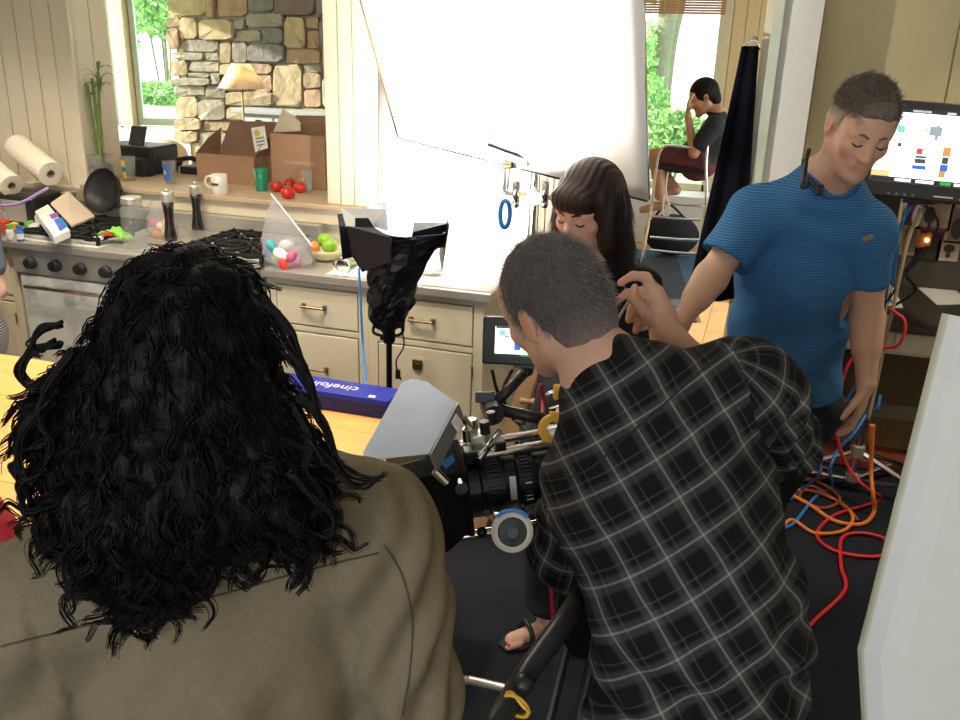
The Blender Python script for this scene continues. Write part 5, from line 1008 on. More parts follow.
fill_downlight('added unseen ceiling light in front of the range', -1.7, -.6, 75)
fill_downlight('added unseen ceiling light in front of the drawer cabinets', -.5, -.9, 75)
# ================================================================== PEOPLE: signed-distance modelling
from mathutils.bvhtree import BVHTree
class SDF:
    def __init__(s, lo, hi, h):
        s.lo = np.array(lo, float)-2*h; s.h = h; s.n = np.ceil((np.array(hi)+2*h-s.lo)/h).astype(int)+1
        s.F = np.full(s.n, 1.0, np.float32); s.ax = [(s.lo[i]+h*np.arange(s.n[i])).astype(np.float32) for i in range(3)]
    def _sub(s, lo, hi):
        a = np.clip(np.floor((np.array(lo)-s.lo)/s.h).astype(int), 0, s.n); b = np.clip(np.ceil((np.array(hi)-s.lo)/s.h).astype(int)+1, 0, s.n)
        sl = tuple(slice(a[i], b[i]) for i in range(3))
        return sl, s.ax[0][sl[0]][:, None, None], s.ax[1][sl[1]][None, :, None], s.ax[2][sl[2]][None, None, :]
    def _mix(s, sl, d, k, mode):
        A = s.F[sl]
        if mode == 'u':
            if k <= 0: s.F[sl] = np.minimum(A, d); return
            h = np.clip(.5+.5*(A-d)/k, 0, 1); s.F[sl] = A*(1-h)+d*h-k*h*(1-h)
        else:
            h = np.clip(.5-.5*(A+d)/max(k, 1e-6), 0, 1); s.F[sl] = A*(1-h)-d*h+k*h*(1-h)
    def cone(s, a, b, ra, rb=None, k=.02, mode='u', flat=None, fk=1.0):
        rb = ra if rb is None else rb; a = np.array(a, float); b = np.array(b, float); m = max(ra, rb)+k+3*s.h
        sl, X, Y, Z = s._sub(np.minimum(a, b)-m, np.maximum(a, b)+m); ba = b-a; L2 = float(ba@ba)+1e-9
        px, py, pz = X-a[0], Y-a[1], Z-a[2]
        t = np.clip((px*ba[0]+py*ba[1]+pz*ba[2])/L2, 0, 1); px = px-t*ba[0]; py = py-t*ba[1]; pz = pz-t*ba[2]
        q = px*px+py*py+pz*pz
        if flat is not None:
            f = unit(flat); c = px*f[0]+py*f[1]+pz*f[2]; q = q+c*c*(fk*fk-1)
        d = np.sqrt(q)-(ra+t*(rb-ra)); s._mix(sl, d, k, mode); return s
    def ell(s, c, r, R=None, k=.02, mode='u'):
        c = np.array(c, float); r = np.array(r, float); m = r.max()+k+3*s.h; R = np.eye(3) if R is None else np.array(R)
        sl, X, Y, Z = s._sub(c-m, c+m); px, py, pz = X-c[0], Y-c[1], Z-c[2]
        u = [px*R[i][0]+py*R[i][1]+pz*R[i][2] for i in range(3)]
        k0 = np.sqrt(sum((u[i]/r[i])**2 for i in range(3))); k1 = np.sqrt(sum((u[i]/r[i]**2)**2 for i in range(3)))+1e-6
        s._mix(sl, k0*(k0-1)/k1, k, mode); return s
    def plane(s, p, n):                 # keep the side opposite to n
        n = unit(n); d = (s.ax[0][:, None, None]-p[0])*n[0]+(s.ax[1][None, :, None]-p[1])*n[1]+(s.ax[2][None, None, :]-p[2])*n[2]
        s.F = np.maximum(s.F, d.astype(np.float32)); return s
    def mesh(s):
        F = s.F; S_ = F < 0
        c = np.zeros(np.array(F.shape)-1, np.int8)
        for i in (0, 1):
            for j in (0, 1):
                for k in (0, 1): c += S_[i:F.shape[0]-1+i, j:F.shape[1]-1+j, k:F.shape[2]-1+k]
        act = (c > 0) & (c < 8); idx = np.argwhere(act); N = len(idx)
        ids = np.full(act.shape, -1, np.int32); ids[act] = np.arange(N)
        co = np.array([(i, j, k) for i in (0, 1) for j in (0, 1) for k in (0, 1)])
        vals = np.stack([F[idx[:, 0]+o[0], idx[:, 1]+o[1], idx[:, 2]+o[2]] for o in co], 1)
        P = np.zeros((N, 3)); cnt = np.zeros(N)
        for a in range(8):
            for b in range(a+1, 8):
                if np.abs(co[a]-co[b]).sum() != 1: continue
                va, vb = vals[:, a], vals[:, b]; m = (va < 0) != (vb < 0); t = np.where(m, va/(va-vb+1e-12), 0)
                P += m[:, None]*(co[a]+t[:, None]*(co[b]-co[a])); cnt += m
        V = s.lo+s.h*(idx+P/cnt[:, None]); Q = []
        for ax in range(3):
            o1, o2 = [i for i in range(3) if i != ax]; A = [slice(None)]*3; B = [slice(None)]*3; A[ax] = slice(0, -1); B[ax] = slice(1, None)
            e = S_[tuple(A)] != S_[tuple(B)]; w = np.argwhere(e); w = w[(w[:, o1] > 0) & (w[:, o2] > 0) & (w[:, o1] < F.shape[o1]-1) & (w[:, o2] < F.shape[o2]-1)]
            def g(d1, d2):
                q = w.copy(); q[:, o1] -= d1; q[:, o2] -= d2; return ids[q[:, 0], q[:, 1], q[:, 2]]
            q = np.stack([g(0, 0), g(1, 0), g(1, 1), g(0, 1)], 1); ins = S_[w[:, 0], w[:, 1], w[:, 2]]
            fl = ins if ax != 1 else ~ins; q[fl] = q[fl][:, ::-1]; Q.append(q)
        Q = np.vstack(Q); Q = Q[(Q >= 0).all(1)]
        Q = Q[:, ::-1]
        return V, Q
def vnormals(V, Q):
    n = np.cross(V[Q[:, 2]]-V[Q[:, 0]], V[Q[:, 3]]-V[Q[:, 1]]); N = np.zeros_like(V)
    for i in range(4): np.add.at(N, Q[:, i], n)
    return N/(np.linalg.norm(N, axis=1)[:, None]+1e-12)
def relax(V, Q, it=2):
    for _ in range(it):
        A = np.zeros_like(V); c = np.zeros(len(V))
        for i in range(4):
            for j in (1, 3): np.add.at(A, Q[:, i], V[Q[:, (i+j) % 4]]); np.add.at(c, Q[:, i], 1)
        V = V*.4+.6*A/np.maximum(c, 1)[:, None]
    return V
def put(name, V, Q, m, parent, col=None, uv=None, mi=None, disp=None):
    if disp is not None: V = V+vnormals(V, Q)*disp(V)[:, None]
    o = link(name, V-BASE[parent], Q, m, parent, BASE[parent], smooth=True); me = o.data
    if col is not None:
        ca = me.attributes.new('Col', 'FLOAT_COLOR', 'POINT'); ca.data.foreach_set('color', np.hstack([col, np.ones((len(col), 1))]).astype(np.float32).ravel())
    if uv is not None:
        u = me.uv_layers.new(name='plaid'); u.data.foreach_set('uv', uv.astype(np.float32).ravel())
    if mi is not None: me.polygons.foreach_set('material_index', mi.astype(np.int32))
    return o
def strands(name, P, rad, m, parent, sides=3):       # P (N,S,3) rad (N,S)
    N, S_, _ = P.shape; T = np.gradient(P, axis=1); T /= np.linalg.norm(T, axis=2)[..., None]+1e-9
    ref = np.where(np.abs(T[:, :1, 2:3]) > .9, np.array([[[1., 0, 0]]]), np.array([[[0, 0, 1.]]])); ref = np.broadcast_to(ref, T.shape)
    a = np.cross(T, ref); a /= np.linalg.norm(a, axis=2)[..., None]+1e-9; b = np.cross(T, a)
    th = np.arange(sides)*2*np.pi/sides
    V = P[:, :, None, :]+rad[:, :, None, None]*(a[:, :, None, :]*np.cos(th)[:, None]+b[:, :, None, :]*np.sin(th)[:, None]); V = V.reshape(-1, 3)
    i = np.arange(N)[:, None, None]*S_*sides+np.arange(S_-1)[None, :, None]*sides; k = np.arange(sides)[None, None, :]; k2 = (k+1) % sides
    Q = np.stack([i+k, i+k2, i+sides+k2, i+sides+k], -1).reshape(-1, 4)
    return link(name, V-BASE[parent], Q, m, parent, BASE[parent], smooth=True, kind='stuff')
def sample(V, Q, n, rng, mask=None):
    c = V[Q].mean(1); ar = np.linalg.norm(np.cross(V[Q[:, 2]]-V[Q[:, 0]], V[Q[:, 3]]-V[Q[:, 1]]), axis=1)
    if mask is not None: ar = ar*mask(c)
    i = rng.choice(len(Q), n, p=ar/ar.sum()); w = rng.dirichlet(np.ones(4), n); nn = np.cross(V[Q[i, 2]]-V[Q[i, 0]], V[Q[i, 3]]-V[Q[i, 1]]); nn /= np.linalg.norm(nn, axis=1)[:, None]+1e-12
    return (V[Q[i]]*w[..., None]).sum(1), nn
def wob(V, f, s=0.):
    return (np.sin(V[:, 0]*f+1.7*np.sin(V[:, 2]*f*.6+s)+s)*np.sin(V[:, 1]*f*.9+2.1*np.sin(V[:, 0]*f*.4)+s*2)*np.sin(V[:, 2]*f*.8+1.3*np.sin(V[:, 1]*f*.7)+s*3))
class Head:
    def __init__(s, c, fwd, up, sc=1.0):
        s.c = np.array(c, float); y = unit(fwd); z = unit(np.array(up)-y*(np.array(up)@y)); s.R = np.array([np.cross(y, z), y, z]); s.s = sc
    def p(s, x, y, z): return s.c+s.s*(np.array([x, y, z])@s.R)
    def loc(s, V): return (V-s.c)@s.R.T/s.s
def add_head(S, H, female=False):
    k = H.s; E = lambda c, r, kk=.015, mode='u': S.ell(H.p(*c), np.array(r)*k, H.R, kk*k, mode); C_ = lambda a, b, r0, r1, kk=.012, mode='u': S.cone(H.p(*a), H.p(*b), r0*k, r1*k, kk*k, mode)
    E((0, -.014, .026), (.075, .098, .090), 0); E((0, .034, -.034), (.058, .064, .080), .03); E((0, .052, .036), (.060, .042, .050), .03)
    for s in (-1, 1):
        C_((s*.048, -.004, -.052), (s*.012, .074, -.100), .026, .021, .02); E((s*.041, .062, -.026), (.022, .022, .02), .02)
        E((s*.031, .098, .000), (.017, .016, .012), .012, 's'); E((s*.031, .079, -.004), (.0145, .0145, .0135), .005)
        C_((s*.012, .087, .014), (s*.044, .078, .016), .009, .007, .012)
        E((s*.080, -.010, -.008), (.007, .019, .031), .008); E((s*.085, -.006, -.006), (.005, .010, .018), .006, 's'); E((s*.011, .101, -.040), (.009, .010, .008), .006)
    C_((0, .090, .006), (0, .114, -.036), .0075, .0125, .012); E((0, .083, -.103), (.018, .016, .016), .018)
    C_((-.020, .089, -.064), (.020, .089, -.064), .007, .007, .008); C_((-.017, .088, -.076), (.017, .088, -.076), .008, .008, .006); C_((-.024, .103, -.0695), (.024, .103, -.0695), .0028, .0028, .003, 's')
def skin_col(V, H, lips=(1.0, .62, .60), stub=0.0, ruddy=.5):
    L_ = H.loc(V); c = np.ones((len(V), 3)); inb = (np.abs(L_) < .16).all(1)
    d = np.sqrt((L_[:, 0]/.024)**2+((L_[:, 1]-.098)/.022)**2+((L_[:, 2]+.070)/.014)**2); w = np.clip((1.12-d)*3.5, 0, 1)*inb; c = c*(1-w[:, None])+w[:, None]*np.array(lips)
    for s in (-1, 1):
        d = np.linalg.norm((L_-np.array([s*.08, -.008, -.008]))/np.array([.014, .026, .036]), axis=1); w = .6*np.clip(1.3-d, 0, 1)*inb; c = c*(1-w[:, None])+w[:, None]*np.array([1.05, .68, .62])
        d = np.linalg.norm((L_-np.array([s*.044, .07, -.035]))/np.array([.03, .03, .026]), axis=1); w = ruddy*np.clip(1.2-d, 0, 1)*inb; c = c*(1-w[:, None])+w[:, None]*np.array([1.05, .78, .72])
    d = np.linalg.norm((L_-np.array([0, .115, -.036]))/np.array([.02, .03, .022]), axis=1); w = ruddy*np.clip(1.2-d, 0, 1)*inb; c = c*(1-w[:, None])+w[:, None]*np.array([1.05, .75, .70])
    if stub:
        w = stub*np.clip((-.048-L_[:, 2])/.02, 0, 1)*np.clip((L_[:, 1]-.0)/.03, 0, 1)*(L_[:, 2] > -.125)*inb; w = w*np.clip(1.6-np.clip(1.4-np.sqrt((L_[:, 0]/.024)**2+((L_[:, 2]+.07)/.014)**2), 0, 1)*2, 0, 1); c = c*(1-w[:, None])+w[:, None]*np.array([.72, .70, .70])
    return c
def chain(S, pts, rad, k):
    for i in range(len(pts)-1): S.cone(pts[i], pts[i+1], rad[i], rad[i+1], k)
def hand(S, wr, d, palm, thumb, curl=.5, sc=1.0, spread=.06):
    wr = np.array(wr, float); d = unit(d); palm = unit(np.array(palm)-d*(np.array(palm)@d)); lat = np.cross(d, palm)
    if lat@np.array(thumb) < 0: lat = -lat
    for i, o in enumerate((.030, .010, -.010, -.029)):
        kb = wr+d*(.088-.004*i)*sc+lat*o*sc; S.cone(wr+lat*o*.6*sc, kb, .0155*sc, .0125*sc, .012); p = kb; a = curl*.6; fd = unit(d+lat*spread*(1.5-i))
        for L_, r0, r1 in ((.043, .0105, .0098), (.027, .0098, .009), (.021, .009, .0075)):
            L_ *= sc*(.92, 1.0, .95, .78)[i]; v = fd*math.cos(a)+palm*math.sin(a); S.cone(p, p+v*L_, r0*sc, r1*sc, .004); p = p+v*L_; a += curl
    b = wr+d*.022*sc+lat*.026*sc; S.cone(wr+d*.01, b+d*.02, .017*sc, .016*sc, .012); v = unit(d*.75+lat*.6+palm*.35); p = b; 
    for L_, r0, r1 in ((.040, .0145, .012), (.030, .0115, .010), (.024, .010, .008)): S.cone(p, p+v*L_*sc, r0*sc, r1*sc, .005); p = p+v*L_*sc; v = unit(v+palm*.25*curl+d*.25)
def foot(S, an, d, sc=1.0):
    an = np.array(an, float); d = unit((d[0], d[1], 0)); h = an*np.array([1, 1, 0])
    S.cone(an, h-d*.03+UP*.035*sc, .038*sc, .034*sc, .02); S.cone(h-d*.02+UP*.032*sc, h+d*.15*sc+UP*.024*sc, .036*sc, .027*sc, .02, flat=UP, fk=1.1)
    lat = np.cross(UP, d)
    for i in range(5): b = h+d*(.135-.008*i)*sc+lat*(.028-.014*i)*sc+UP*.018; S.cone(b, b+d*.045*sc*(1.15 if i == 0 else .85), .013*sc if i == 0 else .0095*sc, .010*sc if i == 0 else .008*sc, .005)
M_skin = mat('skin', (.62, .36, .25), .5, var=.06, scale=30, attr=True, bump=.05, bscale=200)
M_skinp = mat('skin_pale', (.66, .40, .30), .5, var=.05, scale=30, attr=True)
M_skint = mat('skin_tan', (.50, .27, .17), .5, var=.07, scale=30, attr=True, bump=.05, bscale=200)
def hair_strands(parent, V, Q, n, length, rad, m, H, flow, rng, lift=.5, seg=4, jit=.35, name='hair_strand', mask=None):
    p, nn = sample(V, Q, n, rng, mask); f = flow(H.loc(p))@H.R; d = f*(1-lift)+nn*lift+rng.normal(0, jit, p.shape); d /= np.linalg.norm(d, axis=1)[:, None]
    L_ = length*(.6+.8*rng.random(n)); t = np.linspace(0, 1, seg); f /= np.linalg.norm(f, axis=1)[:, None]+1e-9
    P = p[:, None, :]-nn[:, None, :]*.002+d[:, None, :]*(L_[:, None]*t)[..., None]+f[:, None, :]*(L_[:, None]*.35*t**2)[..., None]
    return strands(name, P, rad*np.broadcast_to(1-.75*t, (n, seg)), m, parent)
def seam(name, ob, pxs, m, parent, r=.0015, n=60, off=.0008):
    dep = bpy.context.evaluated_depsgraph_get(); me = ob.data; T = BVHTree.FromPolygons([v.co for v in me.vertices], [p.vertices[:] for p in me.polygons]); bs = BASE[ob]; out = []
    for x, y in bez([(a, c, 0) for a, c in pxs], n)[:, :2]:
        h = T.ray_cast(Vector(CAM-bs), Vector(ray(x, y)).normalized())
        if h[0] is not None: out.append(np.array(h[0])+bs+np.array(h[1])*off)
    if len(out) > 3: b = MB(); b.tube(out, r, 6); return b.build(name, m, parent, smooth=True)
# ------------------------------------------------------------------ curly haired person, back to the viewer
rs = np.random.default_rng(11)
cp = thing('person', 'person with long dark curly hair in an olive shirt, back to the viewer', 'person', D(215, 700, .90)*np.array([1, 1, 0]))
hc = D(188, 385, .96); shL, shR = D(52, 600, .92), D(372, 530, 1.0); c7 = D(222, 500, .98); chest = D(225, 640, 1.0); waist = D(232, 800, 1.0); pel = D(235, 920, 1.0)
latv = unit(shR-shL); spine = unit(c7-pel); fwdv = unit(np.cross(UP, latv)); fwdv = fwdv if fwdv@FH > 0 else -fwdv
Hd = Head(hc, unit(FH*.95-RH*.18-UP*.12), UP, .96)
elL, elR = shL+np.array([0, 0, -.27])-RH*.05+FH*.02, shR+np.array([0, 0, -.28])+RH*.045+FH*.02; wrL, wrR = elL+FH*.20-UP*.10+RH*.05, elR+FH*.20-UP*.08-RH*.05
z0 = pel[2]; hipL, hipR = pel-latv*.09, pel+latv*.09; knL, knR = hipL*np.array([1, 1, 0])+UP*.44+fwdv*.02, hipR*np.array([1, 1, 0])+UP*.44+fwdv*.02; anL, anR = knL*np.array([1, 1, 0])+UP*.07, knR*np.array([1, 1, 0])+UP*.07
allp = np.array([hc, shL, shR, elL, elR, wrL, wrR, anL, anR, pel, chest]); S = SDF(allp.min(0)*np.array([1, 1, 0])+np.array([-.2, -.2, 0]), allp.max(0)+.22, .008)
add_head(S, Hd); S.cone(Hd.p(0, -.02, -.06), c7, .052, .058, .03); S.cone(chest+latv*.0, pel, .15, .155, .05, flat=fwdv, fk=1.5); S.cone(shL, shR, .06, .06, .04); S.cone(c7, chest, .09, .15, .05, flat=fwdv, fk=1.4)
for a, e, w, h_, k_, an in ((shL, elL, wrL, hipL, knL, anL), (shR, elR, wrR, hipR, knR, anR)):
    chain(S, [a, e, w], [.052, .04, .028], .02); hand(S, w, unit(w-e), -UP, RH, .4); chain(S, [h_, k_, an], [.088, .06, .042], .03); foot(S, an, fwdv)
V, Q = S.mesh(); put('body', V, Q, M_skint, cp, col=skin_col(V, Hd))
# shirt
M_olive = mat('olive_cotton', (.185, .150, .095), .9, var=.16, scale=90, bump=.12, bscale=900, spec=.12)
low = pel-UP*.12
S = SDF(np.array([min(shL[0], elL[0], wrL[0])-.2, min(shL[1], shR[1])-.28, low[2]-.02]), np.array([max(shR[0], elR[0])+.22, max(wrR[1], wrL[1])+.2, shR[2]+.16]), .0065)
S.cone(c7-UP*.03, chest, .115, .195, .06, flat=fwdv, fk=1.45); S.cone(chest, low, .195, .215, .05, flat=fwdv, fk=1.38); S.cone(shL+latv*.005, shR-latv*.005, .078, .078, .06)
S.cone(shL+UP*.005, c7-latv*.04+UP*.005, .07, .075, .05); S.cone(shR+UP*.005, c7+latv*.04+UP*.005, .07, .075, .05)
for a, e, w in ((shL, elL, wrL), (shR, elR, wrR)): chain(S, [a, e, w], [.086, .078, .058], .022)
S.cone(c7-fwdv*.005, c7+UP*.035, .075, .068, .015)
S.plane(low+UP*.02, -UP)
V, Q = S.mesh()
def fold(V):
    u = (V-chest)@latv; v = (V-chest)@UP; d = np.zeros(len(V)); t = np.clip((-v+.05)/.12, 0, 1)
    d += t*(.013*np.sin(u*40+1.1*np.sin(v*7)+.6)*np.abs(np.sin(u*13+1))+.005*np.sin(u*78+2*np.sin(v*9))) + .007*wob(V, 22, 1.)+.004*wob(V, 40, 2.)
    for a, e, w in ((shL, elL, wrL), (shR, elR, wrR)):
        q = V-a; ax = unit(e-a); l = q@ax; rr = np.linalg.norm(q-np.outer(l, ax), axis=1); m = np.exp(-((rr-.085)/.03)**2)*(np.abs(u) > .17); d += m*.006*np.sin(l*52+6*np.arctan2(q@fwdv, q@latv))
    return d
sh_c = put('shirt', V, Q, M_olive, cp, disp=fold)
M_seam = mat('olive_seam', (.075, .06, .04), .9)
seam('yoke_seam', sh_c, [(2, 646), (100, 622), (200, 600), (300, 572), (378, 553)], M_seam, cp, .0013)
seam('sleeve_seam', sh_c, [(384, 545), (402, 575), (412, 620), (410, 670), (402, 715)], M_seam, cp, .0013)
# trousers
S = SDF(np.array([min(anL[0], anR[0])-.25, min(anL[1], anR[1])-.25, 0.03]), np.array([max(anR[0], anL[0])+.25, max(anR[1], anL[1])+.25, pel[2]+.14]), .01)
S.cone(pel+UP*.08, pel-UP*.06, .165, .17, .03, flat=fwdv, fk=1.4)
for h_, k_, an in ((hipL, knL, anL), (hipR, knR, anR)): chain(S, [h_, k_, an], [.10, .075, .065], .02)
S.plane((0, 0, .05), -UP); V, Q = S.mesh(); put('trousers', V, Q, mat('dark_trousers', (.02, .02, .025), .85), cp)
# curly hair: inner mass and curls
ctr = D(180, 400, .93); S = SDF(ctr-np.array([.30, .30, .36]), ctr+np.array([.30, .30, .30]), .007)
for x, y, rx, ry, d, dy in ((187, 330, 76, 82, .955, .118), (182, 385, 88, 92, .95, .125), (162, 425, 106, 90, .93, .115), (215, 432, 72, 84, .94, .11), (250, 452, 54, 60, .92, .08), (92, 435, 48, 80, .93, .085), (142, 500, 78, 66, .87, .07), (245, 492, 64, 42, .885, .065), (138, 540, 46, 40, .845, .045), (276, 482, 42, 40, .885, .06)):
    m_ = .00108*d/.93; S.ell(D(x, y, d), (rx*m_, dy, ry*m_*1.04), (RH, FH, UP), .03)
V, Q = S.mesh(); V = V+vnormals(V, Q)*(.008*wob(V, 60, .4)+.006*wob(V, 105, 1.9))[:, None]
M_hairb = mat('black_hair', (.0075, .006, .0065), .48, var=.5, scale=60, stretch=(1, 1, .25), bump=.8, bscale=90, spec=.14)
hm = put('hair', V, Q, M_hairb, cp)
front = lambda c: 1.0*((c-hc)@FH < .07)
def locks(name, n, kids, l0, l1, amp0, amp1, wl0, wl1, r0, r1, seg, lift, noise, clump, mask=front):
    p, nn = sample(V, Q, n, rs, mask); t = np.linspace(0, 1, seg); dn = np.clip((D(185, 250, .95)[2]-p[:, 2])/.26, 0.15, 1); L_ = (l0+(l1-l0)*rs.random(n))*(.30+.75*dn)
    g = np.broadcast_to(-UP, p.shape)+rs.normal(0, noise, p.shape)+(p-D(185, 300, .95))*1.5; g = g-nn*(g*nn).sum(1)[:, None]; dirs = g/(np.linalg.norm(g, axis=1)[:, None]+1e-9)+nn*lift; dirs /= np.linalg.norm(dirs, axis=1)[:, None]
    e1 = np.cross(dirs, nn); e1 /= np.linalg.norm(e1, axis=1)[:, None]+1e-9; e2 = np.cross(dirs, e1); amp = (amp0+(amp1-amp0)*rs.random(n))[:, None]*(.3+.7*dn[:, None])*np.clip(t*2.5, 0, 1)[None]
    w = (2*np.pi*L_/(wl0+(wl1-wl0)*rs.random(n)))[:, None]*t[None]*np.where(rs.random((n, 1)) < .5, 1, -1)+rs.random((n, 1))*6.3
    P = p[:, None]-nn[:, None]*.002+dirs[:, None]*(L_[:, None]*t)[..., None]+e1[:, None]*(amp*np.cos(w))[..., None]+e2[:, None]*(amp*np.sin(w)*.6)[..., None]
    P = np.repeat(P, kids, 0); o = rs.normal(0, clump, (n*kids, 1, 3))*(1-.55*t)[None, :, None]+rs.normal(0, clump*.25, (n*kids, 1, 3))*np.sin(6*t+rs.random((n*kids, 1))*6)[..., None]
    return strands(name, P+o, (r0+(r1-r0)*rs.random((n*kids, 1)))*(1.05-.7*t)[None], M_hairb, cp)
locks('curls', 1050, 10, .06, .115, .006, .013, .042, .070, .0008, .0016, 26, .03, .22, .0040)
locks('frizz', 500, 1, .03, .06, .004, .010, .03, .05, .0004, .0006, 18, .35, .5, .001)
# individual big ringlets that stand out against the background
ring = [((60, 345), (32, 352), (20, 372), (30, 385), (44, 380)), ((55, 400), (30, 420), (18, 450), (28, 478), (45, 470)), ((40, 470), (20, 485), (28, 510), (50, 505)), ((70, 510), (40, 525), (38, 548), (60, 552)), ((300, 395), (325, 425), (332, 455), (350, 474), (378, 480)),
        ((310, 440), (330, 462), (345, 480), (362, 486), (384, 474)), ((290, 470), (318, 500), (334, 515), (325, 535), (305, 530)), ((120, 560), (100, 585), (112, 605), (135, 598)), ((170, 570), (190, 590), (182, 612), (160, 608)), ((150, 560), (135, 590), (150, 612), (172, 600)), ((250, 505), (268, 525), (258, 545), (240, 535)), ((285, 345), (308, 380), (318, 412), (330, 440), (340, 470)), ((60, 560), (80, 575), (96, 600), (120, 606)), ((200, 545), (215, 575), (200, 600), (180, 590)),
        ((75, 350), (50, 385), (40, 420), (52, 445), (40, 470)), ((295, 410), (312, 440), (306, 470), (322, 495), (312, 520)), ((90, 520), (70, 545), (88, 570), (72, 585)), ((60, 325), (42, 330), (30, 348), (42, 352)), ((265, 300), (290, 330), (300, 365), (312, 395)), ((45, 440), (22, 455), (14, 470), (26, 490), (20, 508))]
for rg_ in ring:
    b = MB()
    for k in range(9):
        j = rs.normal(0, 2.6, (len(rg_), 2)); dd = .835+rs.normal(0, .010); P = bez([D(x+j[i, 0], y+j[i, 1], dd) for i, (x, y) in enumerate(rg_)], 22); b.tube(P, np.linspace(.0024, .0008, len(P)), 5)
    b.build('ringlet', M_hairb, cp, smooth=True)

# ------------------------------------------------------------------ camera operator in plaid
rs = np.random.default_rng(12)
op = thing('person', 'camera operator with cropped grey hair in a black plaid shirt', 'person', D(700, 700, 1.22)*np.array([1, 1, 0]))
hc = D(554, 306, 1.46); c7 = D(620, 395, 1.375); shL, shR = D(588, 482, 1.40), D(746, 388, 1.42); chest = D(664, 505, 1.34); waist = D(700, 620, 1.24); pel = D(706, 705, 1.20)
latv = unit(shR-shL); spine = unit(c7-chest); fwdv = unit(np.cross(UP, latv)); fwdv = fwdv if fwdv@FH > 0 else -fwdv
Hd = Head(hc, unit(FH*.80-RH*.60-UP*.45), unit(UP*.80+FH*.30-RH*.52), .97)
elL, wrL = D(566, 552, 1.46), D(536, 520, 1.60); elR, wrR = D(778, 440, 1.50), D(668, 338, 1.60)
hipL, hipR = pel-latv*.08-UP*.02, pel+latv*.08-UP*.02; hipL[2] = hipR[2] = pel[2]-.03
knL, knR = hipL*np.array([1, 1, 0])+UP*.42+FH*.10, hipR*np.array([1, 1, 0])+UP*.42+FH*.06; anL, anR = hipL*np.array([1, 1, 0])+UP*.07+FH*.02-RH*.04, hipR*np.array([1, 1, 0])+UP*.07+RH*.06-FH*.05
allp = np.array([hc, shL, shR, elL, elR, wrL, wrR, anL, anR, pel]); S = SDF(allp.min(0)*np.array([1, 1, 0])+np.array([-.17, -.17, 0]), allp.max(0)+np.array([.17, .2, .16]), .005)
add_head(S, Hd); S.cone(Hd.p(0, -.03, -.055), c7, .058, .066, .03); S.cone(c7, chest, .09, .14, .05, flat=fwdv, fk=1.4); S.cone(chest, pel, .14, .14, .05, flat=fwdv, fk=1.4); S.cone(shL, shR, .055, .055, .04)
for a, e, w, h_, k_, an in ((shL, elL, wrL, hipL, knL, anL), (shR, elR, wrR, hipR, knR, anR)):
    chain(S, [a, e, w], [.05, .042, .031], .02); chain(S, [h_, k_, an], [.085, .06, .044], .03); foot(S, an, FH)
hand(S, wrL, unit(FH*.3-RH*.9+UP*.2), -RH*.2+FH, UP, .7)
# raised right hand, fingers placed joint by joint
dh = 1.62; h2 = lambda x, y, d=0: D(x+3, y, dh+d)
S.cone(wrR, h2(656, 314), .028, .025, .02); S.cone(h2(660, 314), h2(652, 292), .025, .017, .012); S.cone(h2(653, 316, .01), h2(643, 312, .02), .022, .016, .012)
chain(S, [h2(652, 292), h2(643, 277), h2(630, 275.5), h2(617, 283)], [.0125, .0105, .0092, .0075], .004)
chain(S, [h2(649, 300, -.005), h2(638, 291, -.012), h2(624, 293, -.012), h2(613, 302, -.012)], [.0115, .0095, .0085, .007], .003)
chain(S, [h2(648, 320, -.015), h2(638, 308, -.022), h2(629, 297, -.026), h2(632, 287, -.028)], [.0145, .0115, .0098, .0078], .004)
chain(S, [h2(644, 312, .02), h2(630, 308, .03), h2(626, 320, .03)], [.012, .0105, .0085], .005); chain(S, [h2(650, 320, .02), h2(637, 321, .03), h2(633, 331, .03)], [.0115, .010, .008], .005)
V, Q = S.mesh(); V = relax(V, Q, 1); put('body', V, Q, M_skin, op, col=skin_col(V, Hd))
b = MB(); b.cyl(h2(634, 287, -.03), h2(614, 321, -.02), .0028, n=8); b.build('stylus', M_steel, label='thin metal stylus held in the camera operators raised hand', cat='stylus')
# plaid shirt
M_pl = bpy.data.materials.new('black_plaid_flannel'); M_pl.use_nodes = True; t_ = M_pl.node_tree; pb_ = t_.nodes['Principled BSDF']; pb_.inputs['Roughness'].default_value = .9; pb_.inputs['Specular IOR Level'].default_value = .15
uvn = nd(t_, 'ShaderNodeUVMap', uv_map='plaid'); sep = nd(t_, 'ShaderNodeSeparateXYZ'); t_.links.new(uvn.outputs[0], sep.inputs[0]); outs = []
for ax in (0, 1):
    m1 = nd(t_, 'ShaderNodeMath', operation='MULTIPLY'); m1.inputs[1].default_value = 1/.066; t_.links.new(sep.outputs[ax], m1.inputs[0]); fr_ = nd(t_, 'ShaderNodeMath', operation='FRACT'); t_.links.new(m1.outputs[0], fr_.inputs[0])
    cr = nd(t_, 'ShaderNodeValToRGB'); t_.links.new(fr_.outputs[0], cr.inputs[0]); e = cr.color_ramp; e.interpolation = 'LINEAR'
    st = [(0, .008), (.26, .008), (.34, .06), (.44, .065), (.465, .07), (.485, .30), (.515, .30), (.535, .07), (.62, .06), (.70, .008), (.80, .008), (.82, .07), (.84, .07), (.86, .008)]
    while len(e.elements) < len(st): e.elements.new(.5)
    for el, (p_, v_) in zip(e.elements, st): el.position = p_; el.color = (v_, v_*.97, v_*.95, 1)
    outs.append(cr)
av = nd(t_, 'ShaderNodeMix', data_type='RGBA', blend_type='MIX'); av.inputs[0].default_value = .5; t_.links.new(outs[0].outputs[0], av.inputs[6]); t_.links.new(outs[1].outputs[0], av.inputs[7])
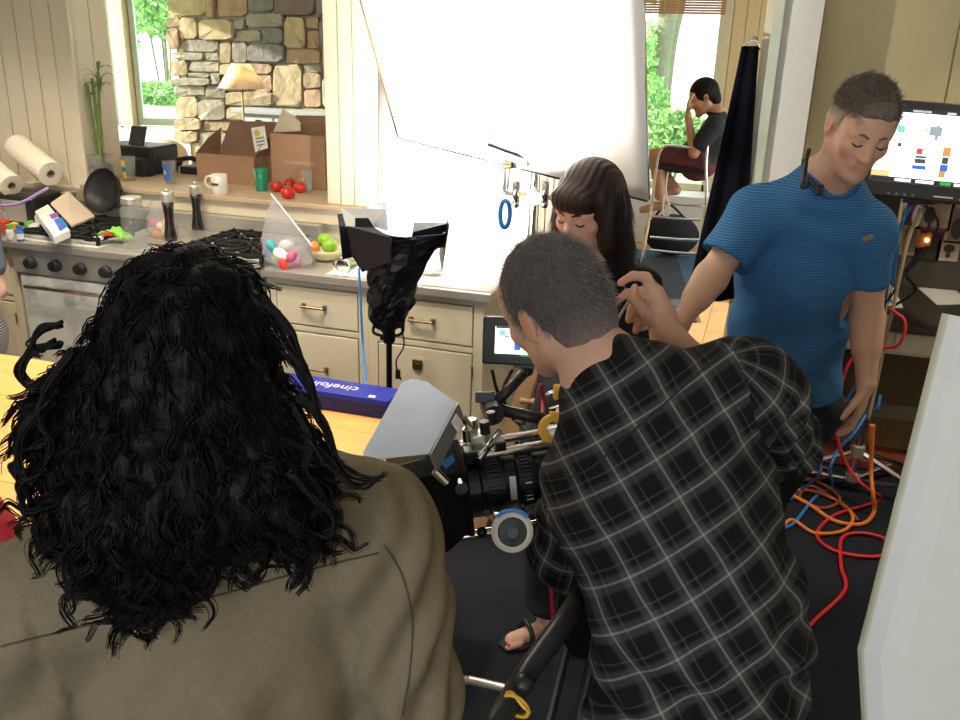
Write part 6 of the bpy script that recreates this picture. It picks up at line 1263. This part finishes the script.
nz_ = nd(t_, 'ShaderNodeTexNoise'); nz_.inputs['Scale'].default_value = 300; bp_ = nd(t_, 'ShaderNodeBump'); bp_.inputs['Strength'].default_value = .3; bp_.inputs['Distance'].default_value = .004; t_.links.new(nz_.outputs['Fac'], bp_.inputs['Height']); t_.links.new(bp_.outputs[0], pb_.inputs['Normal'])
gm = nd(t_, 'ShaderNodeMix', data_type='RGBA', blend_type='MULTIPLY'); gm.inputs[0].default_value = 1; gm.inputs[7].default_value = (1.0, .97, .95, 1); t_.links.new(av.outputs[2], gm.inputs[6]); t_.links.new(gm.outputs[2], pb_.inputs['Base Color'])
hem = pel+UP*.0
S = SDF(np.array([min(shL[0], elL[0], wrL[0])-.14, min(pel[1], shL[1])-.26, hem[2]-.18]), np.array([max(shR[0], elR[0])+.16, max(wrR[1], wrL[1])+.14, shR[2]+.16]), .0055)
S.cone(c7-UP*.02, chest, .10, .178, .06, flat=fwdv, fk=1.35); S.cone(chest, waist, .178, .172, .05, flat=fwdv, fk=1.3); S.cone(waist, pel-UP*.14, .172, .192, .04, flat=fwdv, fk=1.25); S.cone(shL, shR, .078, .078, .06)
S.cone(shL, c7-latv*.0, .060, .06, .05); S.cone(shR, c7+latv*.03, .070, .07, .05)
chain(S, [shL, elL, wrL], [.080, .066, .05], .022); chain(S, [shR, elR, elR*.35+wrR*.65], [.082, .070, .058], .022)
S.cone(c7-spine*.01, c7+spine*.03, .080, .076, .012); S.cone(c7-latv*.02, D(586, 428, 1.40), .062, .045, .03)
S.plane(pel-UP*.15, -UP); S.plane(D(560, 398, 1.5), unit(Hd.c-c7)) if False else None
V, Q = S.mesh()
def fold(V):
    u = (V-chest)@latv; v = (V-chest)@spine; d = .008*wob(V, 22, .5)+.005*wob(V, 41, 1.4)
    t = np.clip((-v-.05)/.15, 0, 1); d += t*(.007*np.sin(V[:, 2]*60+5*u)+.005*np.sin(u*55+v*30))
    for a, e in ((shL, elL), (shR, elR)):
        q = V-a; ax = unit(e-a); l = q@ax; rr = np.linalg.norm(q-np.outer(l, ax), axis=1); m = np.exp(-((rr-.08)/.03)**2)*(l > .02); d += m*.006*np.sin(l*60+3*np.arctan2(q@fwdv, q@latv))
    return d
def seg_d(c, a, b_, r):
    ba = b_-a; t = np.clip(((c-a)@ba)/(ba@ba), 0, 1); return np.linalg.norm(c-a-t[:, None]*ba, axis=1)-r
fc_ = V[Q].mean(1); segs = [(shL, elL, .078), (elL, wrL, .058), (shR, elR, .08), (elR, wrR, .064)]
dt = np.stack([np.minimum(seg_d(fc_, c7-UP*.05, chest, .15), seg_d(fc_, chest, pel, .165))]+[seg_d(fc_, a+unit(b_-a)*.06, b_, r) for a, b_, r in segs], 1); part = dt.argmin(1)
VL = V[Q]; uv = np.zeros(VL.shape[:2]+(2,)); spn = unit(D(596, 400, 1.36)-D(722, 600, 1.25)); lt_ = unit(latv-spn*(latv@spn)); fr3 = np.cross(lt_, spn)
q = VL-chest; uv[..., 0] = q@lt_; uv[..., 1] = q@spn
for i, (a, b_, r) in enumerate(segs):
    m = part == i+1; ax = unit(b_-a); e1, e2, _ = frame(ax); q = VL[m]-a; ang = np.arctan2(q@e2, q@e1); ref = ang[:, :1]; ang = ref+(ang-ref+np.pi) % (2*np.pi)-np.pi; uv[m, :, 0] = ang*r; uv[m, :, 1] = q@ax
sh_o = put('shirt', V, Q, M_pl, op, uv=uv.reshape(-1, 2), disp=fold)
M_dkseam = mat('dark_seam', (.02, .02, .02), .9)
seam('yoke_seam', sh_o, [(536, 484), (584, 472), (625, 438), (664, 404), (722, 352)], M_dkseam, op, .0016)
# rolled cuff near the elbow, collar
b = MB(); cd = unit(wrR-elR); cc = elR*.35+wrR*.65; b.lathe([(.060, -.02), (.064, -.01), (.064, .02), (.058, .026), (.05, .02)], cc, cd, 28, capends=False); b.build('cuff', mat('grey_flannel', (.20, .20, .20), .9, var=.5, scale=30), op, smooth=True)
S = SDF(pel-np.array([.3, .3, pel[2]-.04]), pel+np.array([.32, .32, .08]), .009); S.cone(pel+UP*.0, pel-UP*.06, .14, .15, .03, flat=fwdv, fk=1.4)
for h_, k_, an in ((hipL, knL, anL), (hipR, knR, anR)): chain(S, [h_, k_, an], [.098, .085, .075], .02)
S.plane((0, 0, .06), -UP); V, Q = S.mesh(); put('trousers', V, Q, mat('khaki_trousers', (.13, .11, .075), .85, var=.15, bump=.2, bscale=90), op, disp=lambda V: .006*wob(V, 30, 1))
for an in (anL, anR):
    S = SDF(an-np.array([.2, .2, .08]), an+np.array([.2, .25, .06]), .008); d = FH; h0 = an*np.array([1, 1, 0]); S.cone(an, h0-d*.04+UP*.045, .052, .045, .02); S.cone(h0-d*.03+UP*.04, h0+d*.17+UP*.035, .045, .038, .02); S.plane((0, 0, .002), -UP); V, Q = S.mesh(); put('shoe', V, Q, M_black, op)
# short hair
S = SDF(hc-.16, hc+.17, .004); k = Hd.s
S.ell(Hd.p(0, -.015, .030), np.array((.0815, .104, .098))*k, Hd.R, 0); S.ell(Hd.p(0, -.06, -.03), np.array((.066, .055, .07))*k, Hd.R, .02); S.ell(Hd.p(0, .10, -.055), np.array((.095, .085, .105))*k, Hd.R, .01, 's')
for s in (-1, 1): S.ell(Hd.p(s*.085, -.005, -.022), np.array((.022, .028, .040))*k, Hd.R, .01, 's')
V, Q = S.mesh(); V = V+vnormals(V, Q)*(.0025*wob(V, 120, .7))[:, None]; Lc = Hd.loc(V)
g = np.clip((-.010-Lc[:, 2])/.07, 0, 1)[:, None]; hcol = (1-g)*np.array([1, 1, 1])+g*np.array([2.6, 2.3, 2.1])
M_hg = mat('grey_brown_hair', (.10, .085, .082), .7, var=.5, scale=140, bump=.8, bscale=260, attr=True); put('hair', V, Q, M_hg, op, col=hcol)
flow = lambda L: np.stack([L[:, 0]*.3, .5+0*L[:, 0], -.35+L[:, 2]*2], 1)
hair_strands(op, V, Q, 5200, .011, .0006, mat('grey_brown_strand', (.24, .21, .20), .5, var=.6, scale=90), Hd, lambda L: np.stack([L[:, 0]*2, L[:, 1]*.0-.5, -.8+L[:, 2]*5], 1), rs, .45, mask=lambda c: 1.0*(Hd.loc(c)[:, 2] > -.03))
# ------------------------------------------------------------------ man in the blue T-shirt
rs = np.random.default_rng(13)
bm = thing('person', 'grey haired man in a blue striped T-shirt looking down beside the monitor', 'person', D(800, 700, 2.62)*np.array([1, 1, 0]))
hc = D(861, 127, 2.34); c7 = D(826, 188, 2.50); shL, shR = D(756, 214, 2.52), D(868, 232, 2.46); chest = D(800, 270, 2.56); waist = D(788, 335, 2.62); pel = D(786, 392, 2.66)
latv = unit(shR-shL); fwdv = unit(np.cross(UP, latv)); fwdv = fwdv if fwdv@FH < 0 else -fwdv
Hd = Head(hc, unit(-FH*.93-RH*.04-UP*.40), unit(UP*.93-FH*.30+RH*.10), .97)
elL, wrL = D(712, 276, 2.46), D(680, 322, 2.34); elR, wrR = D(867, 318, 2.46), D(866, 384, 2.38)
hipL, hipR = pel-latv*.09-UP*.03, pel+latv*.09-UP*.03
knL, knR = hipL*np.array([1, 1, 0])+UP*.48+fwdv*.03-RH*.12, hipR*np.array([1, 1, 0])+UP*.48+fwdv*.02-RH*.12; anL, anR = knL*np.array([1, 1, 0])+UP*.08-RH*.10, knR*np.array([1, 1, 0])+UP*.08-RH*.08
allp = np.array([hc, shL, shR, elL, elR, wrL, wrR, anL, anR, pel]); S = SDF(allp.min(0)*np.array([1, 1, 0])+np.array([-.22, -.25, 0]), allp.max(0)+np.array([.17, .2, .17]), .0052)
add_head(S, Hd); S.cone(Hd.p(0, -.02, -.06), c7, .058, .066, .03); S.cone(Hd.p(0, .03, -.085), c7+fwdv*.03-UP*.01, .035, .042, .03); S.cone(c7, chest, .09, .15, .05, flat=fwdv, fk=1.4); S.cone(chest, pel, .15, .15, .05, flat=fwdv, fk=1.45); S.cone(shL, shR, .055, .055, .04)
for a, e, w, h_, k_, an in ((shL, elL, wrL, hipL, knL, anL), (shR, elR, wrR, hipR, knR, anR)):
    chain(S, [a, e, w], [.052, .043, .028], .02); S.cone(e+(w-e)*.08, e+(w-e)*.45, .046, .040, .02); chain(S, [h_, k_, an], [.085, .06, .044], .03); foot(S, an, fwdv)
hand(S, wrL, unit(wrL-elL), FH, UP, .35, 1.05); hand(S, wrR, unit(-UP*.98-FH*.06-RH*.06), -RH*.8+FH*.5, -FH-RH*.3, .38, 1.0)
V, Q = S.mesh(); V = relax(V, Q, 1); put('body', V, Q, M_skin, bm, col=skin_col(V, Hd, lips=(.95, .70, .67), stub=.6, ruddy=.6))
M_tee = bpy.data.materials.new('blue_striped_jersey'); M_tee.use_nodes = True; t_ = M_tee.node_tree; pb_ = t_.nodes['Principled BSDF']; pb_.inputs['Roughness'].default_value = .85; pb_.inputs['Specular IOR Level'].default_value = .2
tc = nd(t_, 'ShaderNodeTexCoord'); wv = nd(t_, 'ShaderNodeTexWave', bands_direction='Z'); wv.inputs['Scale'].default_value = 44; wv.inputs['Distortion'].default_value = 1.2; wv.inputs['Detail'].default_value = 1; t_.links.new(tc.outputs['Object'], wv.inputs[0])
cr = nd(t_, 'ShaderNodeValToRGB'); cr.color_ramp.elements[0].color = (.025, .105, .26, 1); cr.color_ramp.elements[1].color = (.065, .205, .40, 1); cr.color_ramp.elements[0].position = .35; cr.color_ramp.elements[1].position = .75; t_.links.new(wv.outputs['Color'], cr.inputs[0]); t_.links.new(cr.outputs[0], pb_.inputs['Base Color'])
S = SDF(np.array([min(shL[0], elL[0])-.14, min(shL[1], shR[1])-.24, pel[2]-.06]), np.array([max(shR[0], elR[0])+.16, max(shR[1], shL[1])+.34, shL[2]+.18]), .0055)
S.cone(c7-UP*.02, chest, .095, .172, .06, flat=fwdv, fk=1.38); S.cone(chest, waist, .172, .166, .05, flat=fwdv, fk=1.3); S.cone(waist, pel, .166, .172, .05, flat=fwdv, fk=1.3); S.cone(shL, shR, .070, .070, .05); S.cone(shL, c7, .066, .07, .05); S.cone(shR, c7, .066, .07, .05); S.cone(c7+fwdv*.055-latv*.05-UP*.02, c7+fwdv*.055+latv*.05-UP*.02, .052, .052, .03)
for a, e in ((shL, elL), (shR, elR)): d = unit(e-a); chain(S, [a, a+(e-a)*(.72 if a is shL else .52)], [.074, .074] if a is shL else [.068, .062], .022)
for a, e in ((shL, elL), (shR, elR)):      # flat open sleeve ends
    d = unit(e-a); c = a+(e-a)*(.70 if a is shL else .50); S.cone(c+d*.075, c+d*.14, .10 if a is shL else .068, .10 if a is shL else .068, .002, 's')
S.cone(c7+UP*.125+fwdv*.06, Hd.p(0, .02, -.09), .058, .07, .006, 's'); S.plane(pel+UP*.0, -UP+fwdv*.06)
V, Q = S.mesh()
def fold(V):
    u = (V-chest)@latv; v = (V-chest)[:, 2]; t = np.clip((-v+.02)/.2, 0, 1); d = .004*wob(V, 22, .9)+.0025*wob(V, 44, .2)+t*(.008*np.sin(u*34+v*9+1)+.005*np.sin(u*20-v*26))
    return d
tee = put('t_shirt', V, Q, M_tee, bm, disp=fold)
seam('collar', tee, [(803, 166), (806, 182), (818, 194), (836, 199), (852, 195), (860, 184)], mat('blue_collar', (.02, .09, .22), .85), bm, .005)
pk0 = D(868, 238, 2.28); b = MB(); b.obox(pk0, (.030, .010, .012), (unit(RH+UP*.55), FH, unit(UP-RH*.55))); b.build('sunglasses_hook', mat('tan_clip', (.22, .17, .10), .5), bm, bevel=.003)
# lanyard headset around the neck
lw = thing('headset', 'black neck headset worn on the collar of the blue T-shirt', 'headset', D(806, 180, 2.36)); b = MB(); b.tube(bez([D(809, 150, 2.44), D(806, 160, 2.40), D(804, 178, 2.37), D(802, 186, 2.36), D(806, 186, 2.355), D(808, 178, 2.36), D(815, 186, 2.35), D(820, 192, 2.35)], 40), .0065, 8); b.build('cord', M_black, lw, smooth=True)
b = MB(); b.obox(D(819, 190, 2.345), (.022, .015, .03), (RH, FH, UP)); b.build('clip', M_black, lw, bevel=.004)
S = SDF(pel-np.array([.52, .38, pel[2]-.02]), pel+np.array([.3, .3, .10]), .009); S.cone(pel+UP*.05, pel-UP*.08, .150, .158, .03, flat=fwdv, fk=1.35)
for h_, k_, an in ((hipL, knL, anL), (hipR, knR, anR)): chain(S, [h_, k_, an], [.100, .078, .066], .02)
S.plane((0, 0, .05), -UP); V, Q = S.mesh(); put('trousers', V, Q, mat('black_jeans', (.010, .011, .016), .85, var=.3, bump=.2, bscale=90), bm, disp=lambda V: .006*wob(V, 30, 1))
for an in (anL, anR):
    S = SDF(an-np.array([.22, .25, .09]), an+np.array([.2, .2, .06]), .008); d = fwdv; h0 = an*np.array([1, 1, 0]); S.cone(an, h0-d*.04+UP*.045, .050, .045, .02); S.cone(h0-d*.03+UP*.04, h0+d*.17+UP*.035, .045, .038, .02); S.plane((0, 0, .002), -UP); V, Q = S.mesh(); put('shoe', V, Q, M_black, bm)
def face_bits(H, parent, brow, lashes=True, bw=.0042):
    for s in (-1, 1):
        b = MB(); b.tube(bez([H.p(s*.012, .098, .017), H.p(s*.028, .094, .022), H.p(s*.046, .080, .015)], 12), np.array([bw*.9]+[bw]*10+[bw*.5])[:12]*H.s if False else bw*H.s, 8); b.build('eyebrow', brow, parent, smooth=True)
        b = MB(); b.tube(bez([H.p(s*.018, .0905, -.007), H.p(s*.031, .0955, -.010), H.p(s*.044, .086, -.007)], 12), .0022*H.s, 6); b.build('eyelash', M_black, parent, smooth=True)
        b = MB(); b.sphere(H.p(s*.031, .0783, -.0085), .0138*H.s, 14, 10); b.build('eye', mat('eye_shadowed', (.16, .12, .10), .25), parent, smooth=True)
face_bits(Hd, bm, mat('grey_brow', (.14, .10, .08), .8), bw=.0034)
S = SDF(hc-.2, hc+.2, .0045); k = Hd.s
S.ell(Hd.p(0, -.015, .034), np.array((.0805, .103, .097))*k, Hd.R, 0); S.ell(Hd.p(0, .050, .082), np.array((.048, .040, .032))*k, Hd.R, .03); S.ell(Hd.p(0, -.06, -.02), np.array((.07, .055, .07))*k, Hd.R, .02); S.ell(Hd.p(0, .105, -.045), np.array((.078, .082, .112))*k, Hd.R, .012, 's')
for s in (-1, 1): S.ell(Hd.p(s*.09, -.005, -.020), np.array((.026, .026, .034))*k, Hd.R, .01, 's'); S.ell(Hd.p(s*.075, .085, -.02), np.array((.03, .05, .06))*k, Hd.R, .01, 's')
V, Q = S.mesh(); V = V+vnormals(V, Q)*(.005*wob(V, 95, .7))[:, None]; Lc = Hd.loc(V); g = np.clip((.055-Lc[:, 2])/.07, 0, 1)[:, None]; hcol = (1-g)*np.array([.8, .8, .8])+g*np.array([2.6, 2.6, 2.7])
put('hair', V, Q, mat('salt_pepper_hair', (.24, .19, .145), .7, var=.5, scale=120, bump=.8, bscale=200, attr=True), bm, col=hcol)
hair_strands(bm, V, Q, 3600, .016, .0009, mat('salt_pepper_strand', (.30, .25, .20), .55, var=.7, scale=60), Hd, lambda L: np.stack([.6+0*L[:, 0], .9-L[:, 1]*3, L[:, 2]*3-.1], 1), rs, .35, mask=lambda c: 1.0*(Hd.loc(c)[:, 2] > .05)*(Hd.loc(c)[:, 1] < .075))

# ------------------------------------------------------------------ woman in black behind the camera
rs = np.random.default_rng(14)
wm = thing('person', 'woman with a dark bob in a black outfit and sandals behind the camera', 'person', D(545, 640, 2.48)*np.array([1, 1, 0]))
hc = D(588, 208, 2.47); c7 = D(604, 258, 2.52); shL, shR = D(560, 292, 2.47), D(640, 285, 2.56); chest = D(598, 335, 2.52); pel = D(580, 430, 2.54)
latv = unit(shR-shL); fwdv = unit(np.cross(UP, latv)); fwdv = fwdv if fwdv@FH < 0 else -fwdv
Hd = Head(hc, unit(-FH*.74-RH*.60-UP*.28), unit(UP*.95-FH*.18-RH*.1), 1.0)
elL, wrL = shL-UP*.24-FH*.05, shL-UP*.30-FH*.24+RH*.02; elR, wrR = shR-UP*.26+RH*.03, shR-UP*.34-FH*.22
foL = np.array(atZ(548, 634, .0)); anL = np.array([foL[0], foL[1], .075]); anR = anL+RH*.12+FH*.10; hipL, hipR = pel-latv*.08, pel+latv*.08; knL, knR = (hipL+anL)/2, (hipR+anR)/2
allp = np.array([hc, shL, shR, elL, elR, wrL, wrR, anL, anR, pel]); S = SDF(allp.min(0)*np.array([1, 1, 0])+np.array([-.25, -.25, 0]), allp.max(0)+np.array([.17, .17, .16]), .006)
add_head(S, Hd); S.cone(Hd.p(0, -.02, -.06), c7, .046, .05, .03); S.cone(c7, chest, .08, .13, .05, flat=fwdv, fk=1.4); S.cone(chest, pel, .125, .145, .05, flat=fwdv, fk=1.4); S.cone(shL, shR, .045, .045, .04)
for a, e, w, h_, k_, an in ((shL, elL, wrL, hipL, knL, anL), (shR, elR, wrR, hipR, knR, anR)):
    chain(S, [a, e, w], [.044, .035, .024], .02); hand(S, w, unit(w-e), RH, UP, .5, .9); chain(S, [h_, k_, an], [.085, .055, .038], .03); foot(S, an, unit(-RH*.85-FH*.45), .92)
V, Q = S.mesh(); col = skin_col(V, Hd, lips=(1, .45, .45)); put('body', V, Q, M_skinp, wm, col=col)
M_blk = mat('black_jersey', (.009, .009, .013), .85, var=.3, bump=.15, bscale=80)
S = SDF(np.array([min(shL[0], elL[0])-.14, min(wrL[1], wrR[1])-.14, pel[2]-.05]), np.array([max(shR[0], elR[0])+.14, max(shR[1], shL[1])+.2, c7[2]+.08]), .007)
S.cone(c7-UP*.02, chest, .085, .145, .05, flat=fwdv, fk=1.3); S.cone(chest, pel, .145, .17, .05, flat=fwdv, fk=1.3); S.cone(shL, shR, .058, .058, .05)
for a, e, w in ((shL, elL, wrL), (shR, elR, wrR)): chain(S, [a, e, e*.4+w*.6], [.062, .052, .045], .02)
V, Q = S.mesh(); put('top', V, Q, M_blk, wm, disp=lambda V: .004*wob(V, 30, .3))
S = SDF(np.minimum(pel, anL)*np.array([1, 1, 0])-np.array([.3, .3, -.05]), np.maximum(pel, anR)+np.array([.3, .3, .05]), .009); S.cone(pel, pel-UP*.1, .155, .165, .03, flat=fwdv, fk=1.3)
for h_, k_, an in ((hipL, knL, anL), (hipR, knR, anR)): chain(S, [h_, k_, an+UP*.03], [.10, .092, .085], .03)
S.plane((0, 0, .12), -UP); V, Q = S.mesh(); put('trousers', V, Q, M_blk, wm, disp=lambda V: .007*wob(V, 24, .8))
fd = unit(-RH*.85-FH*.45); fl = np.cross(UP, fd)
for an in (anL, anR):
    h0 = an*np.array([1, 1, 0]); b = MB(); out = [h0+fd*(x)*.92+fl*y for x, y in ((-.05, -.03), (-.05, .03), (.05, .036), (.14, .048), (.19, .03), (.20, -.01), (.15, -.04), (.05, -.034))]; b.prism(out, UP*.014); so = b.build('sandal', M_black, wm)
    b = MB(); st_ = [h0+fd*.085+fl*(.045*math.cos(a))+UP*(.012+.058*math.sin(a)) for a in np.linspace(0, math.pi, 12)]; b.tube(st_, .009, 8); st_ = [h0+fd*.01+fl*(.045*math.cos(a))+UP*(.055+.03*math.sin(a)) for a in np.linspace(0, math.pi, 12)]; b.tube(st_, .007, 8); b.build('strap', M_black, so, smooth=True)
    b = MB()
    for i in range(5): q = h0+fd*(.135-.008*i+.04*(1.15 if i == 0 else .85))*.92+fl*(.028-.014*i)*.92+UP*.027; b.sphere(q, (.0075, .0075, .003), 8, 6)
    b.build('toenail_polish', PK['red'], so, smooth=True)
face_bits(Hd, wm, mat('dark_brow', (.03, .02, .018), .8), bw=.003)
S = SDF(hc-np.array([.22, .22, .26]), hc+.2, .0055); k = Hd.s
S.ell(Hd.p(0, -.02, .030), np.array((.094, .112, .104))*k, Hd.R, 0); S.ell(Hd.p(0, -.05, -.07), np.array((.092, .078, .095))*k, Hd.R, .04)
for s in (-1, 1): S.ell(Hd.p(s*.076, -.0, -.065), np.array((.032, .058, .085))*k, Hd.R, .03)
S.ell(Hd.p(0, .075, .055), np.array((.066, .040, .040))*k, Hd.R, .02); S.ell(Hd.p(0, .125, -.060), np.array((.064, .110, .090))*k, Hd.R, .008, 's')
V, Q = S.mesh(); V = V+vnormals(V, Q)*(.0012*np.sin(Hd.loc(V)[:, 0]*330+np.sin(Hd.loc(V)[:, 1]*40)*2))[:, None]
M_bob = mat('dark_brown_hair', (.030, .017, .014), .34, var=.5, scale=30, stretch=(5, 5, .4), bump=.4, bscale=90, spec=.3); put('hair', V, Q, M_bob, wm)
hair_strands(wm, V, Q, 2600, .060, .0012, M_bob, Hd, lambda L: np.stack([L[:, 0]*2.5, .15+0*L[:, 0], -1.0+0*L[:, 0]], 1), rs, .06, seg=6, jit=.07, mask=lambda c: 1.0*(Hd.loc(c)[:, 2] < .09)*(Hd.loc(c)[:, 1] < .015))

# ------------------------------------------------------------------ man on the tall chair in the sunroom
sm = thing('person', 'dark haired man on the tall chair holding his forehead', 'person', atZ(680, 252, 0)+np.array([.05, 0, 0]))
Q_ = lambda x, y, dy=0: atY(x, y, SD+dy)
hc = Q_(704, 97); c7 = Q_(718, 116); shL, shR = Q_(714, 126, -.17), Q_(716, 122, .17); chest = Q_(716, 135); pel = Q_(698, 160)
hipL, hipR = Q_(698, 161, -.10), Q_(698, 160, .10); knL, knR = Q_(656, 156, -.12), Q_(652, 160, .14); anL, anR = Q_(650, 208, -.08), Q_(676, 190, .06)
anL = Q_(662, 205, -.10); elL, wrL = Q_(694, 153, -.20), Q_(688, 116, -.12); elR, wrR = Q_(700, 155, .22), Q_(672, 152, .14)
fwdv = unit(np.array([-1, -.1, 0])); Hd = Head(hc, unit((-.86, -.15, -.42)), unit((-.35, 0, .93)), 1.14)
allp = np.array([hc, shL, shR, elL, elR, wrL, wrR, knL, knR, anL, anR, pel]); S = SDF(allp.min(0)-.26, allp.max(0)+.24, .010)
add_head(S, Hd); S.cone(Hd.p(0, -.02, -.06), c7, .055, .06, .03); S.cone(c7, chest, .09, .14, .05, flat=fwdv, fk=1.4); S.cone(chest, pel, .14, .15, .05, flat=fwdv, fk=1.3); S.cone(shL, shR, .055, .055, .04)
for a, e, w, h_, k_, an in ((shL, elL, wrL, hipL, knL, anL), (shR, elR, wrR, hipR, knR, anR)): chain(S, [a, e, w], [.055, .042, .03], .02); chain(S, [h_, k_, an], [.09, .062, .045], .03); S.cone(an, an+fwdv*.16-UP*.05, .04, .032, .02)
hand(S, wrL, unit((-.05, 0, 1)), unit((1, 0, 0)), (1, -1, 0), .35, 1.1); hand(S, wrR, (-1, 0, -.1), -UP, (0, -1, 0), .4, 1.1)
V, Q = S.mesh(); put('body', V, Q, M_skint, sm, col=skin_col(V, Hd))
S = SDF(chest-.42, chest+.42, .010); S.cone(c7-UP*.01, chest, .095, .165, .06, flat=fwdv, fk=1.35); S.cone(chest, pel, .165, .172, .05, flat=fwdv, fk=1.2); S.cone(shL, shR, .072, .072, .05)
for a, e in ((shL, elL), (shR, elR)): chain(S, [a, a+(e-a)*.62], [.078, .075], .02)
V, Q = S.mesh(); put('polo_shirt', V, Q, mat('charcoal_jersey', (.018, .018, .024), .85), sm, disp=lambda V: .006*wob(V, 22, .6))
b = MB(); b.tube([c7+UP*.02+fwdv*(.03+.055*math.cos(a))+np.array([0, 1, 0])*.065*math.sin(a) for a in np.linspace(0, 2*np.pi, 20)], .016, 6, cap=False); b.build('collar', MATS['charcoal_jersey'], sm, smooth=True)
S = SDF(np.minimum(pel, knL)-.25, np.maximum(pel, knR)+.3, .010); S.cone(pel+UP*.05, pel-UP*.02, .15, .16, .03)
for h_, k_ in ((hipL, knL), (hipR, knR)): chain(S, [h_, h_+(k_-h_)*.80], [.11, .09], .03)
V, Q = S.mesh(); put('shorts', V, Q, mat('maroon_shorts', (.10, .025, .035), .85, var=.2), sm, disp=lambda V: .006*wob(V, 25, .2))
S = SDF(hc-.2, hc+.2, .007); k = Hd.s; S.ell(Hd.p(0, -.015, .034), np.array((.086, .108, .104))*k, Hd.R, 0); S.ell(Hd.p(0, -.06, -.03), np.array((.07, .055, .07))*k, Hd.R, .02); S.ell(Hd.p(0, .105, -.045), np.array((.08, .080, .105))*k, Hd.R, .012, 's')
for s in (-1, 1): S.ell(Hd.p(s*.09, -.005, -.020), np.array((.026, .026, .034))*k, Hd.R, .01, 's')
V, Q = S.mesh(); put('hair', V, Q, M_hairb, sm)
# ------------------------------------------------------------------ person cut by the left frame edge
lpn = thing('person', 'person at the left frame edge in grey shirt and striped shorts', 'person', atY(-40, 340, -.25)*np.array([1, 1, 0]))
LYY = -.28; E_ = lambda x, y, dy=0: atY(x, y, LYY+dy)
hc = E_(-46, 150); c7 = E_(-46, 204); shL, shR = E_(-82, 228), E_(-18, 228); chest = E_(-48, 255); pel = E_(-36, 322); elL, wrL = E_(-92, 270), E_(-80, 310, -.1); elR, wrR = E_(-3, 290), E_(-30, 326, -.16)
hipL, hipR = E_(-50, 334), E_(-18, 334); knL, knR = hipL*np.array([1, 1, 0])+UP*.46, hipR*np.array([1, 1, 0])+UP*.46; anL, anR = hipL*np.array([1, 1, 0])+UP*.07, hipR*np.array([1, 1, 0])+UP*.07; fwdv = unit(-FH)
Hd = Head(hc, fwdv, UP, 1.0); allp = np.array([hc, shL, shR, elL, elR, wrL, wrR, anL, anR]); S = SDF(allp.min(0)*np.array([1, 1, 0])-np.array([.25, .25, 0]), allp.max(0)+.24, .010)
add_head(S, Hd); S.cone(Hd.p(0, -.02, -.06), c7, .05, .055, .03); S.cone(c7, chest, .08, .13, .05, flat=fwdv, fk=1.4); S.cone(chest, pel, .13, .15, .05, flat=fwdv, fk=1.4); S.cone(shL, shR, .05, .05, .04)
for a, e, w, h_, k_, an in ((shL, elL, wrL, hipL, knL, anL), (shR, elR, wrR, hipR, knR, anR)): chain(S, [a, e, w], [.05, .04, .028], .02); hand(S, w, unit(w-e), FH, RH, .4, 1.0); chain(S, [h_, k_, an], [.085, .06, .042], .03); foot(S, an, fwdv)
V, Q = S.mesh(); put('body', V, Q, M_skinp, lpn, col=skin_col(V, Hd))
S = SDF(chest-.40, chest+.40, .010); S.cone(c7-UP*.02, chest, .09, .155, .05, flat=fwdv, fk=1.35); S.cone(chest, pel, .155, .17, .05, flat=fwdv, fk=1.3); S.cone(shL, shR, .07, .07, .05)
for a, e in ((shL, elL), (shR, elR)): chain(S, [a, a+(e-a)*.60], [.070, .062], .02)
V, Q = S.mesh(); put('t_shirt', V, Q, mat('blue_grey_jersey', (.12, .15, .20), .85, var=.2, scale=60), lpn)
M_str = bpy.data.materials.new('striped_cotton'); M_str.use_nodes = True; t_ = M_str.node_tree; tc = nd(t_, 'ShaderNodeTexCoord'); wv = nd(t_, 'ShaderNodeTexWave', bands_direction='Z'); wv.inputs['Scale'].default_value = 26; t_.links.new(tc.outputs['Object'], wv.inputs[0]); cr = nd(t_, 'ShaderNodeValToRGB'); cr.color_ramp.elements[0].color = (.03, .04, .09, 1); cr.color_ramp.elements[1].color = (.6, .6, .62, 1); t_.links.new(wv.outputs['Color'], cr.inputs[0]); t_.links.new(cr.outputs[0], t_.nodes['Principled BSDF'].inputs['Base Color'])
S = SDF(np.minimum(pel, knL)-.25, np.maximum(pel, knR)+.25, .010); S.cone(pel+UP*.03, pel-UP*.05, .17, .18, .03, flat=fwdv, fk=1.3)
for h_, k_ in ((hipL, knL), (hipR, knR)): chain(S, [h_, h_+(k_-h_)*.8], [.11, .10], .03)
V, Q = S.mesh(); put('shorts', V, Q, M_str, lpn)
S = SDF(hc-.2, hc+.2, .009); S.ell(Hd.p(0, -.02, .034), (.088, .11, .104), Hd.R, 0); S.ell(Hd.p(0, .105, -.045), (.08, .08, .105), Hd.R, .012, 's'); V, Q = S.mesh(); put('hair', V, Q, M_bob, lpn)
